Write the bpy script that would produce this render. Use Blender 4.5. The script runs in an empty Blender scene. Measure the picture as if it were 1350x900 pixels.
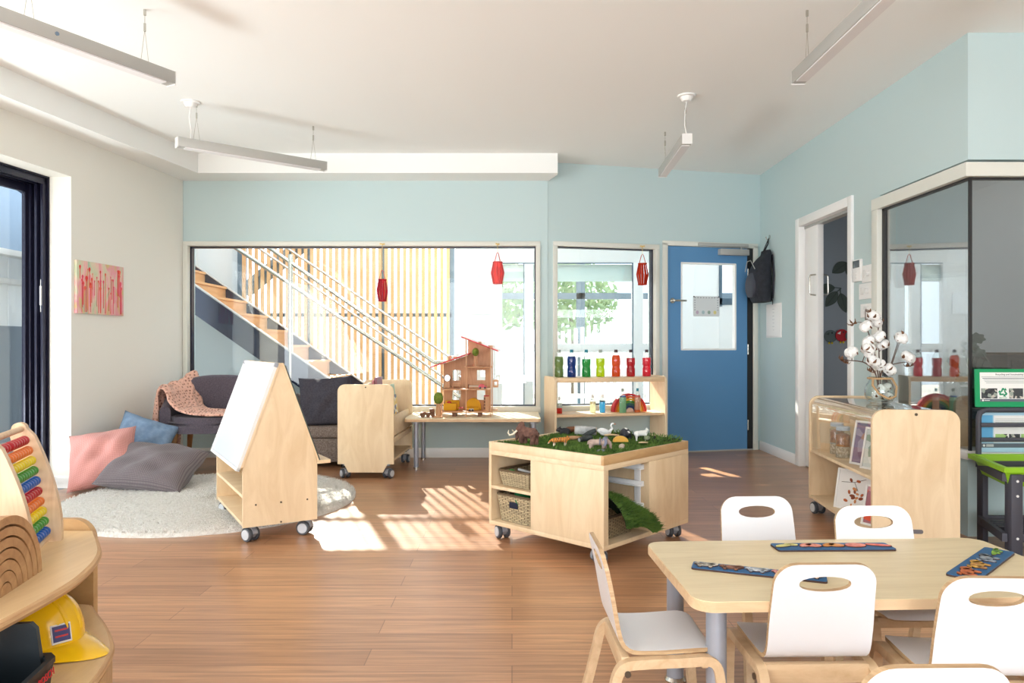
import bpy, bmesh, math, random
from mathutils import Vector, Matrix, Euler
random.seed(7)
PI = math.pi
S = bpy.context.scene
COL = S.collection

# ---------------------------------------------------------------- camera, world, sun, sky portals, fill lamps, exposure
CAMZ, HORIZ, FPX = 1.04, 455.0, 950.0
cam_d = bpy.data.cameras.new('camera')
cam = bpy.data.objects.new('camera', cam_d); COL.objects.link(cam)
cam.location = (0, 0, CAMZ); cam.rotation_euler = (PI/2, 0, 0)
cam_d.sensor_width = 36.0; cam_d.sensor_fit = 'HORIZONTAL'
cam_d.lens = 36.0*FPX/1350.0
cam_d.shift_y = (HORIZ-450.0)/1350.0
cam_d.clip_start = 0.05
S.camera = cam

S.view_settings.view_transform = 'Standard'
S.view_settings.look = 'None'
S.view_settings.gamma = 1.0
S.view_settings.use_curve_mapping = False
S.view_settings.exposure = 0.0

world = bpy.data.worlds.new('sky'); S.world = world
world.use_nodes = True
wn = world.node_tree.nodes
wn['Background'].inputs[0].default_value = (0.80, 0.90, 1.0, 1)
wn['Background'].inputs[1].default_value = 2.8

def light(name, kind, loc, energy, color=(1, 1, 1), size=None, aim=None):
    d = bpy.data.lights.new(name, kind); d.energy = energy; d.color = color
    o = bpy.data.objects.new(name, d); COL.objects.link(o); o.location = loc
    if size is not None and kind == 'AREA':
        d.shape = 'RECTANGLE'; d.size, d.size_y = size
    if aim is not None:
        o.rotation_euler = Vector(aim).to_track_quat('-Z', 'Y').to_euler()
    return o
SUN_DIR = Vector((0.36, -1.0, -0.62))
sun = light('sun', 'SUN', (-3, 12, 8), 26.0, (1.0, 0.93, 0.82), aim=SUN_DIR)
sun.data.angle = 0.012
# sky portals at the side door and the two windows; added fill lamps follow
def portal(name, loc, size, aim):
    o = light(name, 'AREA', loc, 1.0, size=size, aim=aim); o.data.cycles.is_portal = True
portal('sky_portal_side_door', (-3.72, 3.95, 1.15), (2.5, 2.2), (1, 0.1, 0))
portal('sky_portal_stair_window', (-1.4, 6.9, 1.2), (3.2, 1.5), (0, -1, 0))
portal('sky_portal_small_window', (0.98, 7.1, 1.2), (0.9, 1.5), (0.22, -1, 0))
light('side_opening_fill', 'AREA', (-3.98, -0.6, 1.3), 130, (0.95, 0.98, 1.0), (4.0, 2.2), (1, 0.15, 0.45))  # added fill lamp tilted upward, outside an assumed opening in the left wall
light('rear_opening_fill', 'AREA', (0.7, -3.45, 1.4), 120, (0.96, 0.98, 1.0), (4.4, 2.4), (0, 1, 0.3))  # added fill lamp tilted upward, outside the assumed opening behind the camera
light('ceiling_fill_rear', 'AREA', (0.7, -3.5, -0.05), 360, (0.92, 0.97, 1.0), (4.4, 1.2), (0, 0.75, 1))  # added fill lamp aimed upward to brighten the ceiling
light('ceiling_fill_side', 'AREA', (-4.35, 3.3, -0.05), 170, (0.92, 0.97, 1.0), (1.7, 0.9), (0.9, 0.1, 1))  # added fill lamp for the ceiling and the side door reveal
light('corridor_fill', 'AREA', (4.2, 5.45, 1.0), 9, (0.95, 0.98, 1.0), (1.2, 1.4), (-0.6, 1, 0))  # added unseen lamp that brightens the corridor wall
light('kitchen_fill', 'AREA', (3.9, 4.5, 2.70), 6, (1.0, 0.98, 0.94), (1.0, 0.6), (0, 0, -1))  # added unseen lamp lifting the room behind the glazed corner

def srgb(c):
    r = []
    for v in c[:3]:
        v = v/255.0
        r.append(v/12.92 if v <= 0.04045 else ((v+0.055)/1.055)**2.4)
    return (r[0], r[1], r[2], 1.0)

# ---------------------------------------------------------------- materials
def nmat(name):
    m = bpy.data.materials.new(name); m.use_nodes = True
    nt = m.node_tree
    return m, nt, nt.nodes['Principled BSDF']
def N(nt, typ, **kw):
    n = nt.nodes.new(typ)
    for k, v in kw.items():
        if k.startswith('_'): setattr(n, k[1:], v)
        else:
            n.inputs[k.replace('0x', '')].default_value = v
    return n
def mat(name, c, rough=0.5, metal=0.0, spec=0.5, bump=None, vary=None, coat=0.0, sheen=0.0, emit=None):
    """plain procedural surface; vary=(scale, other colour), bump=(scale, strength)"""
    m, nt, b = nmat(name)
    b.inputs['Base Color'].default_value = srgb(c)
    b.inputs['Roughness'].default_value = rough
    b.inputs['Metallic'].default_value = metal
    b.inputs['Specular IOR Level'].default_value = spec
    b.inputs['Coat Weight'].default_value = coat
    b.inputs['Sheen Weight'].default_value = sheen
    if emit:
        b.inputs['Emission Color'].default_value = srgb(emit[0]); b.inputs['Emission Strength'].default_value = emit[1]
    tc = N(nt, 'ShaderNodeTexCoord')
    if vary:
        n = N(nt, 'ShaderNodeTexNoise', Scale=vary[0], Detail=3.0)
        nt.links.new(tc.outputs['Object'], n.inputs['Vector'])
        r = N(nt, 'ShaderNodeValToRGB')
        r.color_ramp.elements[0].position = 0.35; r.color_ramp.elements[1].position = 0.65
        r.color_ramp.elements[0].color = srgb(c); r.color_ramp.elements[1].color = srgb(vary[1])
        nt.links.new(n.outputs['Fac'], r.inputs['Fac']); nt.links.new(r.outputs['Color'], b.inputs['Base Color'])
    if bump:
        n2 = N(nt, 'ShaderNodeTexNoise', Scale=bump[0], Detail=2.0)
        nt.links.new(tc.outputs['Object'], n2.inputs['Vector'])
        bp = N(nt, 'ShaderNodeBump', Strength=bump[1], Distance=0.01)
        nt.links.new(n2.outputs['Fac'], bp.inputs['Height']); nt.links.new(bp.outputs['Normal'], b.inputs['Normal'])
    return m
def wood(name, c1, c2, stretch=(1.5, 9, 9), scale=3.0, rough=0.45, coat=0.0, dist=1.2):
    """timber with grain along the axis whose stretch is small (object space)"""
    m, nt, b = nmat(name)
    b.inputs['Roughness'].default_value = rough; b.inputs['Coat Weight'].default_value = coat
    tc = N(nt, 'ShaderNodeTexCoord'); mp = N(nt, 'ShaderNodeMapping', Scale=stretch)
    nt.links.new(tc.outputs['Object'], mp.inputs['Vector'])
    n = N(nt, 'ShaderNodeTexNoise', Scale=scale, Detail=6.0, Roughness=0.6, Distortion=dist)
    nt.links.new(mp.outputs['Vector'], n.inputs['Vector'])
    r = N(nt, 'ShaderNodeValToRGB')
    e = r.color_ramp.elements
    e[0].position = 0.3; e[0].color = srgb(c2); e[1].position = 0.62; e[1].color = srgb(c1)
    nt.links.new(n.outputs['Fac'], r.inputs['Fac']); nt.links.new(r.outputs['Color'], b.inputs['Base Color'])
    return m
def thin_glass(name, tint=(1, 1, 1), refl=1.0, rough=0.0):
    """thin clear pane: mirror by Fresnel, otherwise see-through"""
    m = bpy.data.materials.new(name); m.use_nodes = True; nt = m.node_tree
    nt.nodes.remove(nt.nodes['Principled BSDF'])
    out = nt.nodes['Material Output']
    t = N(nt, 'ShaderNodeBsdfTransparent'); t.inputs[0].default_value = (*tint, 1)
    g = N(nt, 'ShaderNodeBsdfGlossy', Roughness=rough)
    lw = N(nt, 'ShaderNodeLayerWeight', Blend=0.5)                      # facing = 1 - |cos|, the same from both sides of the pane
    pw = N(nt, 'ShaderNodeMath', _operation='POWER'); pw.inputs[1].default_value = 5.0
    mu = N(nt, 'ShaderNodeMath', _operation='MULTIPLY_ADD'); mu.inputs[1].default_value = 0.96*refl; mu.inputs[2].default_value = 0.04*refl; mu.use_clamp = True
    mx = N(nt, 'ShaderNodeMixShader')
    nt.links.new(lw.outputs['Facing'], pw.inputs[0]); nt.links.new(pw.outputs[0], mu.inputs[0]); nt.links.new(mu.outputs[0], mx.inputs[0])
    nt.links.new(t.outputs[0], mx.inputs[1]); nt.links.new(g.outputs[0], mx.inputs[2])
    nt.links.new(mx.outputs[0], out.inputs['Surface'])
    return m
def liquid(name, c, tr=0.55):
    m = bpy.data.materials.new(name); m.use_nodes = True; nt = m.node_tree
    b = nt.nodes['Principled BSDF']; out = nt.nodes['Material Output']
    b.inputs['Base Color'].default_value = srgb(c); b.inputs['Roughness'].default_value = 0.12
    tl = N(nt, 'ShaderNodeBsdfTranslucent'); tl.inputs[0].default_value = srgb(c)
    mx = N(nt, 'ShaderNodeMixShader'); mx.inputs[0].default_value = tr
    nt.links.new(b.outputs[0], mx.inputs[1]); nt.links.new(tl.outputs[0], mx.inputs[2]); nt.links.new(mx.outputs[0], out.inputs['Surface'])
    return m
def weave(name, c1, c2, scale, rough=0.9, strength=0.6, kind='waffle'):
    """woven or knitted cloth: two crossed waves drive colour and relief (object space)"""
    m, nt, b = nmat(name)
    b.inputs['Roughness'].default_value = rough; b.inputs['Sheen Weight'].default_value = 0.2
    b.inputs['Specular IOR Level'].default_value = 0.2
    tc = N(nt, 'ShaderNodeTexCoord')
    src = tc.outputs['UV'] if kind in ('waffle', 'knit') else tc.outputs['Object']
    w1 = N(nt, 'ShaderNodeTexWave', Scale=scale); w1.bands_direction = 'X'
    w2 = N(nt, 'ShaderNodeTexWave', Scale=scale); w2.bands_direction = 'Y'
    if kind == 'knit':
        w1.inputs['Distortion'].default_value = 2.0; w1.inputs['Detail Scale'].default_value = 2.0
    nt.links.new(src, w1.inputs['Vector']); nt.links.new(src, w2.inputs['Vector'])
    mu = N(nt, 'ShaderNodeMath', _operation='MULTIPLY')
    nt.links.new(w1.outputs['Fac'], mu.inputs[0]); nt.links.new(w2.outputs['Fac'], mu.inputs[1])
    r = N(nt, 'ShaderNodeValToRGB')
    r.color_ramp.elements[0].position = 0.05; r.color_ramp.elements[1].position = 0.55
    r.color_ramp.elements[0].color = srgb(c2); r.color_ramp.elements[1].color = srgb(c1)
    nt.links.new(mu.outputs[0], r.inputs['Fac']); nt.links.new(r.outputs['Color'], b.inputs['Base Color'])
    bp = N(nt, 'ShaderNodeBump', Strength=strength, Distance=0.006)
    nt.links.new(mu.outputs[0], bp.inputs['Height']); nt.links.new(bp.outputs['Normal'], b.inputs['Normal'])
    return m
def knit(name, c1, c2, scale):
    m, nt, b = nmat(name); b.inputs['Roughness'].default_value = 0.95; b.inputs['Sheen Weight'].default_value = 0.2; b.inputs['Specular IOR Level'].default_value = 0.15
    tc = N(nt, 'ShaderNodeTexCoord'); v = N(nt, 'ShaderNodeTexVoronoi', Scale=scale, Randomness=0.45); nt.links.new(tc.outputs['Object'], v.inputs['Vector'])
    r = N(nt, 'ShaderNodeValToRGB'); r.color_ramp.elements[0].position = 0.22; r.color_ramp.elements[0].color = srgb(c2); r.color_ramp.elements[1].position = 0.42; r.color_ramp.elements[1].color = srgb(c1)
    nt.links.new(v.outputs['Distance'], r.inputs['Fac']); nt.links.new(r.outputs['Color'], b.inputs['Base Color'])
    bp = N(nt, 'ShaderNodeBump', Strength=1.0, Distance=0.012); nt.links.new(v.outputs['Distance'], bp.inputs['Height']); nt.links.new(bp.outputs['Normal'], b.inputs['Normal'])
    return m
def wicker(name, c1, c2, su=60.0, sv=90.0):
    m, nt, b = nmat(name); b.inputs['Roughness'].default_value = 0.7
    tc = N(nt, 'ShaderNodeTexCoord'); mp = N(nt, 'ShaderNodeMapping', Scale=(su, sv, 1))
    nt.links.new(tc.outputs['UV'], mp.inputs['Vector'])
    bk = N(nt, 'ShaderNodeTexBrick'); bk.inputs['Scale'].default_value = 1.0
    bk.inputs['Color1'].default_value = srgb(c1); bk.inputs['Color2'].default_value = srgb([v*0.82 for v in c1]); bk.inputs['Mortar'].default_value = srgb(c2)
    bk.inputs['Brick Width'].default_value = 2.0; bk.inputs['Row Height'].default_value = 1.0; bk.inputs['Mortar Size'].default_value = 0.16
    bk.inputs['Mortar Smooth'].default_value = 0.6
    nt.links.new(mp.outputs['Vector'], bk.inputs['Vector']); nt.links.new(bk.outputs['Color'], b.inputs['Base Color'])
    bp = N(nt, 'ShaderNodeBump', Strength=0.8, Distance=0.004); bp.invert = True
    nt.links.new(bk.outputs['Fac'], bp.inputs['Height']); nt.links.new(bp.outputs['Normal'], b.inputs['Normal'])
    return m
def floor_mat():
    m, nt, b = nmat('timber_floor')
    tc = N(nt, 'ShaderNodeTexCoord'); mp = N(nt, 'ShaderNodeMapping', Scale=(1, 1, 1))
    nt.links.new(tc.outputs['Object'], mp.inputs['Vector'])
    bk = N(nt, 'ShaderNodeTexBrick'); bk.offset = 0.37; bk.offset_frequency = 2
    bk.inputs['Scale'].default_value = 1.0
    bk.inputs['Color1'].default_value = srgb((198, 150, 112)); bk.inputs['Color2'].default_value = srgb((176, 130, 95)); bk.inputs['Mortar'].default_value = srgb((140, 100, 74))
    bk.inputs['Brick Width'].default_value = 1.3; bk.inputs['Row Height'].default_value = 0.13; bk.inputs['Mortar Size'].default_value = 0.0016
    nt.links.new(mp.outputs['Vector'], bk.inputs['Vector'])
    mp2 = N(nt, 'ShaderNodeMapping', Scale=(0.9, 26, 1)); nt.links.new(tc.outputs['Object'], mp2.inputs['Vector'])
    n = N(nt, 'ShaderNodeTexNoise', Scale=2.2, Detail=7.0, Roughness=0.65, Distortion=0.6); nt.links.new(mp2.outputs['Vector'], n.inputs['Vector'])
    r = N(nt, 'ShaderNodeValToRGB'); e = r.color_ramp.elements
    e[0].position = 0.32; e[0].color = (0.56, 0.53, 0.51, 1); e[1].position = 0.68; e[1].color = (1.22, 1.2, 1.18, 1)
    nt.links.new(n.outputs['Fac'], r.inputs['Fac'])
    mx = N(nt, 'ShaderNodeMix', _data_type='RGBA', _blend_type='MULTIPLY'); mx.inputs['Factor'].default_value = 0.9
    nt.links.new(bk.outputs['Color'], mx.inputs['A']); nt.links.new(r.outputs['Color'], mx.inputs['B'])
    nt.links.new(mx.outputs['Result'], b.inputs['Base Color'])
    b.inputs['Roughness'].default_value = 0.29; b.inputs['Specular IOR Level'].default_value = 0.8
    bp = N(nt, 'ShaderNodeBump', Strength=0.12, Distance=0.004)
    nt.links.new(n.outputs['Fac'], bp.inputs['Height']); nt.links.new(bp.outputs['Normal'], b.inputs['Normal'])
    return m

M = {}
M['blue'] = mat('light_blue_wall_paint', (190, 209, 210), 0.75, spec=0.25, bump=(220, 0.03))
M['white_wall'] = mat('off_white_wall_paint', (233, 232, 224), 0.75, spec=0.25, bump=(220, 0.03))
M['ceil'] = mat('white_ceiling_paint', (240, 242, 240), 0.85, spec=0.2, bump=(200, 0.02))
M['trim'] = mat('cream_white_trim_paint', (218, 219, 210), 0.45)
M['white'] = mat('white_gloss_paint', (240, 240, 238), 0.35)
M['floor'] = floor_mat()
M['navy'] = mat('navy_black_aluminium', (32, 32, 52), 0.35, 0.3)
M['navyhi'] = mat('navy_track_highlight', (92, 96, 130), 0.3, 0.5)  # lighter copy of the navy: the tracks' highlight is put into the colour
M['steel'] = mat('brushed_stainless_steel', (200, 198, 190), 0.25, 1.0)
M['alu'] = mat('grey_satin_aluminium', (178, 178, 174), 0.45, 0.25)
M['aluw'] = mat('white_lamp_end_cap', (226, 226, 224), 0.5)
M['lens'] = mat('opal_lamp_diffuser', (225, 225, 226), 0.6)
M['ply'] = wood('birch_plywood', (232, 208, 172), (218, 190, 150), (5, 5, 1.2), 2.2, 0.5)
M['plyx'] = wood('birch_plywood_laid_flat', (234, 211, 176), (221, 194, 155), (1.2, 7, 7), 2.2, 0.5)
M['plyedge'] = wood('plywood_edge_layers', (206, 168, 122), (172, 130, 88), (3, 3, 90), 2.0, 0.55, dist=0.1)
M['tabletop'] = wood('pale_maple_laminate', (226, 209, 172), (214, 195, 156), (1.2, 12, 12), 2.4, 0.38)
M['tabedge'] = wood('beech_table_edge', (228, 197, 158), (208, 172, 132), (1.2, 9, 9), 2.6, 0.45)
M['bench'] = wood('pale_bench_laminate', (240, 226, 194), (230, 214, 180), (1.2, 12, 12), 2.4, 0.4)
M['beech'] = wood('varnished_bent_beech', (214, 186, 150), (196, 164, 126), (2, 7, 7), 3.0, 0.42)
M['honey'] = wood('honey_plywood', (206, 170, 122), (188, 148, 100), (1.4, 6, 6), 2.6, 0.38)
M['oak'] = wood('oak_chair_leg', (170, 124, 76), (146, 100, 58), (6, 6, 1.2), 3.0, 0.45)
M['toywood'] = wood('toy_house_beech', (212, 164, 124), (194, 142, 102), (8, 8, 1.2), 3.0, 0.55)
M['darkwood'] = wood('dark_toy_wood', (126, 82, 52), (98, 60, 36), (4, 9, 9), 6.0, 0.55)
M['laminate'] = mat('white_laminate_shell', (226, 227, 230), 0.32)
M['grey_tube'] = mat('silver_grey_powder_coat', (160, 166, 178), 0.35, 0.35)
M['tyre'] = mat('dark_grey_rubber_tyre', (72, 76, 82), 0.6)
M['hub'] = mat('pale_grey_plastic_hub', (196, 199, 204), 0.45)
M['caster_shell'] = mat('grey_caster_shell', (150, 153, 160), 0.45)
M['screw'] = mat('dark_screw_head', (88, 74, 60), 0.4, 0.6)
M['glass'] = thin_glass('clear_window_glass', (0.97, 0.985, 0.98), 1.0)
M['acrylic'] = thin_glass('clear_acrylic', (0.97, 0.96, 0.95), 1.3)
M['jar'] = thin_glass('clear_bottle_plastic', (0.93, 0.96, 0.95), 1.6, 0.03)
M['black'] = mat('black_plastic', (30, 30, 32), 0.45)
M['charcoal'] = mat('charcoal_plastic_lumber', (66, 66, 76), 0.55)
M['paper'] = mat('white_paper', (236, 236, 234), 0.8)

# ---------------------------------------------------------------- mesh builder
def axis_map(ax):
    return {'x': lambda u, v, w: Vector((w, u, v)), 'y': lambda u, v, w: Vector((u, w, v)), 'z': lambda u, v, w: Vector((u, v, w))}[ax]
def rrect(x0, y0, x1, y1, r, seg=5):
    """rounded rectangle outline; r a number or (bl, br, tr, tl)"""
    rr = (r,)*4 if not isinstance(r, (tuple, list)) else r
    pts = []
    for (cx, cy, a0, q) in ((x0, y0, PI, rr[0]), (x1, y0, 1.5*PI, rr[1]), (x1, y1, 0, rr[2]), (x0, y1, 0.5*PI, rr[3])):
        sx = 1 if cx == x0 else -1; sy = 1 if cy == y0 else -1
        if q <= 1e-6: pts.append((cx, cy)); continue
        for i in range(seg+1):
            a = a0 + 0.5*PI*i/seg
            pts.append((cx+sx*q+q*math.cos(a), cy+sy*q+q*math.sin(a)))
    return pts
def ellipse(cx, cy, rx, ry, n=24, p=2.0):
    o = []
    for i in range(n):
        a = 2*PI*i/n; c, s = math.cos(a), math.sin(a)
        o.append((cx+rx*math.copysign(abs(c)**(2/p), c), cy+ry*math.copysign(abs(s)**(2/p), s)))
    return o
def radial_match(outer, n, cx, cy):
    """resample an outline star-shaped about (cx,cy) at n even angles"""
    res = []
    m = len(outer)
    for i in range(n):
        a = 2*PI*i/n; d = (math.cos(a), math.sin(a)); best = None
        for k in range(m):
            x1, y1 = outer[k][0]-cx, outer[k][1]-cy; x2, y2 = outer[(k+1) % m][0]-cx, outer[(k+1) % m][1]-cy
            ex, ey = x2-x1, y2-y1; den = d[0]*ey-d[1]*ex
            if abs(den) < 1e-12: continue
            t = (x1*ey-y1*ex)/den; s = (x1*d[1]-y1*d[0])/den
            if t > 0 and -1e-6 <= s <= 1+1e-6 and (best is None or t > best): best = t
        res.append((cx+d[0]*best, cy+d[1]*best))
    return res

class MB:
    def __init__(self): self.bm = bmesh.new(); self.mi = 0; self.T = None
    def v(self, co):
        co = Vector(co)
        if self.T is not None: co = self.T @ co
        return self.bm.verts.new(co)
    def f(self, vs):
        try:
            fc = self.bm.faces.new(vs); fc.material_index = self.mi; return fc
        except ValueError: return None
    def box(self, c, s, rot=None, bev=0.0, seg=2):
        R = Matrix.Identity(3) if rot is None else Euler(rot).to_matrix()
        c = Vector(c); vs = []
        for sx in (-1, 1):
            for sy in (-1, 1):
                for sz in (-1, 1): vs.append(self.v(c+R@Vector((sx*s[0]/2, sy*s[1]/2, sz*s[2]/2))))
        fs = [self.f([vs[i] for i in q]) for q in ((0, 1, 3, 2), (4, 6, 7, 5), (0, 4, 5, 1), (2, 3, 7, 6), (0, 2, 6, 4), (1, 5, 7, 3))]
        if bev > 0:
            es = list({e for fc in fs for e in fc.edges})
            r = bmesh.ops.bevel(self.bm, geom=es, offset=bev, segments=seg, profile=0.5, affect='EDGES')
            for fc in r['faces']: fc.material_index = self.mi
        return self
    def bb(self, x0, x1, y0, y1, z0, z1, bev=0.0, seg=2):
        return self.box(((x0+x1)/2, (y0+y1)/2, (z0+z1)/2), (abs(x1-x0), abs(y1-y0), abs(z1-z0)), None, bev, seg)
    def loft(self, rings, cap=True, closed=True):
        vr = [[self.v(p) for p in r] for r in rings]
        n = len(vr[0])
        for a, b in zip(vr[:-1], vr[1:]):
            for i in range(n if closed else n-1): self.f([a[i], a[(i+1) % n], b[(i+1) % n], b[i]])
        if cap: self.f(list(reversed(vr[0]))); self.f(vr[-1])
        return vr
    def cyl(self, a, b, r, r2=None, n=12, cap=True):
        return self.tube([a, b], [r, r if r2 is None else r2], n, cap=cap)
    def tube(self, pts, r, n=8, cap=True, closed=False, flat=None):
        pts = [Vector(p) for p in pts]; m = len(pts)
        rs = r if isinstance(r, (list, tuple)) else [r]*m
        up = None; rings = []
        for i in range(m):
            if closed: d = pts[(i+1) % m]-pts[i-1]
            else: d = pts[min(i+1, m-1)]-pts[max(i-1, 0)]
            d.normalize()
            if up is None:
                up = Vector((0, 0, 1)) if abs(d.z) < 0.9 else Vector((1, 0, 0))
            s = d.cross(up)
            if s.length < 1e-6: s = d.cross(Vector((0, 1, 0)))
            s.normalize(); up = s.cross(d).normalized()
            k = flat or 1.0
            rings.append([pts[i]+s*math.cos(2*PI*j/n)*rs[i]+up*math.sin(2*PI*j/n)*rs[i]*k for j in range(n)])
        if closed: rings.append(rings[0]); self.loft(rings, False)
        else: self.loft(rings, cap)
        return self
    def lathe(self, prof, n=20, o=(0, 0, 0), R=None):
        o = Vector(o); rings = []
        for (r, z) in prof:
            ring = []
            for j in range(n):
                p = Vector((r*math.cos(2*PI*j/n), r*math.sin(2*PI*j/n), z))
                if R is not None: p = R@p
                ring.append(o+p)
            rings.append(ring)
        self.loft(rings, True); return self
    def prism(self, poly, w0, w1, ax='y', hole=None):
        f = axis_map(ax)
        if hole is None:
            self.loft([[f(u, v, w0) for u, v in poly], [f(u, v, w1) for u, v in poly]], True)
        else:
            n = len(hole)
            cx = sum(p[0] for p in hole)/n; cy = sum(p[1] for p in hole)/n
            h = radial_match(hole, 48, cx, cy); o = radial_match(poly, 48, cx, cy)
            oo = [[self.v(f(u, v, w)) for u, v in o] for w in (w0, w1)]; hh = [[self.v(f(u, v, w)) for u, v in h] for w in (w0, w1)]
            for i in range(48):
                j = (i+1) % 48
                self.f([oo[0][i], hh[0][i], hh[0][j], oo[0][j]]); self.f([oo[1][i], oo[1][j], hh[1][j], hh[1][i]])
                self.f([oo[0][i], oo[0][j], oo[1][j], oo[1][i]]); self.f([hh[0][i], hh[1][i], hh[1][j], hh[0][j]])
        return self
    def ball(self, c, r, n=14, m=9, rot=None, p=2.0):
        r = (r, r, r) if not isinstance(r, (tuple, list)) else r
        R = Matrix.Identity(3) if rot is None else Euler(rot).to_matrix()
        c = Vector(c); rings = []
        sg = lambda t: math.copysign(abs(t)**(2/p), t)
        top = self.v(c+R@Vector((0, 0, r[2]))); bot = self.v(c-R@Vector((0, 0, r[2])))
        for k in range(1, m):
            a = PI*k/m
            rings.append([self.v(c+R@Vector((r[0]*sg(math.sin(a))*sg(math.cos(2*PI*j/n)), r[1]*sg(math.sin(a))*sg(math.sin(2*PI*j/n)), r[2]*sg(math.cos(a))))) for j in range(n)])
        for j in range(n):
            q = (j+1) % n
            self.f([top, rings[0][j], rings[0][q]]); self.f([bot, rings[-1][q], rings[-1][j]])
            for a, b in zip(rings[:-1], rings[1:]): self.f([a[j], b[j], b[q], a[q]])
        return self
    def grid(self, fn, nu, nv, uvs=True, cu=False):
        uvl = self.bm.loops.layers.uv.verify()
        vs = [[self.v(fn(i/nu, j/nv)) for j in range(nv+1)] for i in range(nu if cu else nu+1)]
        L = len(vs)
        for i in range(nu):
            for j in range(nv):
                fc = self.f([vs[i][j], vs[(i+1) % L if cu else i+1][j], vs[(i+1) % L if cu else i+1][j+1], vs[i][j+1]])
                if fc:
                    for lp, (a, b) in zip(fc.loops, ((i, j), (i+1, j), (i+1, j+1), (i, j+1))): lp[uvl].uv = (a/nu, b/nv)
        return vs
    def build(self, name, mats, parent=None, loc=None, rz=None, rot=None, sharp=40, solid=None):
        me = bpy.data.meshes.new(name)
        bmesh.ops.recalc_face_normals(self.bm, faces=self.bm.faces)
        self.bm.to_mesh(me); self.bm.free()
        for mm in (mats if isinstance(mats, (list, tuple)) else [mats]): me.materials.append(M[mm] if isinstance(mm, str) else mm)
        for p in me.polygons: p.use_smooth = True
        me.set_sharp_from_angle(angle=math.radians(sharp))
        o = bpy.data.objects.new(name, me); COL.objects.link(o)
        if parent is not None: o.parent = parent
        if loc is not None: o.location = loc
        if rz is not None: o.rotation_euler.z = rz
        if rot is not None: o.rotation_euler = rot
        if solid:
            s = o.modifiers.new('solid', 'SOLIDIFY'); s.thickness = solid; s.offset = 0
        return o

def tag(o, label=None, cat=None, group=None, kind=None):
    if label: o['label'] = label
    if cat: o['category'] = cat
    if group: o['group'] = group
    if kind: o['kind'] = kind
    return o
def thing(name, label, cat, loc=(0, 0, 0), rz=0.0, group=None, rot=None):
    o = bpy.data.objects.new(name, None); COL.objects.link(o); o.empty_display_size = 0.1
    o.location = loc; o.rotation_euler = rot if rot is not None else (0, 0, rz)
    return tag(o, label, cat, group)
def struct(o): o['kind'] = 'structure'; return o
CH = {}
def copy_tree(o, parent=None, loc=None, rz=None, label=None, group=None, rot=None):
    kids = {}
    for x in COL.objects:
        if x.parent is not None: kids.setdefault(x.parent, []).append(x)
    def rec(src, par):
        c = src.copy(); COL.objects.link(c)
        if par is not None: c.parent = par
        for k in kids.get(src, []): rec(k, c)
        return c
    c = rec(o, parent)
    if loc is not None: c.location = loc
    if rz is not None: c.rotation_euler.z = rz
    if rot is not None: c.rotation_euler = rot
    if label: c['label'] = label
    if group: c['group'] = group
    return c
def text_mesh(body, size, name, m, parent=None, loc=(0, 0, 0), rot=(PI/2, 0, 0), align='CENTER', extrude=0.0003):
    cu = bpy.data.curves.new(name, 'FONT'); cu.body = body; cu.size = size; cu.align_x = align; cu.align_y = 'CENTER'; cu.extrude = extrude
    cu.resolution_u = 2
    t = bpy.data.objects.new(name, cu); COL.objects.link(t)
    dg = bpy.context.evaluated_depsgraph_get()
    me = bpy.data.meshes.new_from_object(t.evaluated_get(dg))
    bpy.data.objects.remove(t); bpy.data.curves.remove(cu)
    me.materials.clear(); me.materials.append(M[m] if isinstance(m, str) else m)
    o = bpy.data.objects.new(name, me); COL.objects.link(o)
    if parent is not None: o.parent = parent
    o.location = loc; o.rotation_euler = rot
    return o
def PX(px, Y): return (px-675.0)*Y/FPX
def PZ(py, Y): return CAMZ+(HORIZ-py)*Y/FPX
def remesh(o, vox, smooth=4):
    r = o.modifiers.new('skin', 'REMESH'); r.mode = 'VOXEL'; r.voxel_size = vox; r.use_smooth_shade = True
    if smooth:
        s = o.modifiers.new('smooth', 'SMOOTH'); s.iterations = smooth; s.factor = 0.5
    return o
# ---------------------------------------------------------------- the room
CEIL = 2.74
C0 = Vector((0.33, 6.69)); C1 = Vector((2.48, 7.20))            # angled back wall, from the bend to the right corner
WD = (C1-C0).normalized(); WA = math.atan2(WD.y, WD.x); WL = (C1-C0).length
def TW(px):
    r = (px-675.0)/FPX
    return (r*C0.y-C0.x)/(WD.x-r*WD.y)
def YW(t): return C0.y+t*WD.y
LW0 = Vector((-3.05, 6.68)); LWd = Vector((-0.115, -1.0)).normalized(); LWA = math.atan2(LWd.y, LWd.x)

def floor_poly(pts, z0, z1, name, m):
    b = MB(); b.prism(pts, z0, z1, 'z'); return struct(b.build(name, m))
floor_poly([(-4.05, -3.2), (2.48, -3.2), (5.2, -3.2), (5.2, 7.25), (2.6, 7.25), (0.33, 6.75), (-3.1, 6.75)], -0.15, 0.0, 'floor', 'floor')
floor_poly([(-4.05, -3.2), (5.2, -3.2), (5.2, 7.4), (2.5, 7.4), (0.33, 6.86), (-3.3, 6.86)], CEIL, CEIL+0.2, 'ceiling', 'ceil')

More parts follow.
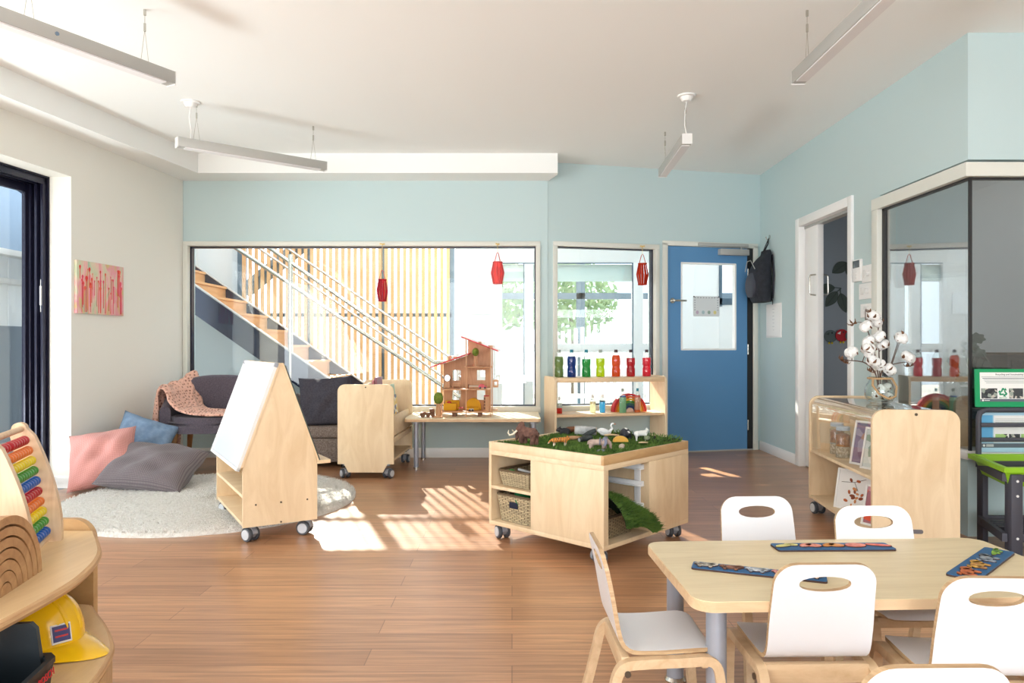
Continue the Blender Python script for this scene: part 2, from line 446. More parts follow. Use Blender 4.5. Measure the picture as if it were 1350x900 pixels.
def wall_mb(length, z0, z1, th, holes, into=1):
    """wall in local frame: x along, y from 0 to th*into; holes (x0,x1,za,zb)"""
    b = MB()
    xs = sorted({0.0, length, *[h[0] for h in holes], *[h[1] for h in holes]})
    for xa, xb in zip(xs[:-1], xs[1:]):
        hs = [h for h in holes if h[0] <= xa+1e-6 and h[1] >= xb-1e-6]
        z = z0
        for h in sorted(hs, key=lambda q: q[2]):
            if h[2] > z+1e-6: b.bb(xa, xb, 0, th*into, z, h[2])
            z = h[3]
        if z < z1-1e-6: b.bb(xa, xb, 0, th*into, z, z1)
    bmesh.ops.remove_doubles(b.bm, verts=b.bm.verts, dist=1e-5)
    return b
# back wall, left part (frontal), with the stair window
W1 = (-3.01, 0.225, 0.47, 1.965)
b = wall_mb(3.58, 0, CEIL, 0.16, [(W1[0]+3.25, W1[1]+3.25, W1[2], W1[3])])
struct(b.build('wall_back', 'blue', loc=(-3.25, 6.685, 0)))
# back wall, angled right part, with the second window and the blue door
W2 = (TW(734), TW(864), 0.47, 1.97)
D1 = (TW(877), TW(995), 0.0, 2.03)
b = wall_mb(WL+0.12, 0, CEIL, 0.16, [W2, D1])
struct(b.build('wall_back_right', 'blue', loc=(C0.x, C0.y, 0), rz=WA))
# right wall with the corridor opening and the glazed corner
YG = 3.92
DR = (5.28, 6.20); 
b = MB()
XR = 2.48
def rw(y0, y1, z0, z1): b.bb(XR, XR+0.12, y0, y1, z0, z1)
rw(DR[1], 7.22, 0, CEIL); rw(DR[0], DR[1], 2.07, CEIL); rw(4.86, DR[0], 0, CEIL); rw(YG, 4.86, 2.05, CEIL); rw(YG, 4.86, 0, 0.45)
bmesh.ops.remove_doubles(b.bm, verts=b.bm.verts, dist=1e-5)
struct(b.build('wall_right', 'blue'))
b = MB(); b.bb(XR+0.12, 5.2, YG, YG+0.12, 2.05, CEIL); b.bb(XR+0.12, 5.2, YG, YG+0.12, 0, 0.45)
struct(b.build('wall_right_return', 'blue'))
# left wall with the sliding door opening
LL = 10.0
LD = ((6.68-5.253)/-LWd.y, (6.68-2.75)/-LWd.y)
b = wall_mb(LL, 0, CEIL, 0.36, [(LD[0], LD[1], 0.0, 2.27), (LD[1]+0.5, LD[1]+4.9, 0, 2.3)], into=-1)  # the second opening is assumed, out of view, for the added side lamp
struct(b.build('wall_left', 'white_wall', loc=(LW0.x, LW0.y, 0), rz=LWA))
# rear wall behind the viewer, mostly an assumed unglazed opening for the added rear lamp
b = wall_mb(9.6, 0, CEIL, 0.16, [(2.7, 7.3, 0.15, 2.6)], into=-1)
struct(b.build('wall_rear', 'white_wall', loc=(-4.3, -3.1, 0)))
b = MB(); b.bb(5.1, 5.2, -3.2, 7.3, 0, CEIL); struct(b.build('wall_far_right', 'white_wall'))
M['corr'] = mat('grey_corridor_wall_paint', (150, 158, 166), 0.8, spec=0.2)
M['kwall'] = mat('pale_grey_kitchen_wall', (196, 198, 198), 0.8, spec=0.2)
b = MB(); b.bb(2.6, 5.1, 6.62, 6.72, 0, CEIL); struct(b.build('wall_corridor', 'corr'))
b = MB(); b.bb(2.6, 5.1, 5.12, 5.22, 0, CEIL); struct(b.build('wall_kitchen', 'kwall'))
# bulkhead along the left and back walls
pa = [(-4.3, -3.0), (-3.64, -3.0), (-3.50, 2.0), (-3.105, 4.43), (-2.78, 6.38), (0.405, 6.38), (0.405, 6.46), (0.335, 6.69), (-3.04, 6.68), (-3.3, 4.4), (-3.65, 1.4), (-4.25, -3.0)]
b = MB(); b.prism([(-3.75, 0.5), (-3.49, 0.5), (-3.105, 4.43), (-2.78, 6.38), (0.405, 6.38), (0.405, 6.45), (0.335, 6.70), (-3.06, 6.70)], 2.565, CEIL+0.01, 'z')
struct(b.build('trim_bulkhead', 'ceil'))

# baseboards
def base_run(name, p0, p1, n, h=0.09, t=0.014, m='white'):
    p0, p1 = Vector(p0), Vector(p1); d = (p1-p0); L = d.length; a = math.atan2(d.y, d.x)
    b = MB(); b.bb(0, L, 0, n*t, 0, h, 0.003)
    return struct(b.build(name, m, loc=(p0.x, p0.y, 0), rz=a))
base_run('baseboard_back', (-3.04, 6.685), (0.33, 6.685), -1)
p = C0+WD*D1[0]; q = C0+WD*D1[1]
base_run('baseboard_back_right', C0, p, -1)
base_run('baseboard_right', (XR, DR[1]+0.08), (XR, 7.19), 1)
base_run('baseboard_right_near', (XR, 4.90), (XR, DR[0]-0.08), 1)
base_run('baseboard_left', LW0, LW0+LWd*LD[0], 1)
b = MB(); b.bb(LD[0]-0.006, LD[0]+0.012, -0.19, 0.012, 0, 0.09, 0.002)
struct(b.build('baseboard_left_reveal', 'white', loc=(LW0.x, LW0.y, 0), rz=LWA))

# ---------------------------------------------------------------- windows
def picture_window(name, L0, L1, z0, z1, loc, rz, fr=0.038):
    """white architrave, slim black-lined fixed frame and a clear pane; local x along wall, room at -y"""
    b = MB(); o = fr
    b.bb(L0-o, L1+o, -0.018, 0.05, z1-0.004, z1+o, 0.004); b.bb(L0-o, L0+0.004, -0.018, 0.05, z0, z1, 0.004); b.bb(L1-0.004, L1+o, -0.018, 0.05, z0, z1, 0.004)
    b.bb(L0-o, L1+o, -0.035, 0.06, z0-o*1.4, z0+0.004, 0.004)
    r = struct(b.build(name, 'trim', loc=loc, rz=rz))
    b = MB(); g = 0.014
    for (a0, a1, c0, c1) in ((L0, L1, z1-g, z1), (L0, L1, z0, z0+g), (L0, L0+g, z0+g, z1-g), (L1-g, L1, z0+g, z1-g)): b.bb(a0, a1, 0.052, 0.11, c0, c1)
    b.build('glazing_frame', 'navy', r)
    b = MB(); b.bb(L0+g, L1-g, 0.078, 0.082, z0+g, z1-g); b.build('glass_pane', 'glass', r)
    return r
w1 = picture_window('window_1', W1[0], W1[1], W1[2], W1[3], (0, 6.685, 0), 0.0)
w2 = picture_window('window_2', W2[0], W2[1], W2[2], W2[3], (C0.x, C0.y, 0), WA)

# window_3: frameless glazed corner with a slim cream head trim, low sill and black edge seals
b = MB()
zt0, zt1 = 1.955, 2.03
b.prism([(XR-0.028, YG-0.028), (XR+0.02, YG-0.028), (XR+0.02, 4.92), (XR-0.028, 4.92)], zt0, zt1, 'z')
b.prism([(XR+0.02, YG-0.028), (5.1, YG-0.028), (5.1, YG+0.02), (XR+0.02, YG+0.02)], zt0, zt1, 'z')
b.bb(XR-0.028, XR+0.1, 4.84, 4.92, 0.0, zt0, 0.004)
w3 = struct(b.build('window_3', 'trim'))
b = MB(); b.bb(XR-0.02, XR+0.06, YG-0.02, 4.84, 0.42, 0.465, 0.004); b.bb(XR+0.06, 5.1, YG-0.02, YG+0.06, 0.42, 0.465, 0.004); b.build('sill', 'white', w3)
b = MB(); b.bb(XR+0.005, XR+0.035, 4.81, 4.84, 0.465, zt0); b.bb(XR+0.005, XR+0.03, YG, 4.84, zt0-0.012, zt0+0.002); b.bb(XR+0.03, 5.1, YG+0.005, YG+0.03, zt0-0.012, zt0+0.002)
b.bb(XR+0.012, XR+0.026, YG+0.004, YG+0.018, 0.465, zt0-0.012); b.build('black_seal', 'black', w3)
M['cornerglass'] = thin_glass('tinted_corner_glass', (0.80, 0.82, 0.83), 5.0)
b = MB(); b.bb(XR+0.016, XR+0.022, YG+0.02, 4.81, 0.465, zt0-0.012); b.build('glass_pane', 'cornerglass', w3)
M['frontglass'] = thin_glass('tinted_front_glass', (0.80, 0.82, 0.83), 1.6)
b = MB(); b.bb(XR+0.028, 5.1, YG+0.008, YG+0.014, 0.465, zt0-0.012); b.build('glass_pane', 'frontglass', w3)

# ---------------------------------------------------------------- door_1: blue door in the angled wall
M['doorblue'] = mat('matt_blue_door_paint', (88, 140, 186), 0.5)
t0, t1 = D1[0], D1[1]
b = MB(); jw = 0.022
b.bb(t0-0.03, t0+jw, -0.014, 0.12, 0, 2.03, 0.003); b.bb(t1-0.02, t1+0.03, -0.014, 0.12, 0, 2.03, 0.003); b.bb(t0-0.03, t1+0.03, -0.014, 0.12, 2.005, 2.05, 0.003)
d1 = struct(b.build('door_1', 'trim', loc=(C0.x, C0.y, 0), rz=WA))
la, lb = t0+jw+0.004, TW(985)
ga, gb = TW(898), TW(970); gz0, gz1 = 0.995, 1.845
b = MB()
b.bb(la, ga, 0.0, 0.04, 0.012, 2.0); b.bb(gb, lb, 0.0, 0.04, 0.012, 2.0); b.bb(ga, gb, 0.0, 0.04, 0.012, gz0); b.bb(ga, gb, 0.0, 0.04, gz1, 2.0)
bmesh.ops.remove_doubles(b.bm, verts=b.bm.verts, dist=1e-5)
leaf = b.build('door_leaf', 'doorblue', d1)
b = MB()
for (a0, a1, c0, c1) in ((ga, gb, gz1-0.012, gz1+0.004), (ga, gb, gz0-0.004, gz0+0.012), (ga-0.004, ga+0.012, gz0, gz1), (gb-0.012, gb+0.004, gz0, gz1)): b.bb(a0, a1, -0.004, 0.044, c0, c1)
b.build('glazing_bead', 'white', leaf)
b = MB(); b.bb(ga, gb, 0.018, 0.022, gz0, gz1); b.build('door_pane', 'glass', leaf)
b = MB(); b.bb(lb+0.002, t1-0.02, 0.0, 0.05, 0.0, 2.0); b.build('dark_strip', 'black', d1)  # plain dark strip filling the gap between leaf and jamb
b = MB(); hx = TW(886); hz = 1.04+59*6.95/950
b.cyl((hx, 0.0, hz), (hx, -0.012, hz), 0.026, n=20); b.cyl((hx, -0.012, hz), (hx, -0.05, hz), 0.010); b.tube([(hx, -0.05, hz), (hx+0.03, -0.055, hz), (hx+0.125, -0.05, hz)], 0.010, 10)
b.build('lever_handle', 'steel', leaf)
b = MB(); b.bb(TW(946), TW(984), -0.06, -0.002, 1.925, 1.985, 0.006); b.build('door_closer', 'alu', leaf)
b = MB(); b.bb(TW(919), TW(984), -0.045, -0.016, 2.008, 2.04, 0.004); b.cyl((TW(975), -0.03, 1.98), (TW(975), -0.03, 2.01), 0.008); b.build('closer_arm', 'alu', d1)
b = MB(); b.bb(t0+jw, t1-0.02, -0.004, 0.05, 0.0, 0.012); b.build('threshold', 'alu', d1)
hgs = MB(); 
for z in (0.25, 1.0, 1.75): hgs.cyl((lb+0.006, -0.006, z-0.05), (lb+0.006, -0.006, z+0.05), 0.007, n=10)
hgs.build('hinge', 'steel', d1)

# ---------------------------------------------------------------- door_2: white cased corridor opening with a sliding leaf
b = MB(); aw = 0.065
b.bb(XR-0.02, XR+0.125, DR[0]-aw+0.012, DR[0]+0.012, 0, 2.13, 0.005); b.bb(XR-0.02, XR+0.125, DR[1]-0.012, DR[1]+aw, 0, 2.13, 0.005)
b.bb(XR-0.02, XR+0.125, DR[0]+0.012, DR[1]-0.012, 2.058, 2.13, 0.005)
d2 = struct(b.build('door_2', 'white'))
b = MB(); b.bb(XR+0.035, XR+0.085, 5.93, DR[1]-0.02, 0.008, 2.04, 0.004); sl = b.build('sliding_leaf', 'white', d2)
b = MB(); b.bb(XR+0.03, XR+0.09, DR[0]+0.012, DR[1]-0.012, 2.035, 2.058); b.build('head_track', 'alu', d2)
for sx in (-1, 1):
    b = MB(); x0 = XR+0.06+sx*0.025
    b.tube([(x0, 5.965, 1.455), (x0+sx*0.045, 5.965, 1.46), (x0+sx*0.05, 5.965, 1.48), (x0+sx*0.05, 5.965, 1.60), (x0+sx*0.045, 5.965, 1.62), (x0, 5.965, 1.625)], 0.007, 8)
    b.build('pull_handle', 'steel', sl)

# ---------------------------------------------------------------- door_3: navy sliding door in the left wall
b = MB(); x0, x1 = LD; hz = 2.27; yo0, yo1 = -0.17, -0.345
b.bb(x0, x0+0.012, yo0, yo1, 0, hz); b.bb(x0, x1, yo0, yo1, hz-0.012, hz)
for k in range(4):
    y = yo0-0.012-k*0.05
    b.bb(x0+0.012, x0+0.05, y, y-0.018, 0, hz-0.012, 0.002); b.bb(x0+0.012, x1, y, y-0.018, hz-0.06, hz-0.012, 0.002)
b.bb(x0, x1, yo0, yo1, 0.0, 0.018)
d3 = struct(b.build('door_3', 'navy', loc=(LW0.x, LW0.y, 0), rz=LWA))
b = MB()
for k in range(3):
    y = yo0-0.034-k*0.05
    b.bb(x0+0.012, x0+0.02, y, y-0.022, 0.02, hz-0.06)
b.build('track', 'navyhi', d3)
b = MB(); ys = -0.30
b.bb(x0+0.02, x0+0.075, ys, ys-0.03, 0.02, hz-0.06, 0.003); b.bb(x1-0.075, x1-0.02, ys, ys-0.03, 0.02, hz-0.06, 0.003)
b.bb(x0+0.075, x1-0.075, ys, ys-0.03, 0.02, 0.10, 0.003); b.bb(x0+0.075, x1-0.075, ys, ys-0.03, hz-0.12, hz-0.06, 0.003)
sh = b.build('sash', 'navy', d3)
b = MB(); b.bb(x0+0.075, x1-0.075, ys-0.013, ys-0.017, 0.10, hz-0.12); b.build('glass_pane', 'glass', sh)
b = MB(); b.bb(x0+0.006, x0+0.05, -0.205, -0.190, 1.28, 1.52, 0.004); b.bb(x0+0.03, x0+0.06, -0.20, -0.19, 1.33, 1.47); b.build('flush_handle', 'aluw', d3)

# ---------------------------------------------------------------- outdoors beyond the windows
M['paving'] = mat('pale_concrete_paving', (150, 148, 144), 0.85, vary=(6, (138, 136, 132)))
floor_poly([(-14, -8), (14, -8), (14, 22), (-14, 22)], -0.30, -0.16, 'ground', 'paving')
M['slat'] = wood('pale_timber_battens', (214, 168, 116), (198, 148, 96), (8, 8, 1), 2.2, 0.6)
M['stringer'] = mat('navy_steel_stringer', (44, 54, 76), 0.2, 0.2)
M['slate'] = mat('slate_grey_steel', (84, 102, 116), 0.4, 0.2)
M['riser'] = wood('honey_timber_treads', (214, 168, 120), (198, 150, 102), (8, 1.2, 8), 2.4, 0.45)
M['extwhite'] = mat('white_exterior_cladding', (216, 216, 214), 0.7)
M['ext_pale'] = mat('pale_grey_render', (190, 200, 200), 0.8)
# staircase rising to the left outside the stair window
YN, YF = 7.45, 8.50
RUN, RISE = 0.245, 0.171
def step_x(k): return -2.90+RUN*(k-3)
def step_z(k): return 1.38-RISE*(k-3)
st = thing('outdoor_staircase', 'outdoor staircase with timber treads and navy steel sides rising left beyond the wide window', 'staircase', (-2.0, (YN+YF)/2, -0.16))
def sl(p): return (p[0]+2.0, p[1]-(YN+YF)/2, p[2]+0.16)
K0, K1 = -5, 11
b = MB()
for k in range(K0, K1): b.bb(step_x(k)+2.0-0.012, step_x(k)+2.012, YN-8.0+0.035, YF-8.0+0.01, step_z(k+1)+0.16, step_z(k)+0.16)
b.build('riser', 'riser', st, loc=(0, 8.0-(YN+YF)/2, 0))
b = MB()
for k in range(K0, K1): b.bb(step_x(k-1)+2.0, step_x(k)+2.03, YN-8.0+0.035, YF-8.0+0.01, step_z(k)+0.14, step_z(k)+0.165)
b.build('tread', 'riser', st, loc=(0, 8.0-(YN+YF)/2, 0))
sl_ = RISE/RUN
for yy, nm in ((YN, 'near'), (YF, 'far')):
    b = MB()
    def zt(x): return 1.38-(x+2.90)*sl_+0.012
    xa, xb = -5.2, -0.86
    b.prism([(xa, zt(xa)-0.30), (xb-0.2, zt(xb-0.2)-0.30), (xb, -0.16), (xb+0.12, -0.16), (xb, zt(xb)), (xa, zt(xa))], yy, yy+0.03, 'y')
    b.build('stringer', 'stringer', st, loc=(2.0, -(YN+YF)/2, 0.16))
    b = MB(); b.prism([(xa, zt(xa)), (xb, zt(xb)), (xb, zt(xb)+0.012), (xa, zt(xa)+0.012)], yy-0.02, yy+0.05, 'y')
    b.build('stringer_cap', 'alu', st, loc=(2.0, -(YN+YF)/2, 0.16))
def rail(px0, py0, px1, py1, Y, r, nm):
    a = Vector((PX(px0, Y), Y, PZ(py0, Y))); c = Vector((PX(px1, Y), Y, PZ(py1, Y)))
    d = (c-a).normalized(); a2 = a-d*2.2
    b = MB(); pts = [a2, c, c+Vector((0.05, 0, 0.0)), c+Vector((0.13, 0, 0))]
    b.tube([sl(p) for p in pts], r, 10); b.build('handrail', 'steel', st)
rail(316, 330, 604, 522, YN+0.02, 0.022, '')
rail(360, 330, 572, 477, YN+0.02, 0.022, '')
rail(346, 330, 612, 516, YF-0.02, 0.016, '')
rail(386, 332, 592, 470, YF-0.02, 0.016, '')
for px in (383,):
    X = PX(px, YN+0.02)
    b = MB(); b.cyl(sl((X, YN+0.02, 0.7)), sl((X, YN+0.02, 1.98)), 0.026, n=14)
    for py in (347, 378): b.tube([sl((X, YN+0.02, PZ(py, YN)-0.05)), sl((X+0.03, YN-0.01, PZ(py+1, YN)-0.03))], 0.006, 6)
    b.build('post', 'steel', st)
for X, Y in ((-0.62, YN+0.02), (-0.60, YF-0.02)):
    b = MB(); b.cyl(sl((X, Y, -0.16)), sl((X, Y, 0.9)), 0.024, n=12); b.build('post', 'steel', st)
b = MB(); b.prism([(-5.2, 1.38+2.3*sl_-0.25), (-5.2, -0.16), (-1.3, -0.16)], YF+0.03, YF+0.06, 'y')
b.build('under_stair_panel', 'ext_pale', st, loc=(2.0, -(YN+YF)/2, 0.16))

# timber batten screen behind the stair
YS = 9.25
sc_ = thing('batten_screen', 'screen of upright pale timber battens on slate steel posts behind the staircase', 'screen', (PX(460, YS), YS, -0.16))
ox = PX(460, YS)
b = MB(); x = PX(319, YS)
while x < PX(590, YS):
    b.bb(x-ox, x-ox+0.040, 0.0, 0.030, 0.16-0.1, 3.95); x += 0.0795
b.build('battens', 'slat', sc_)
for px in (407, 503, 595):
    X = PX(px, YS); b = MB(); b.bb(X-ox-0.032, X-ox+0.032, 0.036, 0.11, 0, 3.95); b.build('post', 'slate', sc_)
for z in (1.43, 3.1):
    b = MB(); b.bb(PX(352, YS)-ox, PX(595, YS)-ox, 0.036, 0.075, z+0.16-0.025, z+0.16+0.025); b.build('crossbar', 'slate', sc_)
b = MB(); b.tube([(PX(318, YS)-ox, 0.12, 1.9), (PX(400, YS)-ox, 0.12, 2.55)], 0.10, 4); b.build('second_flight_stringer', 'slate', sc_)  # stands for a second stair flight's stringer, added as a screen part

# white building side beyond the top of the stair
ew = MB(); ew.bb(-6.0, PX(316, 9.6), 9.6, 9.75, -0.16, 4.2); ew.bb(PX(258, 9.6), PX(258, 9.6)+0.02, 9.585, 9.6, -0.16, 4.2)
ew.mi = 1; ew.bb(PX(313, 9.5), PX(322, 9.5), 9.5, 9.6, 0.2, 4.2)
o = ew.build('exterior_wall_left', ['extwhite', 'slate']); struct(o)

# white exterior wall panel and glazed porch seen through the windows
YP = 8.55
b = MB(); b.bb(PX(601, YP), PX(656, YP), YP, YP+0.10, -0.16, 4.2); b.bb(PX(630, YP), PX(630, YP)+0.012, YP-0.012, YP, 0.9, 2.7)
struct(b.build('exterior_wall_panel', 'extwhite'))
b = MB(); b.bb(PX(612, YP), PX(650, YP), YP-0.018, YP-0.004, PZ(414, YP), PZ(386, YP))
o = b.build('notice', mat('pale_notice_sheet', (222, 224, 226), 0.7)); tag(o, 'pale notice sheet pinned to the white exterior panel behind the dollhouse', 'notice')
pr = thing('glazed_porch', 'white framed glazed porch with sliding glass panels beyond the small window', 'porch', (0.6, YP, -0.16))
def pb(b, px0, px1, z0, z1, d0=0.0, d1=0.07):
    if px1-px0 < 30 and d0 == 0.0: d0, d1 = -0.004, 0.075
    b.bb(PX(px0, YP)-0.6, PX(px1, YP)-0.6, d0, d1, z0+0.16, z1+0.16, 0.003)
b = MB()
pb(b, 656, 1010, 2.02, 4.2); pb(b, 656, 662, -0.16, 2.02); pb(b, 691, 703, -0.16, 2.02); pb(b, 834, 848, -0.16, 2.02); pb(b, 856, 868, -0.16, 2.02); pb(b, 712, 730, -0.16, 2.02)
pb(b, 662, 858, 0.96, 1.06); pb(b, 662, 870, -0.16, 0.12); pb(b, 868, 948, -0.16, 2.02); pb(b, 948, 1010, -0.16, 1.52)
b.build('porch_frame', 'extwhite', pr)
b = MB(); pb(b, 662, 834, 2.005, 2.02, -0.006, 0.0); pb(b, 833, 835, -0.1, 2.02, -0.006, 0.0); pb(b, 690, 691.5, -0.1, 2.02, -0.006, 0.0); b.build('glazing_gasket', 'slate', pr)
b = MB(); pb(b, 948, 952, 1.5, 2.02, -0.01, 0.06); pb(b, 948, 972, 1.52, 1.60, -0.01, 0.06); b.build('dark_frame', 'slate', pr)
b = MB(); pb(b, 662, 834, 1.80, 2.005, 0.05, 0.06); b.build('roller_blind', mat('pale_green_blind', (220, 230, 226), 0.8), pr)
b = MB(); pb(b, 662, 856, 0.12, 2.0, 0.03, 0.034); b.build('porch_glass', 'glass', pr)
# yard beyond the porch
YQ = 12.2
fe = thing('picket_fence', 'white picket fence standing in the yard beyond the porch', 'fence', (1.6, YQ, -0.16))
b = MB(); x = -2.2
while x < 1.6:
    b.bb(x, x+0.06, 0, 0.02, 0.05, 1.35+0.25*max(0, min(1, (x+1.2)/1.2))); x += 0.11
b.build('pickets', 'extwhite', fe)
b = MB(); b.bb(-2.2, 1.6, 0.02, 0.06, 0.3, 0.38); b.bb(-2.2, 1.6, 0.02, 0.06, 1.0, 1.08); b.build('fence_rail', 'extwhite', fe)
cr = thing('steel_pergola', 'slate steel pergola post and beam in the yard beyond the picket fence', 'pergola', (1.5, 13.6, -0.16))
b = MB(); b.bb(PX(765, 13.6)-1.5-0.07, PX(765, 13.6)-1.5+0.09, 0, 0.12, 0, 2.9); b.build('post', 'slate', cr)
b = MB(); b.bb(PX(880, 13.6)-1.5, PX(880, 13.6)-1.5+0.12, 0, 0.12, 0, 2.9); b.build('post', 'slate', cr)
b = MB(); b.bb(PX(655, 13.6)-1.5, PX(1000, 13.6)-1.5, 0, 0.10, PZ(394, 13.6)+0.16, PZ(386, 13.6)+0.16); b.build('beam', 'slate', cr)
M['leaf'] = mat('pale_green_foliage', (120, 150, 104), 0.7, vary=(5, (160, 182, 130)))  # pale green mottled at random with a lighter green
M['bark'] = mat('grey_bark', (120, 104, 88), 0.8)
def tree(px, Y, h, r, label):
    t = thing('tree', label, 'tree', (PX(px, Y), Y, -0.16)); rnd = random.Random(px)
    b = MB(); b.tube([(0, 0, 0), (0.05, 0, h*0.4), (0, 0, h*0.7)], [0.09, 0.07, 0.04], 8); b.build('trunk', 'bark', t)
    b = MB()
    for i in range(900):
        a = rnd.uniform(0, 2*PI); ct = rnd.uniform(-1, 1); rr = r*rnd.uniform(0.4, 1)**0.5
        c = Vector((rr*math.cos(a)*math.sqrt(1-ct*ct), rr*math.sin(a)*math.sqrt(1-ct*ct), h*0.75+rr*ct*0.9))
        u = Vector((rnd.gauss(0, 1), rnd.gauss(0, 1), rnd.gauss(0, 1))).normalized(); w = u.orthogonal().normalized()
        L = 0.13; b.f([b.v(c-u*L), b.v(c+w*L*0.45), b.v(c+u*L), b.v(c-w*L*0.45)])
    b.build('crown', 'leaf', t)
tree(694, 15.0, 3.4, 1.2, 'leafy green tree beyond the porch, seen through the glass right of the dollhouse')
tree(752, 17.0, 3.0, 1.1, 'leafy green tree beyond the picket fence, seen through the small window')

# neighbouring building outside the side door
nb = MB(); xw = -6.3
M['greyblue'] = mat('grey_blue_cladding', (222, 226, 228), 0.6)
M['darkgrey'] = mat('dark_grey_render', (118, 130, 142), 0.7)
nb.bb(xw-0.3, xw, 3.0, 11.0, 1.28, 4.5)
nb.mi = 1; nb.bb(xw-0.3, xw+0.03, 3.0, 11.0, -0.16, 1.28)
for k in range(12): nb.mi = 0; nb.bb(xw, xw+0.012, 4.0+k*0.5, 4.02+k*0.5, 1.2, 4.5)
struct(nb.build('exterior_wall_side', ['greyblue', 'darkgrey']))
aw_ = thing('awning_window', 'white awning window tilted open on the building outside the side door', 'window', (xw, 8.42, 1.80), rot=(0, 0, 0))
def aw_box(b, y0, y1, z0, z1, d=0.05): b.bb(0, d, y0, y1, z0, z1, 0.004)
b = MB(); aw_box(b, -0.95, -0.88, 0, 1.7); aw_box(b, 0.88, 0.95, 0, 1.7); aw_box(b, -0.88, 0.88, 0, 0.07); aw_box(b, -0.88, 0.88, 1.63, 1.7)
b.T = Matrix.Translation((0.02, 0, 1.7)) @ Matrix.Rotation(math.radians(-24), 4, 'Y') @ Matrix.Translation((0, 0, -1.7))
aw_box(b, -0.87, -0.79, 0.08, 1.62); aw_box(b, 0.79, 0.87, 0.08, 1.62); aw_box(b, -0.79, 0.79, 0.08, 0.16); aw_box(b, -0.79, 0.79, 1.54, 1.62)
b.build('window_sash', 'extwhite', aw_)
b = MB(); b.T = Matrix.Translation((0.02, 0, 1.7)) @ Matrix.Rotation(math.radians(-24), 4, 'Y') @ Matrix.Translation((0, 0, -1.7))
b.bb(0.02, 0.026, -0.79, 0.79, 0.16, 1.54); b.build('blue_glass', mat('blue_reflective_glass', (160, 182, 206), 0.15, 0.3), aw_)
# ---------------------------------------------------------------- pendant lamps
def pendant(label, a, c, zt, hangs, rose, lens_l):
    """linear pendant: top edge from a to c at height zt"""
    a, c = Vector(a), Vector(c); d = c-a; L = d.length; ang = math.atan2(d.y, d.x)
    t = thing('linear_pendant_light', label, 'ceiling light', (a.x, a.y, zt), ang, 'suspended linear lights')
    b = MB(); w = 0.034; h = 0.07
    b.bb(0, L, -w, w, -h+0.006, 0, 0.002); b.build('housing', 'alu', t)
    b = MB(); b.bb(0.05, L-0.05, -w+0.006, w-0.006, -h, -h+0.007); b.build('diffuser', 'lens', t)
    for x in (0, L):
        b = MB(); b.bb(x-0.003, x+0.003, -w, w, -h, 0.001)
        for sy in (-1, 1):
            for z in (-0.008, -h+0.008): b.cyl((x-0.005, sy*(w-0.008), z), (x+0.005, sy*(w-0.008), z), 0.003, n=8)
        b.build('end_cap', 'aluw', t)
    H = CEIL-zt
    for i, hx in enumerate(hangs):
        b = MB(); b.cyl((hx, 0, H-0.03), (hx, 0, H), 0.007, n=10); b.cyl((hx, 0, H-0.11), (hx, 0, H-0.07), 0.006, n=10)
        b.cyl((hx, 0, H-0.07), (hx, 0, H-0.03), 0.0016, n=6)
        for s in (-1, 1): b.tube([(hx, 0, H-0.10), (hx+s*0.022, 0, 0.0)], 0.0014, 6)
        b.build('suspension_wire', 'steel', t)
    if rose is not None:
        b = MB(); b.lathe([(0.0, H-0.045), (0.03, H-0.04), (0.042, H-0.02), (0.044, H-0.012), (0.062, H-0.01), (0.062, H)], 24, (rose, 0, 0)); b.build('ceiling_rose', 'white', t)
        b = MB(); b.tube([(rose, 0, H-0.04), (rose-0.006, 0.012, H*0.6), (rose+0.006, 0.012, H*0.25), (rose, 0, 0)], 0.003, 6); b.build('power_cord', 'white', t)
    return t
p1 = pendant('silver linear pendant light nearest the side door, running off the top left corner', (-2.29, 2.86), (-1.788, 3.784), 2.47, (0.35, 0.90), None, 0)
b = MB(); b.cyl((0.45, -0.034, -0.03), (0.45, -0.038, -0.03), 0.009, n=14); b.build('sensor', mat('blue_grey_sensor', (110, 130, 150), 0.4), p1)
pendant('silver linear pendant light above the armchair and sofa', (-2.315, 4.975), (-1.465, 5.657), 2.475, (0.13, 0.99), 0.09, 0)
pendant('silver linear pendant light nearest the glazed corner, cut by the top edge', (1.50, 3.78), (1.49, 2.60), 2.475, (0.12, 1.0), None, 0)
pendant('silver linear pendant light hanging in front of the blue door', (1.188, 4.886), (1.225, 5.86), 2.475, (0.06, 0.86), 0.02, 0)

# ---------------------------------------------------------------- casters
def caster(parent, x, y, z1, rz=0.0, r=0.040, brake=True):
    """swivel caster standing on local floor height 0, top plate at z1"""
    T = Matrix.Translation((x, y, 0)) @ Matrix.Rotation(rz, 4, 'Z')
    b = MB(); b.T = T
    b.bb(-0.03, 0.03, -0.03, 0.03, z1-0.006, z1); b.cyl((0, 0, z1-0.02), (0, 0, z1-0.005), 0.016, n=12)
    sh = [(r*1.12*math.cos(a), r+r*1.12*math.sin(a)) for a in [PI*(-0.05)+PI*1.0*i/10 for i in range(11)]]
    b.prism([(u+0.012, v) for u, v in sh]+[(-r*0.5+0.012, r*0.55), (r*0.6+0.012, r*0.7)], -0.014, 0.014, 'y')
    c = b.build('caster', 'caster_shell', parent)
    for s in (-1, 1):
        b = MB(); b.T = T
        b.lathe([(0.0, s*0.012), (r*0.94, s*0.012), (r, s*0.015), (r, s*0.029), (r*0.93, s*0.033), (r*0.7, s*0.033), (0.0, s*0.033)], 24, (0.012, 0, r), Matrix.Rotation(PI/2, 3, 'X'))
        b.build('wheel', 'tyre', c)
        b = MB(); b.T = T
        b.lathe([(0.0, s*0.033), (r*0.72, s*0.033), (r*0.70, s*0.037), (r*0.2, s*0.038), (0, s*0.038)], 24, (0.012, 0, r), Matrix.Rotation(PI/2, 3, 'X'))
        b.build('hub', 'hub', c)
    return c

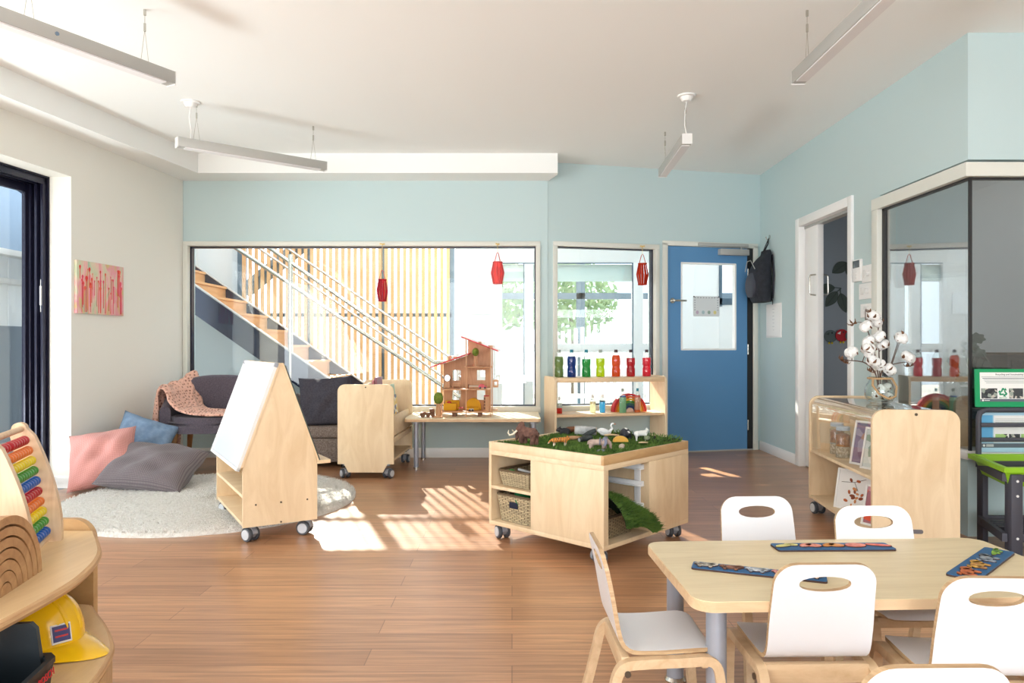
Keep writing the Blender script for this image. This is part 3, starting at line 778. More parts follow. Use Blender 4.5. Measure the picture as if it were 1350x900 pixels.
# ---------------------------------------------------------------- rug
rug = MB(); rr = random.Random(3); nr, na = 46, 180; RR = 0.93
rows = []
for i in range(nr+1):
    rad = RR*i/nr
    row = []
    for j in range(na):
        a = 2*PI*j/na
        e = min(1.0, (nr-i)/1.6+0.15)
        q = rad+rr.uniform(-0.008, 0.008); row.append(rug.v((q*math.cos(a), q*math.sin(a), 0.012+0.020*e+rr.uniform(-0.006, 0.006))))
    rows.append(row)
for i in range(1, nr):
    for j in range(na): rug.f([rows[i][j], rows[i+1][j], rows[i+1][(j+1) % na], rows[i][(j+1) % na]])
rug.f(rows[1])
for _ in range(26000):
    a_, q_ = rr.uniform(0, 2*PI), RR*math.sqrt(rr.random()); x_, y_ = q_*math.cos(a_), q_*math.sin(a_); z_ = 0.024; l_ = rr.uniform(0.010, 0.020); t_ = rr.uniform(0, 2*PI); k_ = rr.uniform(0.2, 0.9)*l_; w_ = 0.0028
    dx_, dy_ = math.cos(t_), math.sin(t_); rug.f([rug.v((x_-dy_*w_, y_+dx_*w_, z_)), rug.v((x_+dy_*w_, y_-dx_*w_, z_)), rug.v((x_+dx_*k_, y_+dy_*k_, z_+l_))])
skirt = [rug.v((RR*1.003*math.cos(2*PI*j/na), RR*1.003*math.sin(2*PI*j/na), 0.0)) for j in range(na)]
for j in range(na): rug.f([rows[nr][j], skirt[j], skirt[(j+1) % na], rows[nr][(j+1) % na]])
M['rug'] = mat('cream_grey_shag', (240, 238, 233), 0.95, spec=0.1, vary=(60, (222, 219, 212)), bump=(140, 1.0))
tag(rug.build('round_rug', 'rug', loc=(-2.0, 4.82, 0), sharp=180), 'round pale cream shag rug on the timber floor under the easel unit', 'rug')

# ---------------------------------------------------------------- child easel shelf shaped like a house
hz = math.radians(31)
hs = thing('house_easel', 'house-shaped birch easel shelf on casters with a whiteboard roof side', 'easel', (-1.238, 3.862, 0), hz)
HW, HL = 0.195, 0.84; zb, ze, za = 0.085, 0.40, 0.945
def house_panel(y0, y1): 
    b = MB(); b.prism([(-HW, zb), (HW, zb), (HW, ze), (0.012, za), (-0.012, za), (-HW, ze)], y0, y1, 'y'); return b
fp = house_panel(0, 0.018).build('end_panel', 'ply', hs)
for (x, z) in ((-0.13, 0.20), (0.0, 0.20), (0.14, 0.20), (0.0, 0.095)):
    b = MB(); b.cyl((x, 0.001, z), (x, -0.003, z), 0.005, n=10); b.build('screw', 'screw', fp)
house_panel(HL-0.018, HL).build('end_panel', 'ply', hs)
for z in (zb+0.001, 0.235):
    b = MB(); b.bb(-HW+0.003, HW-0.003, 0.018, HL-0.018, z, z+0.018, 0.001); b.build('shelf', 'plyx', hs)
b = MB(); b.bb(-0.008, 0.008, 0.018, HL-0.018, zb+0.02, 0.80); b.build('divider', 'ply', hs)
sa = math.atan2(za-ze, HW)
for s in (-1, 1):
    # roof boards; local u runs up the slope
    d = Vector((-s*math.cos(sa), 0, math.sin(sa))); n = Vector((s*math.sin(sa), 0, math.cos(sa)))
    p0 = Vector((s*HW, 0, ze))
    def rb(u, w, y): return tuple(p0+d*u+n*w+Vector((0, y, 0)))
    LS = math.hypot(HW, za-ze)
    def slab(b, u0, u1, w0, w1, y0, y1):
        b.loft([[rb(u0, w0, y), rb(u1, w0, y), rb(u1, w1, y), rb(u0, w1, y)] for y in (y0, y1)])
    b = MB(); slab(b, 0.0, LS-0.006, 0.001, 0.012, -0.004, HL+0.004); rbd = b.build('roof_board', 'ply', hs)
    if s < 0:
        b = MB(); slab(b, -0.01, LS-0.02, 0.013, 0.022, 0.012, HL-0.004); wb = b.build('whiteboard', mat('whiteboard_surface', (212, 219, 228), 0.25), hs)
        b = MB(); slab(b, -0.02, LS-0.012, 0.012, 0.028, -0.004, 0.012); slab(b, -0.02, LS-0.012, 0.012, 0.028, HL-0.006, HL+0.008)
        slab(b, -0.024, -0.008, 0.012, 0.028, -0.004, HL+0.008); slab(b, LS-0.024, LS-0.01, 0.012, 0.028, -0.004, HL+0.008); b.build('board_frame', 'aluw', wb)
        for y in (0.004, HL+0.001):
            b = MB(); slab(b, LS-0.03, LS-0.006, 0.011, 0.030, y-0.012, y+0.012); b.build('corner_cap', 'caster_shell', wb)
    else:
        b = MB(); slab(b, -0.01, LS-0.02, 0.013, 0.020, 0.004, HL-0.004); b.build('chalkboard', mat('dark_board', (70, 78, 74), 0.6), hs)
        b = MB(); b.bb(HW-0.005, HW+0.075, 0.0, HL, ze-0.012, ze+0.008, 0.002); b.build('pen_tray', 'plyx', hs)
for (x, y, a) in ((-0.14, 0.045, 0.5), (0.15, 0.045, 0.9), (-0.14, HL-0.06, 0.4), (0.15, HL-0.06, 1.2)): caster(hs, x, y, zb, a+PI/2, 0.038)

# ---------------------------------------------------------------- tub armchair with blanket
M['tweed'] = mat('grey_purple_wool', (104, 96, 106), 0.95, spec=0.15, vary=(140, (84, 78, 88)), bump=(260, 0.4), sheen=0.15)
M['tweed_dark'] = mat('charcoal_cotton', (72, 70, 78), 0.95, spec=0.15, vary=(90, (60, 58, 66)), bump=(200, 0.4))
M['tweed_brown'] = mat('brown_grey_tweed', (140, 128, 120), 0.95, spec=0.15, vary=(110, (108, 96, 90)), bump=(260, 0.5))
ac = thing('tub_armchair', 'grey tub armchair with wooden legs in the corner by the wide window', 'armchair', (-2.53, 6.10, 0), math.radians(8))
def tub(a):
    """centre line and top height of the curved back; a from -1 (left arm front) to 1 (right arm front)"""
    th = a*math.radians(112)
    x = 0.33*math.copysign(abs(math.sin(th))**0.75, math.sin(th)); y = 0.27*math.copysign(abs(math.cos(th))**0.75, math.cos(th))-0.02
    if abs(a) > 0.85: y -= (abs(a)-0.85)*0.55
    h = 0.58+0.20*max(0.0, math.cos(min(PI/2, abs(a)*1.75)))**0.7
    if abs(a) > 0.9: h -= (abs(a)-0.9)*0.35
    return x, y, h
b = MB(); rings = []
na_ = 40
for i in range(na_+1):
    a = -1+2*i/na_
    x, y, h = tub(a); x2, y2, _ = tub(min(1, a+0.01)); x1, y1, _ = tub(max(-1, a-0.01))
    tx, ty = x2-x1, y2-y1; L = math.hypot(tx, ty); nx, ny = -ty/L, tx/L
    tk = 0.042
    prof = [(-tk*0.8, 0.335), (tk*0.8, 0.335), (tk, 0.365), (tk, h-0.04), (tk*0.75, h-0.012), (0, h), (-tk*0.75, h-0.012), (-tk, h-0.04), (-tk, 0.365)]
    lean = 0.10*max(0, math.cos(a*1.6))
    rings.append([(x+nx*u, y+ny*u+lean*max(0, z-0.45), z) for u, z in prof])
b.loft(rings); b.build('curved_back', 'tweed', ac, sharp=60)
b = MB(); b.prism(ellipse(0, -0.08, 0.315, 0.30, 36, 3.2), 0.335, 0.40, 'z'); bmesh.ops.bevel(b.bm, geom=[e for e in b.bm.edges if abs(e.verts[0].co.z-e.verts[1].co.z) < 1e-4], offset=0.025, segments=4, affect='EDGES')
b.build('seat', 'tweed', ac, sharp=70)
b = MB(); b.prism(ellipse(0, -0.085, 0.30, 0.30, 36, 3.0), 0.378, 0.462, 'z'); bmesh.ops.bevel(b.bm, geom=[e for e in b.bm.edges if abs(e.verts[0].co.z-e.verts[1].co.z) < 1e-4], offset=0.04, segments=4, affect='EDGES')
b.build('seat_cushion', 'tweed', ac, sharp=70)
for sx in (-1, 1):
    for (y0, y1) in ((-0.24, -0.30), (0.16, 0.24)):
        b = MB(); b.cyl((sx*0.225, y0, 0.345), (sx*0.27, y1, 0.0), 0.026, 0.014, 14); b.build('leg', 'oak', ac)
# knitted blanket: draped from the seat up over the left arm and down to the floor
M['knit'] = knit('dusty_pink_chunky_knit', (232, 184, 164), (156, 104, 90), 40.0)
bl_path = [(0.20, -0.22, 0.476), (0.05, -0.20, 0.478), (-0.09, -0.15, 0.486), (-0.20, -0.08, 0.515), (-0.262, -0.03, 0.575), (-0.29, 0.02, 0.64), (-0.335, 0.03, 0.685), (-0.385, 0.03, 0.655), (-0.405, 0.02, 0.58), (-0.412, 0.02, 0.44), (-0.42, 0.02, 0.28), (-0.43, 0.02, 0.16), (-0.44, 0.02, 0.045)]
bl_w = [0.13, 0.16, 0.20, 0.24, 0.26, 0.25, 0.235, 0.235, 0.23, 0.21, 0.19, 0.17, 0.16]
def lerp_path(path, t):
    f = t*(len(path)-1); i = min(int(f), len(path)-2); q = f-i
    P0 = Vector(path[max(i-1, 0)]); P1 = Vector(path[i]); P2 = Vector(path[i+1]); P3 = Vector(path[min(i+2, len(path)-1)])
    return 0.5*((2*P1)+(-P0+P2)*q+(2*P0-5*P1+4*P2-P3)*q*q+(-P0+3*P1-3*P2+P3)*q**3)
def blanket(u, v):
    c = lerp_path(bl_path, u); f = u*(len(bl_w)-1); i = min(int(f), len(bl_w)-2); w = bl_w[i]+(bl_w[i+1]-bl_w[i])*(f-i)
    s = (v-0.5)*2
    fold = 0.020*math.sin(s*9+u*6)*(0.4+0.6*u)+0.008*math.sin(s*17-u*9)
    up = max(0.0, 1-abs(u-0.46)/0.16)
    yy = c.y+s*w+0.02*math.sin(u*14+s*2)
    rise = (0.13*max(0, s)*up)                      # follows the arm as it climbs into the back
    if u < 0.35: rise += 0.02*max(0, -s)*0
    x = c.x+(fold if u > 0.5 else 0.3*fold)+(0.10*max(0, s)**1.5*(1 if 0.3 < u else u/0.3) if u < 0.60 else 0.07*max(0, s)**1.5)
    return (x, yy, max(0.012, c.z+rise+(abs(fold)*0.9 if u < 0.62 else 0)+0.006))
b = MB(); b.grid(blanket, 70, 34)
o = b.build('knitted_blanket', 'knit', loc=(-2.53, 6.10, 0), rz=math.radians(8), sharp=180, solid=0.02)
tag(o, 'dusty pink chunky knitted blanket draped over the arm of the grey armchair', 'blanket')

# ---------------------------------------------------------------- pillows
def pillow_mb(w, h, t, pinch=0.04, seed=0, wr=0.018):
    rnd = random.Random(seed); ph = [rnd.uniform(0, 6) for _ in range(6)]
    b = MB()
    def side(sg):
        def fn(u, v):
            a, c = u*2-1, v*2-1
            e = max(0.0, (1-abs(a)**2.6)*(1-abs(c)**2.6))**0.5
            x = a*w/2*(1-pinch*(1-a*a)*0-pinch*1.6*(1-c*c)*abs(a)**3); z = c*h/2*(1-pinch*1.6*(1-a*a)*abs(c)**3)
            y = sg*(t/2*e+wr*e*(math.sin(a*5+c*3+ph[0])*math.sin(c*4-a*2+ph[1])+0.5*math.sin(a*9-c*7+ph[2])))
            return (x, y, z)
        return fn
    b.grid(side(1), 26, 26); b.grid(side(-1), 26, 26)
    bmesh.ops.remove_doubles(b.bm, verts=b.bm.verts, dist=0.0006)
    return b
M['pinkcord'] = weave('pink_waffle_cord', (226, 168, 160), (196, 134, 128), 17.0, strength=0.5)
M['greycord'] = weave('grey_waffle_cord', (136, 126, 128), (100, 92, 96), 17.0, strength=0.5)
M['denim'] = mat('light_blue_denim', (134, 158, 186), 0.9, spec=0.15, vary=(30, (116, 142, 172)), bump=(220, 0.3))
def pillow(label, m, loc, rot, w, h, t, seed, piping=None):
    r = pillow_mb(w, h, t, 0.05, seed).build('cushion', m, loc=loc, rot=rot, sharp=180); tag(r, label, 'cushion'); 
    if piping:
        b = MB(); b.tube([(-w/2+0.02, 0.0, -h/2+0.03), (-w/2+0.004+0.02, 0, 0), (-w/2+0.02, 0, h/2-0.03)], 0.005, 6); b.build('zip', piping, r)
    return r
pillow('pink corded cushion leaning on the left wall by the side door', 'pinkcord', (-2.945, 5.18, 0.225), (math.radians(-30), math.radians(-8), math.radians(14)), 0.45, 0.44, 0.23, 1)
pillow('pale blue denim cushion propped behind the grey corded cushion', 'denim', (-2.86, 5.57, 0.285), (math.radians(-26), math.radians(20), math.radians(18)), 0.42, 0.42, 0.22, 2, 'navy')
pillow('grey corded cushion slumped on the rug edge in front of the blue cushion', 'greycord', (-2.57, 5.16, 0.165), (math.radians(-60), math.radians(5), math.radians(-5)), 0.64, 0.46, 0.24, 5)

# ---------------------------------------------------------------- sofa
sf = thing('sofa', 'brown grey tweed sofa under the wide window beside the bookcase', 'sofa', (-1.74, 6.36, 0), 0.0)
SX = 0.35
def soft(x0, x1, y0, y1, z0, z1, bev=0.03):
    b = MB(); b.bb(x0, x1, y0, y1, z0, z1, bev, 4); return b
soft(-SX, SX, -0.26, 0.24, 0.05, 0.25, 0.012).build('base', 'tweed_brown', sf, sharp=60)
soft(-SX+0.005, SX-0.005, -0.27, 0.16, 0.25, 0.355, 0.03).build('seat_cushion', 'tweed_brown', sf, sharp=60)
soft(-SX, SX, 0.13, 0.27, 0.25, 0.60, 0.04).build('backrest', mat('dark_brown_tweed', (92, 84, 82), 0.95, bump=(260, 0.5)), sf, sharp=60)
for sx in (-1, 1):
    for sy in (-1, 1):
        b = MB(); b.cyl((sx*0.30, sy*0.2, 0.05), (sx*0.30, sy*0.2, 0), 0.02, n=12); b.build('foot', 'black', sf)
pillow('dark charcoal square cushion leaning back on the brown tweed sofa', 'tweed_dark', (-1.615, 6.22, 0.555), (math.radians(-14), math.radians(-3), math.radians(2)), 0.46, 0.44, 0.18, 9)

# ---------------------------------------------------------------- mobile bookcase with books
bk = thing('mobile_bookcase', 'birch mobile book display on casters beside the sofa', 'bookcase', (-1.14, 5.61, 0), math.radians(-2))
bw, bd, btop = 0.22, 0.84, 0.735
def bk_panel(y0, y1):
    b = MB()
    ol = [(-bw, 0.115), (-bw+0.05, 0.115), (-bw+0.085, 0.05), (bw-0.085, 0.05), (bw-0.05, 0.115), (bw, 0.115)]+[p for p in rrect(-bw, 0.4, bw, btop, (0, 0, 0.055, 0.055), 6) if p[1] > 0.41]
    b.prism(ol, y0, y1, 'y'); return b
fpn = bk_panel(0, 0.018).build('end_panel', 'ply', bk)
b = MB(); b.cyl((0, 0.001, btop-0.022), (0, -0.003, btop-0.022), 0.006, n=10); b.build('screw', 'screw', fpn)
bk_panel(bd-0.018, bd).build('end_panel', 'ply', bk)
b = MB(); b.bb(-bw+0.01, bw-0.01, 0.018, bd-0.018, 0.13, 0.148); b.build('shelf', 'plyx', bk)
b = MB(); b.bb(-0.05, 0.05, 0.12, 0.20, 0.035, 0.052); b.build('glide_block', 'plyx', bk)
for sx in (-1, 1):
    b = MB(); b.bb(sx*(bw-0.022), sx*(bw-0.004), 0.018, bd-0.018, 0.275, 0.315, 0.002); b.build('front_rail', 'plyx', bk)
    b = MB(); b.T = Matrix.Translation((sx*(bw-0.014), 0, 0.33)) @ Matrix.Rotation(sx*math.radians(-8), 4, 'Y'); b.bb(-0.006, 0.006, 0.018, bd-0.018, 0.0, 0.15, 0.001); b.build('book_lip', 'plyx', bk)
b = MB(); b.bb(-bw+0.02, bw-0.02, 0.018, bd-0.018, 0.33, 0.342); b.build('book_shelf', 'plyx', bk)
b = MB(); b.bb(-0.006, 0.006, 0.018, bd-0.018, 0.34, 0.66); b.build('centre_board', 'plyx', bk)
for (x, y, a) in ((-bw+0.055, 0.04, 2.2), (bw-0.055, 0.04, 1.2), (-bw+0.055, bd-0.05, 1.8), (bw-0.055, bd-0.05, 1.5)): caster(bk, x, y, 0.115, a, 0.036)
def book(label, m, x, y, z, w, h, t, rot, pages=True):
    T = Matrix.Rotation(math.radians(-2), 4, 'Z')
    p = Vector((-1.14, 5.61, 0))+T.to_3x3()@Vector((x, y, z))
    r = thing('picture_book', label, 'book', p, group='picture books in the mobile bookcase', rot=rot)
    b = MB(); b.bb(-t/2, -t/2+0.003, -w/2, w/2, 0, h); b.bb(t/2-0.003, t/2, -w/2, w/2, 0, h); b.bb(-t/2, t/2, -w/2, -w/2+0.003, 0, h); b.build('cover', m, r)
    b = MB(); b.bb(-t/2+0.003, t/2-0.003, -w/2+0.003, w/2-0.005, 0.004, h-0.004); b.build('pages', 'paper', r)
def patches(name, base, cols, scale):
    m, nt, bs = nmat(name); bs.inputs['Roughness'].default_value = 0.45
    tc = N(nt, 'ShaderNodeTexCoord'); v = N(nt, 'ShaderNodeTexVoronoi', Scale=scale); nt.links.new(tc.outputs['Object'], v.inputs['Vector'])
    sp = N(nt, 'ShaderNodeSeparateColor'); nt.links.new(v.outputs['Color'], sp.inputs['Color'])
    r = N(nt, 'ShaderNodeValToRGB'); r.color_ramp.interpolation = 'CONSTANT'
    allc = [base]+cols
    while len(r.color_ramp.elements) < len(allc): r.color_ramp.elements.new(0.5)
    for i, c in enumerate(allc): r.color_ramp.elements[i].position = 0 if i == 0 else 0.35+0.65*i/len(allc)-0.05; r.color_ramp.elements[i].color = srgb(c)
    nt.links.new(sp.outputs[0], r.inputs['Fac']); nt.links.new(r.outputs['Color'], bs.inputs['Base Color'])
    return m
M['comic'] = patches('yellow_comic_cover', (238, 214, 120), [(246, 240, 226), (90, 120, 90), (236, 190, 60), (80, 90, 120)], 22)
M['pinkcover'] = mat('dusty_pink_cover', (206, 130, 140), 0.5); M['mauve'] = mat('mauve_cover', (160, 110, 130), 0.5)
M['creamcover'] = mat('cream_cover', (236, 222, 204), 0.5); M['greencover'] = mat('mint_green_cover', (170, 204, 178), 0.5)
book('yellow comic-patterned picture book facing the dollhouse from the bookcase', 'comic', bw-0.035, 0.30, 0.345, 0.21, 0.29, 0.012, (0, math.radians(-7), math.radians(-4)))
book('mint green picture book standing behind the yellow one in the bookcase', 'greencover', bw-0.065, 0.40, 0.345, 0.26, 0.37, 0.014, (0, math.radians(-6), 0))
book('mauve picture book at the middle of the bookcase top', 'mauve', 0.03, 0.42, 0.345, 0.24, 0.43, 0.02, (0, math.radians(-3), 0))
book('dusty pink picture book leaning at the top of the bookcase', 'pinkcover', -0.03, 0.40, 0.345, 0.25, 0.41, 0.016, (0, math.radians(3), 0))
book('cream picture book lowest at the front of the bookcase', 'creamcover', -0.08, 0.30, 0.345, 0.26, 0.385, 0.016, (0, math.radians(5), 0))
# ---------------------------------------------------------------- low bench table under the wide window
bt = thing('bench_table', 'low pale laminate bench table with silver legs under the wide window', 'table', (-0.325, 6.33, 0))
b = MB(); b.prism(rrect(-0.575, -0.30, 0.565, 0.335, 0.025), 0.400, 0.428, 'z'); b.build('table_top', 'bench', bt)
b = MB(); b.prism(rrect(-0.5765, -0.3015, 0.5665, 0.3365, 0.026), 0.398, 0.420, 'z'); b.build('edge_band', 'tabedge', bt)
for (x, y) in ((-0.485, -0.24), (-0.485, 0.25), (0.51, -0.23), (0.51, 0.26)):
    b = MB(); b.cyl((x, y, 0.012), (x, y, 0.40), 0.020, n=18); b.cyl((x, y, 0.38), (x, y, 0.40), 0.04, n=18); lg = b.build('leg', 'grey_tube', bt)
    b = MB(); b.cyl((x, y, 0), (x, y, 0.014), 0.024, n=18); b.build('foot', 'steel', lg)

# ---------------------------------------------------------------- dollhouse on the bench
TZ = 0.428
DHX, DHY = PX(612, 6.30), 6.30
dh = thing('dollhouse', 'open wooden dollhouse with red roof edges on the bench table', 'dollhouse', (DHX, DHY, TZ))
q = 6.30/950.0
def dx(px): return (px-612)*q
def dz(py): return (549.0-py)*q
XL, XM, XRr = dx(583), dx(616), dx(647)
z0, z1, z2 = dz(542.5), dz(513.5), dz(484.5)
th = 0.009
def with_holes(b, x0, x1, zlo, zhi, holes, y0, y1):
    xs = sorted({x0, x1, *[h[0] for h in holes], *[h[1] for h in holes]})
    for xa, xb in zip(xs[:-1], xs[1:]):
        z = zlo
        for h in sorted([h for h in holes if h[0] <= xa+1e-6 and h[1] >= xb-1e-6], key=lambda t: t[2]):
            b.bb(xa, xb, y0, y1, z, h[2]); z = h[3]
        b.bb(xa, xb, y0, y1, z, zhi)
wins = [(dx(595), dx(606), dz(504), dz(490)), (dx(595), dx(606), dz(530), dz(517)), (dx(628), dx(639), dz(503.5), dz(490)), (dx(628), dx(639), dz(530), dz(517))]
zs = lambda x: dz(486)+(x-dx(569))/(dx(620)-dx(569))*(dz(468)-dz(486))        # left roof line
zr = lambda x: dz(446.5)+(x-dx(609))/(dx(657)-dx(609))*(dz(465)-dz(446.5))    # right roof line
b = MB(); DB = 0.12
with_holes(b, XL, XM, z0, zs(XL)-0.004, wins[:2], DB, DB+0.006); b.prism([(XL, zs(XL)-0.004), (XM, zs(XL)-0.004), (XM, zs(XM)-0.004)], DB, DB+0.006, 'y')
with_holes(b, XM, XRr, z0, zr(XRr)-0.004, wins[2:], DB, DB+0.006); b.prism([(XM, zr(XRr)-0.004), (XRr, zr(XRr)-0.004), (XM, zr(XM)-0.004)], DB, DB+0.006, 'y')
bmesh.ops.remove_doubles(b.bm, verts=b.bm.verts, dist=1e-5)
b.build('back_wall', 'toywood', dh)
for (xa, xb, z, nm) in ((XL-0.01, XRr+0.012, z0, 'floor_board'), (XL, XRr, z1, 'floor_board'), (XM-0.022, XRr+0.015, z2, 'floor_board')):
    b = MB(); b.bb(xa, xb, -DB, DB, z-th, z, 0.001); b.build(nm, 'toywood', dh)
M['redroof'] = mat('red_painted_roof_edge', (196, 48, 50), 0.5)
for (xa, xb, fn) in ((dx(569), dx(620), zs), (dx(609), dx(657), zr)):
    b = MB(); b.prism([(xa, fn(xa)), (xb, fn(xb)), (xb, fn(xb)+0.010), (xa, fn(xa)+0.010)], -DB-0.008, DB+0.01, 'y'); b.build('roof', 'redroof', dh)
posts = [(XL-0.008, 0.0, zs(XL)+0.012), (XL+0.006, -1, zs(XL)), (XM-0.002, -1, zr(XM)+0.018), (XRr+0.003, -1, zr(XRr)+0.02), (XRr+0.012, 0, zr(XRr)+0.03)]
for (x, s, zt_) in posts:
    b = MB(); y = -DB-0.004 if s else DB*0.4
    b.bb(x-0.0045, x+0.0045, y-0.0045, y+0.0045, 0.0, zt_); b.build('corner_post', 'toywood', dh)
for x in (dx(600), dx(633)):
    b = MB(); b.bb(x-0.016, x+0.016, -DB+0.01, DB-0.01, 0.0, z0-th); b.build('foot_block', 'darkwood', dh)
for (px, py) in ((633, 451), (646, 456), (600, 471), (593, 469)):
    x = dx(px); zz = (zr(x) if px > 620 else zs(x))+0.004; b = MB(); b.bb(x-0.014, x+0.014, -0.02, 0.02, zz-0.004, zz+0.022+(0.02 if px == 593 else 0), 0.002); b.build('chimney', 'toywood', dh)
b = MB(); b.prism(rrect(dx(650), dz(512), dx(657), dz(502), 0.006), -0.03, 0.03, 'y', hole=rrect(dx(651.6), dz(509.5), dx(655.4), dz(504.5), 0.003)); b.build('balcony_box', 'toywood', dh)
b = MB(); b.bb(dx(648), dx(656), -0.05, 0.05, dz(542), dz(541), 0.001); b.build('door_step', 'toywood', dh)
def toy(name, label, cat, px, z, y, fn, m, parts=(), group='dollhouse toys'):
    t = thing(name, label, cat, (DHX+dx(px), DHY+y, TZ+z), group=group)
    for (pn, f2, mm) in [(fn[0], fn[1], m)]+list(parts):
        b = MB(); f2(b); b.build(pn, mm, t)
    return t
M['mustard'] = mat('mustard_felt', (222, 166, 34), 0.8); M['toygreen'] = mat('mossy_green_felt', (122, 142, 54), 0.85, vary=(60, (100, 122, 40)))
def toytree(label, px, z, y, trunk_h, cr):
    toy('toy_tree', label, 'toy tree', px, z, y, ('trunk', lambda b: (b.cyl((-0.008, 0, 0.008), (-0.013, 0, trunk_h), 0.007, n=10), b.cyl((0.008, 0, 0.008), (0.013, 0, trunk_h), 0.007, n=10), b.cyl((0, 0, 0), (0, 0, trunk_h*0.9), 0.009, n=10))), 'toywood',
        [('base', lambda b: b.prism(ellipse(0, 0, 0.034, 0.026, 20), 0, 0.009, 'z'), 'toywood'), ('crown', lambda b: b.ball((0, 0, trunk_h+cr*0.75), (cr*0.86, cr*0.8, cr*1.1)), 'toygreen')])
t_ = toy('toy_tree', 'big toy tree with green crown and thick pale trunk in front of the dollhouse', 'toy tree', 581, 0.0, -0.20,
    ('trunk', lambda b: b.tube([(0, 0, 0.01), (0, 0, 0.08), (0, 0, 0.14)], [0.024, 0.020, 0.017], 14)), 'toywood',
    [('base', lambda b: b.bb(-0.034, 0.034, -0.022, 0.022, 0, 0.014, 0.003), 'toywood'), ('crown', lambda b: b.ball((0, 0, 0.165), (0.042, 0.04, 0.052), 18, 12), 'toygreen')])
toytree('small toy tree with green crown on the top floor of the dollhouse', 627, z2, 0.0, 0.10, 0.034)
toy('toy_sofa', 'mustard yellow toy sofa on the dollhouse ground floor', 'toy sofa', 594, z0, 0.0, ('seat', lambda b: (b.bb(-0.06, 0.055, -0.04, 0.045, 0.0, 0.065, 0.012))), 'mustard',
    [('backrest', lambda b: b.bb(-0.05, 0.075, 0.045, 0.062, 0.0, 0.085, 0.01), 'mustard'), ('cushion', lambda b: b.ball((-0.012, 0, 0.07), (0.02, 0.014, 0.012)), 'redroof')])
toy('toy_armchair', 'rounded mustard toy armchair with arched back in the dollhouse', 'toy armchair', 623.5, z0, 0.03, ('backrest', lambda b: b.prism([(0.07*math.cos(PI*i/18), 0.02+0.085*math.sin(PI*i/18)) for i in range(19)]+[(-0.07, 0), (0.07, 0)], 0.0, 0.04, 'y')), 'mustard',
    [('seat', lambda b: b.bb(-0.055, 0.055, -0.05, 0.0, 0.0, 0.028, 0.01), 'mustard')])
toy('toy_coffee_table', 'little red toy table beside the mustard toy sofa', 'toy table', 608, z0, -0.06, ('table_top', lambda b: b.prism(ellipse(0, 0, 0.024, 0.018, 16), 0.026, 0.032, 'z')), 'redroof',
    [('leg', (lambda s: (lambda b: b.cyl((s*0.014, 0, 0), (s*0.012, 0, 0.026), 0.003, n=8)))(s), 'toywood') for s in (-1, 1)])
toy('toy_pram', 'tiny dark and white wheeled toy before the mustard armchair', 'toy', 622, z0, -0.08, ('body', lambda b: b.bb(-0.020, 0.020, -0.012, 0.012, 0.010, 0.022, 0.004)), 'aluw',
    [('wheel', (lambda s: (lambda b: b.cyl((s*0.012, -0.016, 0.009), (s*0.012, 0.016, 0.009), 0.009, n=12)))(s), 'black') for s in (-1, 1)])
toy('toy_bookcase', 'tall toy cupboard with a red top on the dollhouse ground floor', 'toy cupboard', 641.5, z0, -0.01, ('body', lambda b: b.bb(-0.022, 0.022, -0.035, 0.035, 0, 0.125, 0.002)), 'toywood',
    [('top', lambda b: b.bb(-0.023, 0.023, -0.036, 0.036, 0.125, 0.131), 'redroof')]+[('shelf_slot', (lambda k: (lambda b: b.bb(-0.0235, -0.010, -0.037, -0.03, 0.012+k*0.028, 0.034+k*0.028)))(k), 'darkwood') for k in range(4)])
toy('toy_vanity', 'toy dressing table with round mirror on the dollhouse middle floor', 'toy dresser', 589, z1, 0.05, ('body', lambda b: b.bb(-0.026, 0.026, -0.02, 0.02, 0, 0.056, 0.003)), 'toywood',
    [('mirror', lambda b: b.prism(ellipse(0, 0.088, 0.026, 0.030, 20), -0.004, 0.004, 'y'), 'steel'), ('mirror_rim', lambda b: b.tube([(0.027*math.cos(a*PI/10), 0, 0.088+0.031*math.sin(a*PI/10)) for a in range(20)], 0.004, 6, closed=True), 'darkwood')])
toy('toy_bench', 'toy bench with slatted back below the middle floor window of the dollhouse', 'toy bench', 601, z1, 0.05, ('seat', lambda b: b.bb(-0.036, 0.036, -0.02, 0.02, 0.014, 0.022, 0.002)), 'toywood',
    [('leg', (lambda s: (lambda b: b.bb(s*0.03-0.004, s*0.03+0.004, -0.018, 0.018, 0, 0.014)))(s), 'toywood') for s in (-1, 1)]+[('backrest', lambda b: b.bb(-0.036, 0.036, 0.016, 0.02, 0.022, 0.045, 0.001), 'toywood')])
toy('toy_bed', 'toy bed with cream mattress on the dollhouse middle floor', 'toy bed', 624.5, z1, 0.02, ('mattress', lambda b: b.bb(-0.042, 0.042, -0.03, 0.03, 0.012, 0.026, 0.004)), mat('cream_toy_cloth', (228, 206, 182), 0.8),
    [('bed_frame', lambda b: b.bb(-0.045, 0.045, -0.033, 0.033, 0.0, 0.012, 0.002), 'toywood'), ('headboard', lambda b: b.bb(-0.048, -0.042, -0.033, 0.033, 0, 0.035, 0.002), 'darkwood')])
toy('toy_car', 'red toy car on the dollhouse middle floor', 'toy car', 636.5, z1, -0.04, ('body', lambda b: b.prism([(-0.034, 0.008), (0.034, 0.008), (0.036, 0.022), (0.016, 0.026), (0.006, 0.040), (-0.022, 0.040), (-0.034, 0.026)], -0.016, 0.016, 'y')), mat('glossy_red_toy_paint', (206, 44, 56), 0.3),
    [('wheel', (lambda s: (lambda b: b.cyl((s*0.02, -0.018, 0.009), (s*0.02, 0.018, 0.009), 0.009, n=14)))(s), 'black') for s in (-1, 1)])
tk = thing('toy_truck', 'dark wooden toy tractor on the bench at the left of the dollhouse', 'toy truck', (DHX+dx(567), DHY-0.16, TZ), math.radians(8), group='dollhouse toys')
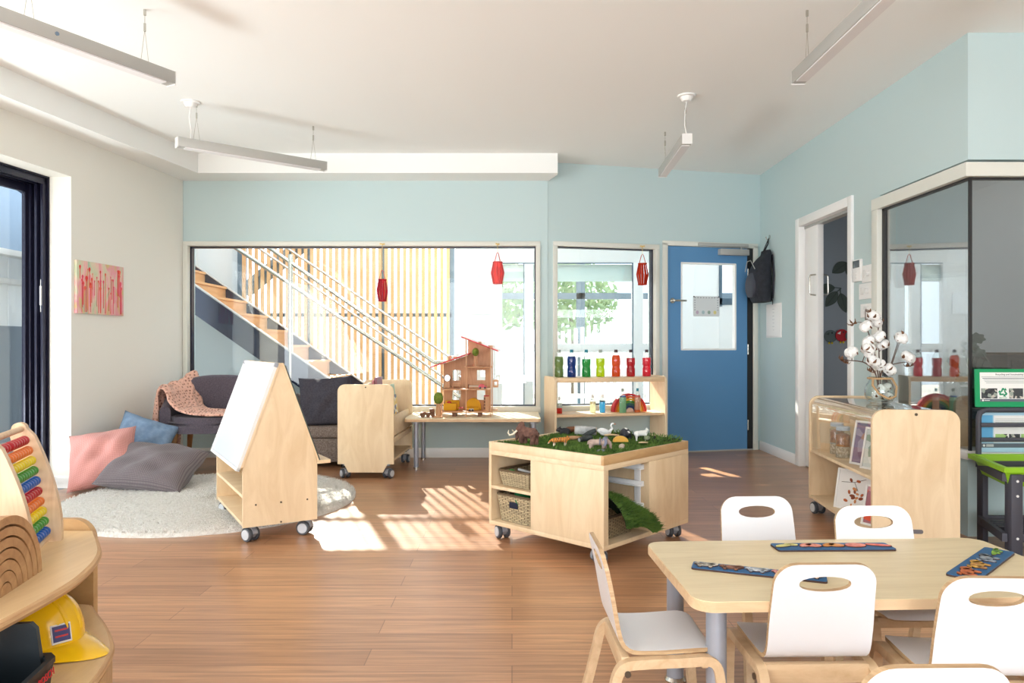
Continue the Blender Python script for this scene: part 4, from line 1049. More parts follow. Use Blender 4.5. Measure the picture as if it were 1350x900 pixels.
b = MB(); b.bb(-0.02, 0.055, -0.022, 0.022, 0.02, 0.040, 0.004); b.bb(0.014, 0.055, -0.024, 0.024, 0.04, 0.072, 0.005); b.cyl((-0.02, 0, 0.034), (-0.045, 0, 0.034), 0.014, n=12); b.build('body', 'darkwood', tk)
for (x, y, r) in ((-0.045, -0.03, 0.022), (-0.045, 0.03, 0.022), (0.0, -0.03, 0.017), (0.0, 0.03, 0.017), (0.042, -0.03, 0.018), (0.042, 0.03, 0.018)):
    b = MB(); b.lathe([(0, -0.009), (r*0.9, -0.009), (r, -0.005), (r, 0.005), (r*0.9, 0.009), (0, 0.009)], 18, (x, y, r), Matrix.Rotation(PI/2, 3, 'X')); b.build('wheel', 'darkwood', tk)

# ---------------------------------------------------------------- display shelf with bottles below the small window
SW = 1.06; SD = 0.335
s0 = Vector((0.372, 6.275))
sh_ = thing('display_shelf', 'open birch display shelf with curved side panels below the small window', 'shelf', (s0.x, s0.y, 0), WA)
zt_ = 0.762; zm = 0.43
M['ply_pale'] = wood('pale_birch_plywood', (238, 218, 186), (226, 202, 166), (5, 5, 1.2), 2.0, 0.45)
M['plyx_pale'] = wood('pale_birch_shelf_board', (234, 206, 168), (220, 188, 148), (1.2, 8, 8), 2.2, 0.45)
for x in (0.0, SW-0.018):
    b = MB(); b.prism(rrect(0.0, 0.0, SD, zt_, (0, 0, 0.03, 0.06), 7), x, x+0.018, 'x'); b.build('side_panel', 'ply_pale', sh_)
b = MB(); b.bb(0.018, SW-0.018, 0.012, SD-0.005, zt_-0.05, zt_-0.008, 0.006); b.build('top_board', 'plyx_pale', sh_)
b = MB(); b.bb(0.018, SW-0.018, 0.03, SD-0.005, zm-0.024, zm, 0.003); b.build('mid_shelf', 'plyx_pale', sh_)
b = MB(); b.bb(0.018, SW-0.018, 0.03, SD-0.005, 0.04, 0.064, 0.003); b.build('bottom_shelf', 'plyx_pale', sh_)
b = MB(); b.bb(0.018, SW-0.018, SD-0.03, SD-0.012, 0.064, 0.16, 0.002); b.build('back_rail', 'plyx_pale', sh_)
def shelf_pt(px, dy):
    """local x on the shelf so that the item at depth dy shows at pixel column px"""
    r = (px-675)/FPX; c, s = math.cos(WA), math.sin(WA)
    # world = s0 + x*(c,s) + dy*(-s,c)
    return (r*(s0.y+dy*c)-(s0.x-dy*s))/(c-r*s)
def wpt(x, y, z):
    c, s = math.cos(WA), math.sin(WA); return (s0.x+x*c-y*s, s0.y+x*s+y*c, z)
def bottle(label, px, dy, z, r, h, fill, m, cap, capm, group, shape=0, layers=()):
    t = thing('sensory_bottle', label, 'bottle', wpt(shelf_pt(px, dy), dy, z), WA, group)
    neck = 0.30*r; sh0 = h*0.80
    if shape == 0: prof = [(0, 0), (r*0.88, 0.0), (r, h*0.03), (r, h*0.30), (r*0.86, h*0.36), (r*0.86, h*0.42), (r, h*0.48), (r, h*0.70), (r*0.86, sh0), (r*0.50, h*0.92), (neck, h*0.955), (neck, h)]
    else: prof = [(0, 0), (r*0.94, 0.0), (r, h*0.02), (r, h*0.66), (r*0.9, h*0.74), (r*0.5, h*0.86), (neck*1.2, h*0.90), (neck*1.2, h)]
    def at(z_):
        for (r0, a), (r1, c) in zip(prof[1:-1], prof[2:]):
            if a <= z_ <= c and c > a: return r0+(r1-r0)*(z_-a)/(c-a)
        return r
    b = MB(); b.lathe([p for p in prof if p[1] > fill*h*0.98 or True], 20); b.build('bottle_body', 'jar', t)
    levels = [(0.0, fill, m)] if not layers else layers
    for (f0, f1, mm) in levels:
        b = MB(); steps = 14; pr = [(0, f0*h+0.002)]
        for i in range(steps+1):
            zz = (f0+(f1-f0)*i/steps)*h; zz = max(zz, 0.002); pr.append((at(zz)*0.965*(1+0.02*math.sin(i*2.3) if shape == 0 else 1), zz))
        pr.append((0, f1*h)); b.lathe(pr, 20); b.build('coloured_filling', mm, t)
    b = MB(); b.lathe([(0, h-0.012), (neck*1.3, h-0.012), (neck*1.3, h+0.012), (neck*1.1, h+0.015), (0, h+0.015)], 16); b.build('cap', capm, t)
M['capdark'] = mat('dark_bottle_cap', (70, 52, 58), 0.4); M['capteal'] = mat('teal_bottle_cap', (36, 130, 150), 0.4); M['capgrey'] = mat('grey_bottle_cap', (150, 160, 150), 0.4)
def liqn(nm, c, c2):
    """coloured shredded filling lit through from behind"""
    c = [min(255, v*1.12+8) for v in c]; m = liquid(nm, c, 0.78); nt = m.node_tree; bsd = [n for n in nt.nodes if n.type == 'BSDF_PRINCIPLED'][0]; tl = [n for n in nt.nodes if n.type == 'BSDF_TRANSLUCENT'][0]
    tc = N(nt, 'ShaderNodeTexCoord'); v = N(nt, 'ShaderNodeTexVoronoi', Scale=75.0); nt.links.new(tc.outputs['Object'], v.inputs['Vector'])
    r = N(nt, 'ShaderNodeValToRGB'); r.color_ramp.elements[0].position = 0.12; r.color_ramp.elements[1].position = 0.42; r.color_ramp.elements[0].color = srgb(c2); r.color_ramp.elements[1].color = srgb(c)
    nt.links.new(v.outputs['Distance'], r.inputs['Fac']); nt.links.new(r.outputs['Color'], bsd.inputs['Base Color']); nt.links.new(r.outputs['Color'], tl.inputs[0]); return m
g1 = 'coloured bottles on the display shelf top'
row = [(737, 'mossy green filled clear bottle, first from the left on the display shelf top', (134, 156, 92), (190, 206, 156), 0.79, 'capgrey'),
       (753.5, 'blue filled clear bottle on the display shelf top', (20, 76, 160), (50, 120, 200), 0.80, 'capteal'),
       (773, 'emerald green filled clear bottle on the display shelf top', (40, 176, 90), (120, 214, 160), 0.69, 'capteal'),
       (791.5, 'yellow-green filled clear bottle on the display shelf top', (206, 220, 40), (226, 232, 90), 0.72, 'capgrey'),
       (812, 'orange filled clear bottle on the display shelf top', (244, 104, 30), (255, 150, 70), 0.84, 'capdark'),
       (831.5, 'dark red filled clear bottle on the display shelf top', (196, 22, 48), (226, 90, 100), 0.73, 'capdark'),
       (852.5, 'pink red filled clear bottle, last on the right of the display shelf top', (232, 54, 84), (250, 120, 140), 0.74, 'capdark')]
for i, (px, lb, c, c2, fl, cp) in enumerate(row):
    bottle(lb, px, 0.17, zt_-0.008, 0.040, 0.232, fl, liqn('filling_%s' % lb.split()[0], c, c2), None, cp, g1)
g2 = 'bottles on the display shelf middle board'
yl = liquid('pale_yellow_water', (232, 226, 170), 0.6); wt = liquid('clear_water', (226, 236, 236), 0.6)
bottle('small clear bottle with yellow dots on the middle board', 781.5, 0.17, zm, 0.027, 0.145, 0, None, None, 'aluw', g2, 1, [(0.0, 0.52, liquid('cloudy_water', (236, 234, 214), 0.6)), (0.54, 0.68, mat('yellow_dots_band', (238, 196, 60), 0.5, vary=(70, (244, 240, 220))))])
bottle('small clear bottle half full of bright blue liquid on the middle board', 794, 0.15, zm, 0.027, 0.148, 0, None, None, 'aluw', g2, 1, [(0.0, 0.66, liquid('bright_blue_water', (84, 190, 226), 0.6)), (0.67, 0.74, liquid('dark_teal_band', (20, 96, 120), 0.3))])
bottle('tall bottle of pale green liquid standing before the rainbow toy', 821, 0.09, zm, 0.032, 0.205, 0, None, None, 'capgrey', g2, 1, [(0.0, 0.68, liquid('pale_green_water', (168, 224, 186), 0.6)), (0.70, 0.76, liquid('blue_bead_band', (60, 110, 190), 0.3))])
bottle('tall bottle with orange base and peach liquid at the right of the rainbow toy', 840.5, 0.09, zm, 0.028, 0.205, 0, None, None, 'capteal', g2, 1, [(0.0, 0.12, liquid('orange_settled_liquid', (242, 120, 50), 0.4)), (0.13, 0.66, liquid('peach_water', (242, 200, 170), 0.6)), (0.68, 0.76, liquid('coral_band', (238, 120, 110), 0.4))])
bottle('small bottle of coral red beads at the left end of the middle board', 737.3, 0.16, zm, 0.026, 0.13, 0, None, None, 'aluw', g2, 1, [(0.0, 0.36, liqn('filling_coral', (232, 70, 66), (250, 150, 140))), (0.38, 0.7, wt)])
# rainbow stacker
def rainbow(t, cols, R, band, depth, base_arch=None, kind='arch', n=22):
    r = R
    for m in cols:
        ri = r-band
        b = MB(); o_ = [(r*math.cos(PI*i/n), r*math.sin(PI*i/n)) for i in range(n+1)]; i_ = [(ri*1.03*math.cos(PI*i/n), ri*1.03*math.sin(PI*i/n)) for i in range(n+1)]
        rings = [[(o_[i][0], -depth/2, o_[i][1]), (o_[i][0], depth/2, o_[i][1]), (i_[i][0], depth/2, i_[i][1]), (i_[i][0], -depth/2, i_[i][1])] for i in range(n+1)]
        b.loft(rings); bmesh.ops.bevel(b.bm, geom=b.bm.edges[:], offset=0.0015, segments=1, affect='EDGES') if False else None
        b.build(kind, m, t); r = ri-0.001
    if base_arch:
        b = MB(); b.prism([(r*0.97*math.cos(PI*i/n), r*0.97*math.sin(PI*i/n)) for i in range(n+1)], -depth/2, depth/2, 'y'); b.build('centre_block', base_arch, t)
rb_ = thing('rainbow_stacker', 'wooden rainbow stacker in rainbow colours on the display shelf middle board', 'toy', wpt(shelf_pt(829, 0.20), 0.20, zm), WA)
RC = [mat('rainbow_'+n_, c, 0.6) for n_, c in (('red', (196, 40, 52)), ('orange', (222, 96, 40)), ('yellow', (236, 178, 50)), ('green', (80, 150, 60)), ('teal', (28, 96, 92)), ('navy', (30, 60, 110)))]
rainbow(rb_, RC, 0.166, 0.0205, 0.06, mat('rainbow_cream', (236, 206, 190), 0.6))

# ---------------------------------------------------------------- activity island on casters
f = Vector((PX(796, 3.36), 3.36)); ia = math.atan2(1.156, -1.226)      # left side direction
ux = Vector((0.692, 0.722)); uy = Vector((-0.722, 0.692))              # right-hand side and left-hand side directions
IS = 0.765; ZB, ZT = 0.078, 0.522
il = thing('activity_island', 'square birch activity island on casters topped with artificial grass', 'play table', (f.x, f.y, 0), math.atan2(ux.y, ux.x))
# local: x along the right face, y along the left face, front corner at the origin
b = MB(); b.bb(0, IS, 0, IS, ZB, ZB+0.022, 0.002); b.build('base_board', 'ply', il)
b = MB(); b.bb(0, IS, 0, IS, 0.452, 0.478, 0.002); b.build('top_board', 'plyx', il)
for (x0_, x1_, y0_, y1_) in ((0, IS, 0, 0.016), (0, IS, IS-0.016, IS), (0, 0.016, 0.016, IS-0.016), (IS-0.016, IS, 0.016, IS-0.016)):
    b = MB(); b.bb(x0_, x1_, y0_, y1_, 0.478, ZT, 0.002); b.build('tray_rim', 'ply' if y0_ else 'honey', il)
NL = 0.462      # left face: niche from y=NL to IS
b = MB(); b.bb(0.0, 0.018, 0, NL, ZB+0.022, 0.452, 0.001); b.build('face_panel', 'ply', il)
NR = 0.385      # right face: niche from x=0.03 to NR, panel beyond
b = MB(); b.bb(NR, IS, 0.0, 0.018, ZB+0.022, 0.452, 0.001); b.build('face_panel', 'ply', il)
b = MB(); b.bb(0.018, 0.036, 0.0, NL, ZB+0.022, 0.452); b.build('niche_wall', 'ply', il)
b = MB(); b.bb(0.018, NR, NL-0.018, NL, ZB+0.022, 0.452); b.build('niche_wall', 'ply', il)
b = MB(); b.bb(NR-0.0, NR+0.016, 0.018, IS-0.02, ZB+0.022, 0.452); b.build('niche_wall', 'ply', il)
b = MB(); b.bb(0.0, IS, IS-0.018, IS, ZB+0.022, 0.452); b.build('niche_wall', 'ply', il)
b = MB(); b.bb(IS-0.018, IS, 0.018, IS-0.018, ZB+0.022, 0.452); b.build('niche_wall', 'ply', il)
b = MB(); b.bb(0.002, NR, NL, IS-0.018, 0.272, 0.288); b.build('niche_shelf', 'ply', il)
M['white_plastic'] = mat('white_moulded_plastic', (232, 234, 236), 0.4)
for i, z in enumerate((0.41, 0.325, 0.215)):
    b = MB(); b.bb(NR-0.022, NR-0.001, 0.03, 0.36, z, z+0.026, 0.004); b.bb(NR-0.04, NR-0.001, 0.03, 0.36, z, z+0.006, 0.002); b.build('tray_runner', 'white_plastic', il)
for y in (0.05, 0.26):
    b = MB(); b.bb(NR-0.012, NR-0.001, y, y+0.035, 0.18, 0.44, 0.002); b.build('runner_upright', 'white_plastic', il)
for (x, y, a) in ((0.055, 0.055, 2.5), (0.055, IS-0.055, 1.2), (IS-0.055, 0.055, 1.0), (IS-0.06, IS-0.06, 0.4)): caster(il, x, y, ZB, a, 0.036)
IM = il.matrix_basis.copy() if False else Matrix.Translation((f.x, f.y, 0)) @ Matrix.Rotation(math.atan2(ux.y, ux.x), 4, 'Z')
def iw(x, y, z): return tuple(IM @ Vector((x, y, z)))
IROT = math.atan2(ux.y, ux.x)
# baskets
M['wicker'] = wicker('woven_seagrass', (206, 188, 150), (96, 78, 54), 44, 15)
M['wickerdark'] = wicker('woven_dark_seagrass', (176, 158, 124), (74, 60, 44), 44, 13)
def basket(label, x, y, z, w, d, h, rz=0.0, m='wicker', handle=False):
    t = thing('woven_basket', label, 'basket', iw(x, y, z), IROT+rz, 'baskets in the activity island')
    b = MB(); L = []
    n = 64
    def outline(k, e): return [(px_*k, py_*k) for px_, py_ in radial_match(rrect(-w/2+e, -d/2+e, w/2-e, d/2-e, 0.02), n, 0, 0)]
    def fn(u, v, e):
        k = 0.86+0.14*v; pts = outline(k, e); p = pts[int(round(u*n)) % n]; return (p[0], p[1], 0.003+v*(h-0.003))
    b.grid(lambda u, v: fn(u, v, 0), n, 6, cu=True); b.grid(lambda u, v: fn(u, v, 0.008), n, 6, cu=True)
    b.f([b.v((*p, 0.003)) for p in outline(0.86, 0.004)])
    b.build('basket_body', m, t)
    b = MB(); b.tube([(*p, h) for p in outline(1.0, 0.004)], 0.007, 8, closed=True); b.build('rim', m, t)
    if handle:
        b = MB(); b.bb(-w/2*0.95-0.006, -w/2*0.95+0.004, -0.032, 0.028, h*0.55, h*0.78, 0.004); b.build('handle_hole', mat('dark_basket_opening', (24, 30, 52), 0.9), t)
    return t
basket('shallow woven basket on the upper niche shelf of the activity island', 0.155, 0.605, 0.288, 0.27, 0.235, 0.085)
basket('deep woven basket in the lower niche of the activity island', 0.145, 0.607, 0.10, 0.25, 0.255, 0.145, 0.0, 'wicker', True)
basket('dark woven basket holding a grass offcut in the right niche', 0.20, 0.175, 0.10, 0.30, 0.26, 0.11, 0.0, 'wickerdark')
M['greenball'] = mat('bright_green_rubber', (52, 166, 84), 0.5); M['greyrod'] = mat('grey_slat_toy', (176, 178, 176), 0.5)
b = MB(); b.ball((0, 0, 0), 0.030, 20, 14); o = b.build('green_ball', 'greenball', loc=iw(0.06, 0.655, 0.347)); tag(o, 'bright green ball in the shallow woven basket', 'ball')
b = MB(); b.bb(-0.008, 0.008, -0.07, 0.07, -0.006, 0.006, 0.002); o = b.build('toy_plank', 'greyrod', loc=iw(0.09, 0.55, 0.37), rot=(0.15, 0, IROT+0.2)); tag(o, 'grey white slat toy poking out of the shallow woven basket', 'toy')
b = MB()
rows_ = [[b.v((0.10*math.cos(a)*s, 0.07*math.sin(a)*s, 0.02*(1-s)+0.012*math.sin(a*7)*s)) for a in [2*PI*i/40 for i in range(40)]] for s in (0.25, 0.6, 1.0)]
for A, B in zip(rows_[:-1], rows_[1:]):
    for i in range(40): b.f([A[i], A[(i+1) % 40], B[(i+1) % 40], B[i]])
b.f(rows_[0]); o = b.build('felt_leaf', mat('deep_green_felt', (24, 120, 66), 0.85), loc=iw(0.12, 0.58, 0.232), rot=(0.3, -0.2, IROT), solid=0.006, sharp=180); tag(o, 'deep green scalloped felt piece in the deep woven basket', 'felt piece')

# artificial grass on the tray: one turf mat
M['turf'] = mat('artificial_grass_blades', (74, 104, 48), 0.7, spec=0.2, vary=(14, (104, 136, 62)))
M['turfbase'] = mat('black_turf_backing', (34, 40, 34), 0.9)
def turf_blades(b, n, pos, L, rnd):
    for _ in range(n):
        p, up, side_ = pos(rnd)
        a = rnd.uniform(0, 2*PI); s = (side_*math.cos(a)+up.cross(side_)*math.sin(a)); l = L*rnd.uniform(0.6, 1.1)
        bend = Vector((rnd.gauss(0, 0.4), rnd.gauss(0, 0.4), 0))*l; w = 0.0022
        b.f([b.v(p-s*w), b.v(p+s*w), b.v(p+up*l*0.6+bend*0.4+s*w*0.8), b.v(p+up*l*0.6+bend*0.4-s*w*0.8)])
        b.f([b.v(p+up*l*0.6+bend*0.4-s*w*0.8), b.v(p+up*l*0.6+bend*0.4+s*w*0.8), b.v(p+up*l+bend)])
def turf_z(x, y):
    """mat lies in the tray and rides up over the rim at the far right corner"""
    return 0.500+0.012*math.exp(-((x-0.05)**2+(y-0.70)**2)/0.04)+0.036*max(0.0, (x-0.695)/0.05)**1.5*(1 if y < 0.5 else max(0, 1-(y-0.5)/0.2))+0.010*math.sin(x*9)*math.sin(y*7)
b = MB(); b.mi = 1
b.grid(lambda u, v: (0.024+u*(IS-0.048), 0.024+v*(IS-0.048), turf_z(0.02+u*(IS-0.045), 0.02+v*(IS-0.045))), 24, 24)
b.mi = 0
def tp(r):
    x = r.uniform(0.022, IS-0.02); y = r.uniform(0.022, IS-0.022); return Vector((x, y, turf_z(x, y))), Vector((0, 0, 1)), Vector((1, 0, 0))
turf_blades(b, 15000, tp, 0.019, random.Random(11))
o = b.build('artificial_turf', ['turf', 'turfbase'], loc=(f.x, f.y, 0), rz=IROT, sharp=180); tag(o, 'artificial grass mat lying in the tray on top of the activity island', 'turf mat')
# grass offcut spilling out of the right niche
def roll(u, v):
    x = 0.075+u*0.29; path = [(0.12, 0.235), (0.06, 0.285), (0.0, 0.280), (-0.05, 0.25), (-0.075, 0.205), (-0.080, 0.165)]
    c = lerp_path([(p[0], 0, p[1]) for p in path], v); z = c.z+0.045-0.13*u-0.03*(2*u-1)**2
    return (x+0.02*v, c.x-0.02*math.sin(u*PI)+0.02, max(0.125, z+0.012*math.sin(v*6+u*4)))
b = MB(); b.mi = 1; b.grid(roll, 14, 14); b.mi = 0
def rp(r):
    u, v = r.random(), r.random(); p = Vector(roll(u, v)); q1 = Vector(roll(min(u+0.02, 1), v))-p; q2 = Vector(roll(u, min(v+0.02, 1)))-p
    nrm = q1.cross(q2); nrm = nrm.normalized() if nrm.length > 1e-9 else Vector((0, 0, 1))
    if nrm.z < 0: nrm = -nrm
    nrm = (nrm+Vector((0, -0.5, 0.2))).normalized(); return p, nrm, nrm.orthogonal().normalized()
turf_blades(b, 6000, rp, 0.030, random.Random(12))
o = b.build('turf_offcut', ['turf', 'turfbase'], loc=(f.x, f.y, 0), rz=IROT, sharp=180); tag(o, 'artificial grass offcut spilling out of the island right niche', 'turf mat')

# ---- toy animals standing on the grass
def spot(px, py):
    """point on the turf plane seen at pixel (px, py)"""
    z = 0.514; Y = FPX*(CAMZ-z)/(py-HORIZ); return Vector((PX(px, Y), Y, z))
def quad(label, name, px, py, head, L, H, m, extra, belly=0.5, leg=0.012, lx=0.30, vox=0.0028, cat='toy animal', lean=0):
    """toy animal as one continuous body; local x points from tail to head"""
    t = thing(name, label, cat, spot(px, py)-Vector((0, 0, 0.004)), head, 'toy animals on the grass')
    b = MB(); hb = H*0.62
    b.ball((-L*0.22, 0, hb), (L*0.26, L*0.17, H*0.26)); b.ball((L*0.05, 0, hb+0.002), (L*0.30, L*0.165, H*0.25)); b.ball((L*0.24, 0, hb+H*0.04), (L*0.20, L*0.16, H*0.27))
    for sx, off in ((-1, -0.02), (1, 0.02)):
        for sy in (-1, 1):
            x = sx*L*lx; st_ = sy*sx*off*L*2
            b.tube([(x, sy*L*0.095, hb), (x+st_*0.5-0.004*sx*0, sy*L*0.10, hb*0.5), (x+st_, sy*L*0.10, 0.006), (x+st_+L*0.02, sy*L*0.10, 0.0)], [leg*1.7, leg*1.1, leg*0.95, leg*1.15], 10)
    extra(b, L, H, hb)
    return t, remesh(b.build('body', m, t), vox, 3)
def stripes(name, c1, c2, c3, scale=30):
    m, nt, bs = nmat(name); bs.inputs['Roughness'].default_value = 0.55
    tc = N(nt, 'ShaderNodeTexCoord'); w = N(nt, 'ShaderNodeTexWave', Scale=scale, Distortion=5.0, Detail=2.0); w.inputs['Detail Scale'].default_value = 2.0
    nt.links.new(tc.outputs['Object'], w.inputs['Vector'])
    r = N(nt, 'ShaderNodeValToRGB'); r.color_ramp.elements[0].position = 0.28; r.color_ramp.elements[0].color = srgb(c2); r.color_ramp.elements[1].position = 0.36; r.color_ramp.elements[1].color = srgb(c1)
    nt.links.new(w.outputs['Fac'], r.inputs['Fac'])
    sp = N(nt, 'ShaderNodeSeparateXYZ'); nt.links.new(tc.outputs['Object'], sp.inputs[0])
    mr = N(nt, 'ShaderNodeMapRange'); mr.inputs[1].default_value = 0.012; mr.inputs[2].default_value = 0.024; nt.links.new(sp.outputs['Z'], mr.inputs[0])
    mx = N(nt, 'ShaderNodeMix', _data_type='RGBA'); nt.links.new(mr.outputs[0], mx.inputs['Factor']); mx.inputs['A'].default_value = srgb(c3); nt.links.new(r.outputs['Color'], mx.inputs['B'])
    nt.links.new(mx.outputs['Result'], bs.inputs['Base Color']); return m
M['tiger'] = stripes('tiger_striped_paint', (222, 142, 52), (46, 34, 28), (226, 212, 190), 34)
M['mammoth'] = mat('brown_shaggy_hair_paint', (92, 62, 52), 0.8, vary=(40, (118, 82, 68)), bump=(90, 0.9))
M['tusk'] = mat('ivory_paint', (228, 216, 190), 0.5)
M['elegrey'] = mat('pale_pinkish_grey_paint', (188, 164, 150), 0.7, vary=(22, (150, 128, 122)))
M['elemask'] = mat('slate_cloth_paint', (110, 112, 130), 0.7, vary=(60, (132, 134, 150)))
M['goat'] = mat('white_goat_paint', (226, 226, 222), 0.7); M['swan'] = mat('white_swan_paint', (236, 238, 238), 0.6)
def ex_tiger(b, L, H, hb):
    b.ball((L*0.43, 0, hb+H*0.16), (L*0.12, L*0.11, H*0.20)); b.ball((L*0.53, 0, hb+H*0.10), (L*0.06, L*0.06, H*0.09))
    for s in (-1, 1): b.ball((L*0.40, s*L*0.07, hb+H*0.33), (0.004, 0.005, 0.006))
    b.tube([(-L*0.44, 0, hb+H*0.05), (-L*0.54, 0, hb-H*0.1), (-L*0.60, 0, hb*0.55), (-L*0.66, 0, hb*0.52)], [0.006, 0.005, 0.0045, 0.004], 8)
quad('orange black-striped toy tiger on the grass beside the toy mammoth', 'toy_tiger', 738, 587, math.radians(6), 0.098, 0.052, 'tiger', ex_tiger, leg=0.0058, vox=0.0022)
def ex_mam(b, L, H, hb):
    b.ball((L*0.40, 0, hb+H*0.22), (L*0.19, L*0.17, H*0.26)); b.ball((L*0.36, 0, hb+H*0.42), (L*0.12, L*0.10, H*0.12)); b.ball((0, 0, hb-H*0.08), (L*0.34, L*0.2, H*0.22))
    b.tube([(L*0.52, 0, hb+H*0.20), (L*0.62, 0, hb-H*0.1), (L*0.63, 0, hb*0.45), (L*0.68, 0, hb*0.3)], [0.016, 0.012, 0.009, 0.007], 10)
    b.tube([(-L*0.45, 0, hb+H*0.1), (-L*0.52, 0, hb*0.6)], [0.005, 0.003], 6)
t, _ = quad('brown shaggy toy mammoth with curled tusks at the left of the grass', 'toy_mammoth', 697, 585, math.radians(142), 0.125, 0.105, 'mammoth', ex_mam, leg=0.013, vox=0.0035)
for s in (-1, 1):
    b = MB(); b.tube([(0.066, s*0.016, 0.072), (0.085, s*0.026, 0.052), (0.104, s*0.032, 0.046), (0.120, s*0.026, 0.056), (0.124, s*0.014, 0.070)], [0.006, 0.0058, 0.005, 0.004, 0.002], 10); b.build('tusk', 'tusk', t)
def ex_ele(b, L, H, hb):
    b.ball((L*0.42, 0, hb+H*0.10), (L*0.16, L*0.15, H*0.24)); b.tube([(L*0.54, 0, hb+H*0.05), (L*0.60, 0, hb-H*0.15), (L*0.60, 0, hb*0.35), (L*0.66, 0, hb*0.2)], [0.010, 0.008, 0.0065, 0.005], 10)
    for s in (-1, 1): b.ball((L*0.32, s*L*0.19, hb+H*0.10), (0.012, 0.004, 0.018), rot=(0, 0, s*0.5))
    b.tube([(-L*0.45, 0, hb+H*0.05), (-L*0.50, 0, hb*0.6)], [0.004, 0.002], 6)
t, _ = quad('pale pinkish toy elephant with slate ears at the front of the grass', 'toy_elephant', 788, 592, math.radians(-12), 0.108, 0.062, 'elegrey', ex_ele, leg=0.0085, vox=0.0026)
for s in (-1, 1):
    b = MB(); b.prism(ellipse(0, 0, 0.017, 0.022, 20), -0.002, 0.002, 'y'); o = b.build('ear', 'elemask', t, loc=(0.036, s*0.023, 0.045), rot=(0, 0.3, s*0.6))
b = MB(); b.tube([(0.012, -0.0195, 0.03), (0.012, -0.018, 0.05), (0.012, 0, 0.058), (0.012, 0.018, 0.05), (0.012, 0.0195, 0.03)], 0.007, 8, flat=0.5); b.build('girth_cloth', 'elemask', t)
b = MB(); b.ball((0.0, 0, 0), (0.028, 0.012, 0.009)); o = b.build('pebble', mat('grey_pebble', (128, 130, 138), 0.7), loc=spot(793, 594.5)); tag(o, 'grey pebble lying in front of the toy elephant trunk', 'pebble')
def ex_goat(b, L, H, hb):
    b.tube([(L*0.30, 0, hb+H*0.06), (L*0.40, 0, hb+H*0.26)], [0.010, 0.007], 10); b.ball((L*0.46, 0, hb+H*0.32), (L*0.12, L*0.07, H*0.09), rot=(0, 0.35, 0))
    for s in (-1, 1): b.ball((L*0.38, s*0.009, hb+H*0.36), (0.004, 0.006, 0.003)); b.tube([(L*0.42, s*0.004, hb+H*0.38), (L*0.40, s*0.006, hb+H*0.50), (L*0.34, s*0.008, hb+H*0.54)], [0.0026, 0.0022, 0.0014], 6)
    b.tube([(-L*0.42, 0, hb+H*0.12), (-L*0.50, 0, hb+H*0.20)], [0.004, 0.003], 6)
quad('white toy goat standing at the right of the grass', 'toy_goat', 845, 579.5, math.radians(12), 0.088, 0.062, 'goat', ex_goat, leg=0.0050, vox=0.0022)
sw = thing('toy_swan', 'white toy swan with raised neck at the back of the grass', 'toy animal', spot(798, 574.5)+Vector((0, 0, -0.004)), math.radians(8), 'toy animals on the grass')
b = MB(); b.ball((0, 0, 0.024), (0.036, 0.020, 0.019)); b.ball((-0.034, 0, 0.032), (0.018, 0.010, 0.010), rot=(0, 0.5, 0)); b.tube([(0.026, 0, 0.03), (0.042, 0, 0.046), (0.034, 0, 0.062), (0.038, 0, 0.074), (0.048, 0, 0.074)], [0.010, 0.0068, 0.0055, 0.0055, 0.005], 10); b.ball((0.046, 0, 0.075), (0.008, 0.006, 0.006))
remesh(b.build('body', 'swan', sw), 0.0022, 3)
for s in (-1, 1):
    b = MB(); b.ball((-0.008, s*0.017, 0.034), (0.030, 0.005, 0.014), rot=(0, 0.25, 0)); b.build('wing', 'swan', sw)
b = MB(); b.tube([(0.052, 0, 0.074), (0.062, 0, 0.070)], [0.0035, 0.0015], 8); b.build('beak', mat('orange_beak', (220, 130, 50), 0.5), sw)
bd = thing('toy_badger', 'black rounded toy badger with white face at the back right of the grass', 'toy animal', spot(825, 577), math.radians(-70), 'toy animals on the grass')
b = MB(); b.ball((-0.006, 0, 0.026), (0.036, 0.030, 0.030)); b.ball((0.028, 0, 0.026), (0.018, 0.014, 0.014))
for sx in (-1, 1):
    for sy in (-1, 1): b.cyl((sx*0.018, sy*0.017, 0.02), (sx*0.02, sy*0.018, -0.004), 0.008, n=10)
remesh(b.build('body', mat('black_badger_fur', (40, 42, 50), 0.7), bd), 0.003, 3)
b = MB(); b.ball((0.030, 0, 0.033), (0.014, 0.007, 0.010)); b.ball((0.0, 0, 0.052), (0.018, 0.008, 0.006)); b.build('white_stripe', 'goat', bd)
bl_ = thing('toy_bear', 'black toy bear lying at the back left of the grass', 'toy animal', spot(745, 573), math.radians(170), 'toy animals on the grass')
b = MB(); b.ball((0, 0, 0.02), (0.034, 0.022, 0.022)); b.ball((0.034, 0, 0.03), (0.016, 0.014, 0.014)); b.ball((0.048, 0, 0.026), (0.008, 0.007, 0.006))
for s in (-1, 1): b.ball((0.03, s*0.010, 0.044), 0.005); b.cyl((0.02, s*0.015, 0.02), (0.03, s*0.017, 0.0), 0.007, n=8); b.cyl((-0.02, s*0.015, 0.02), (-0.02, s*0.017, 0.0), 0.008, n=8)
remesh(b.build('body', mat('black_bear_fur', (34, 34, 38), 0.75), bl_), 0.003, 3)
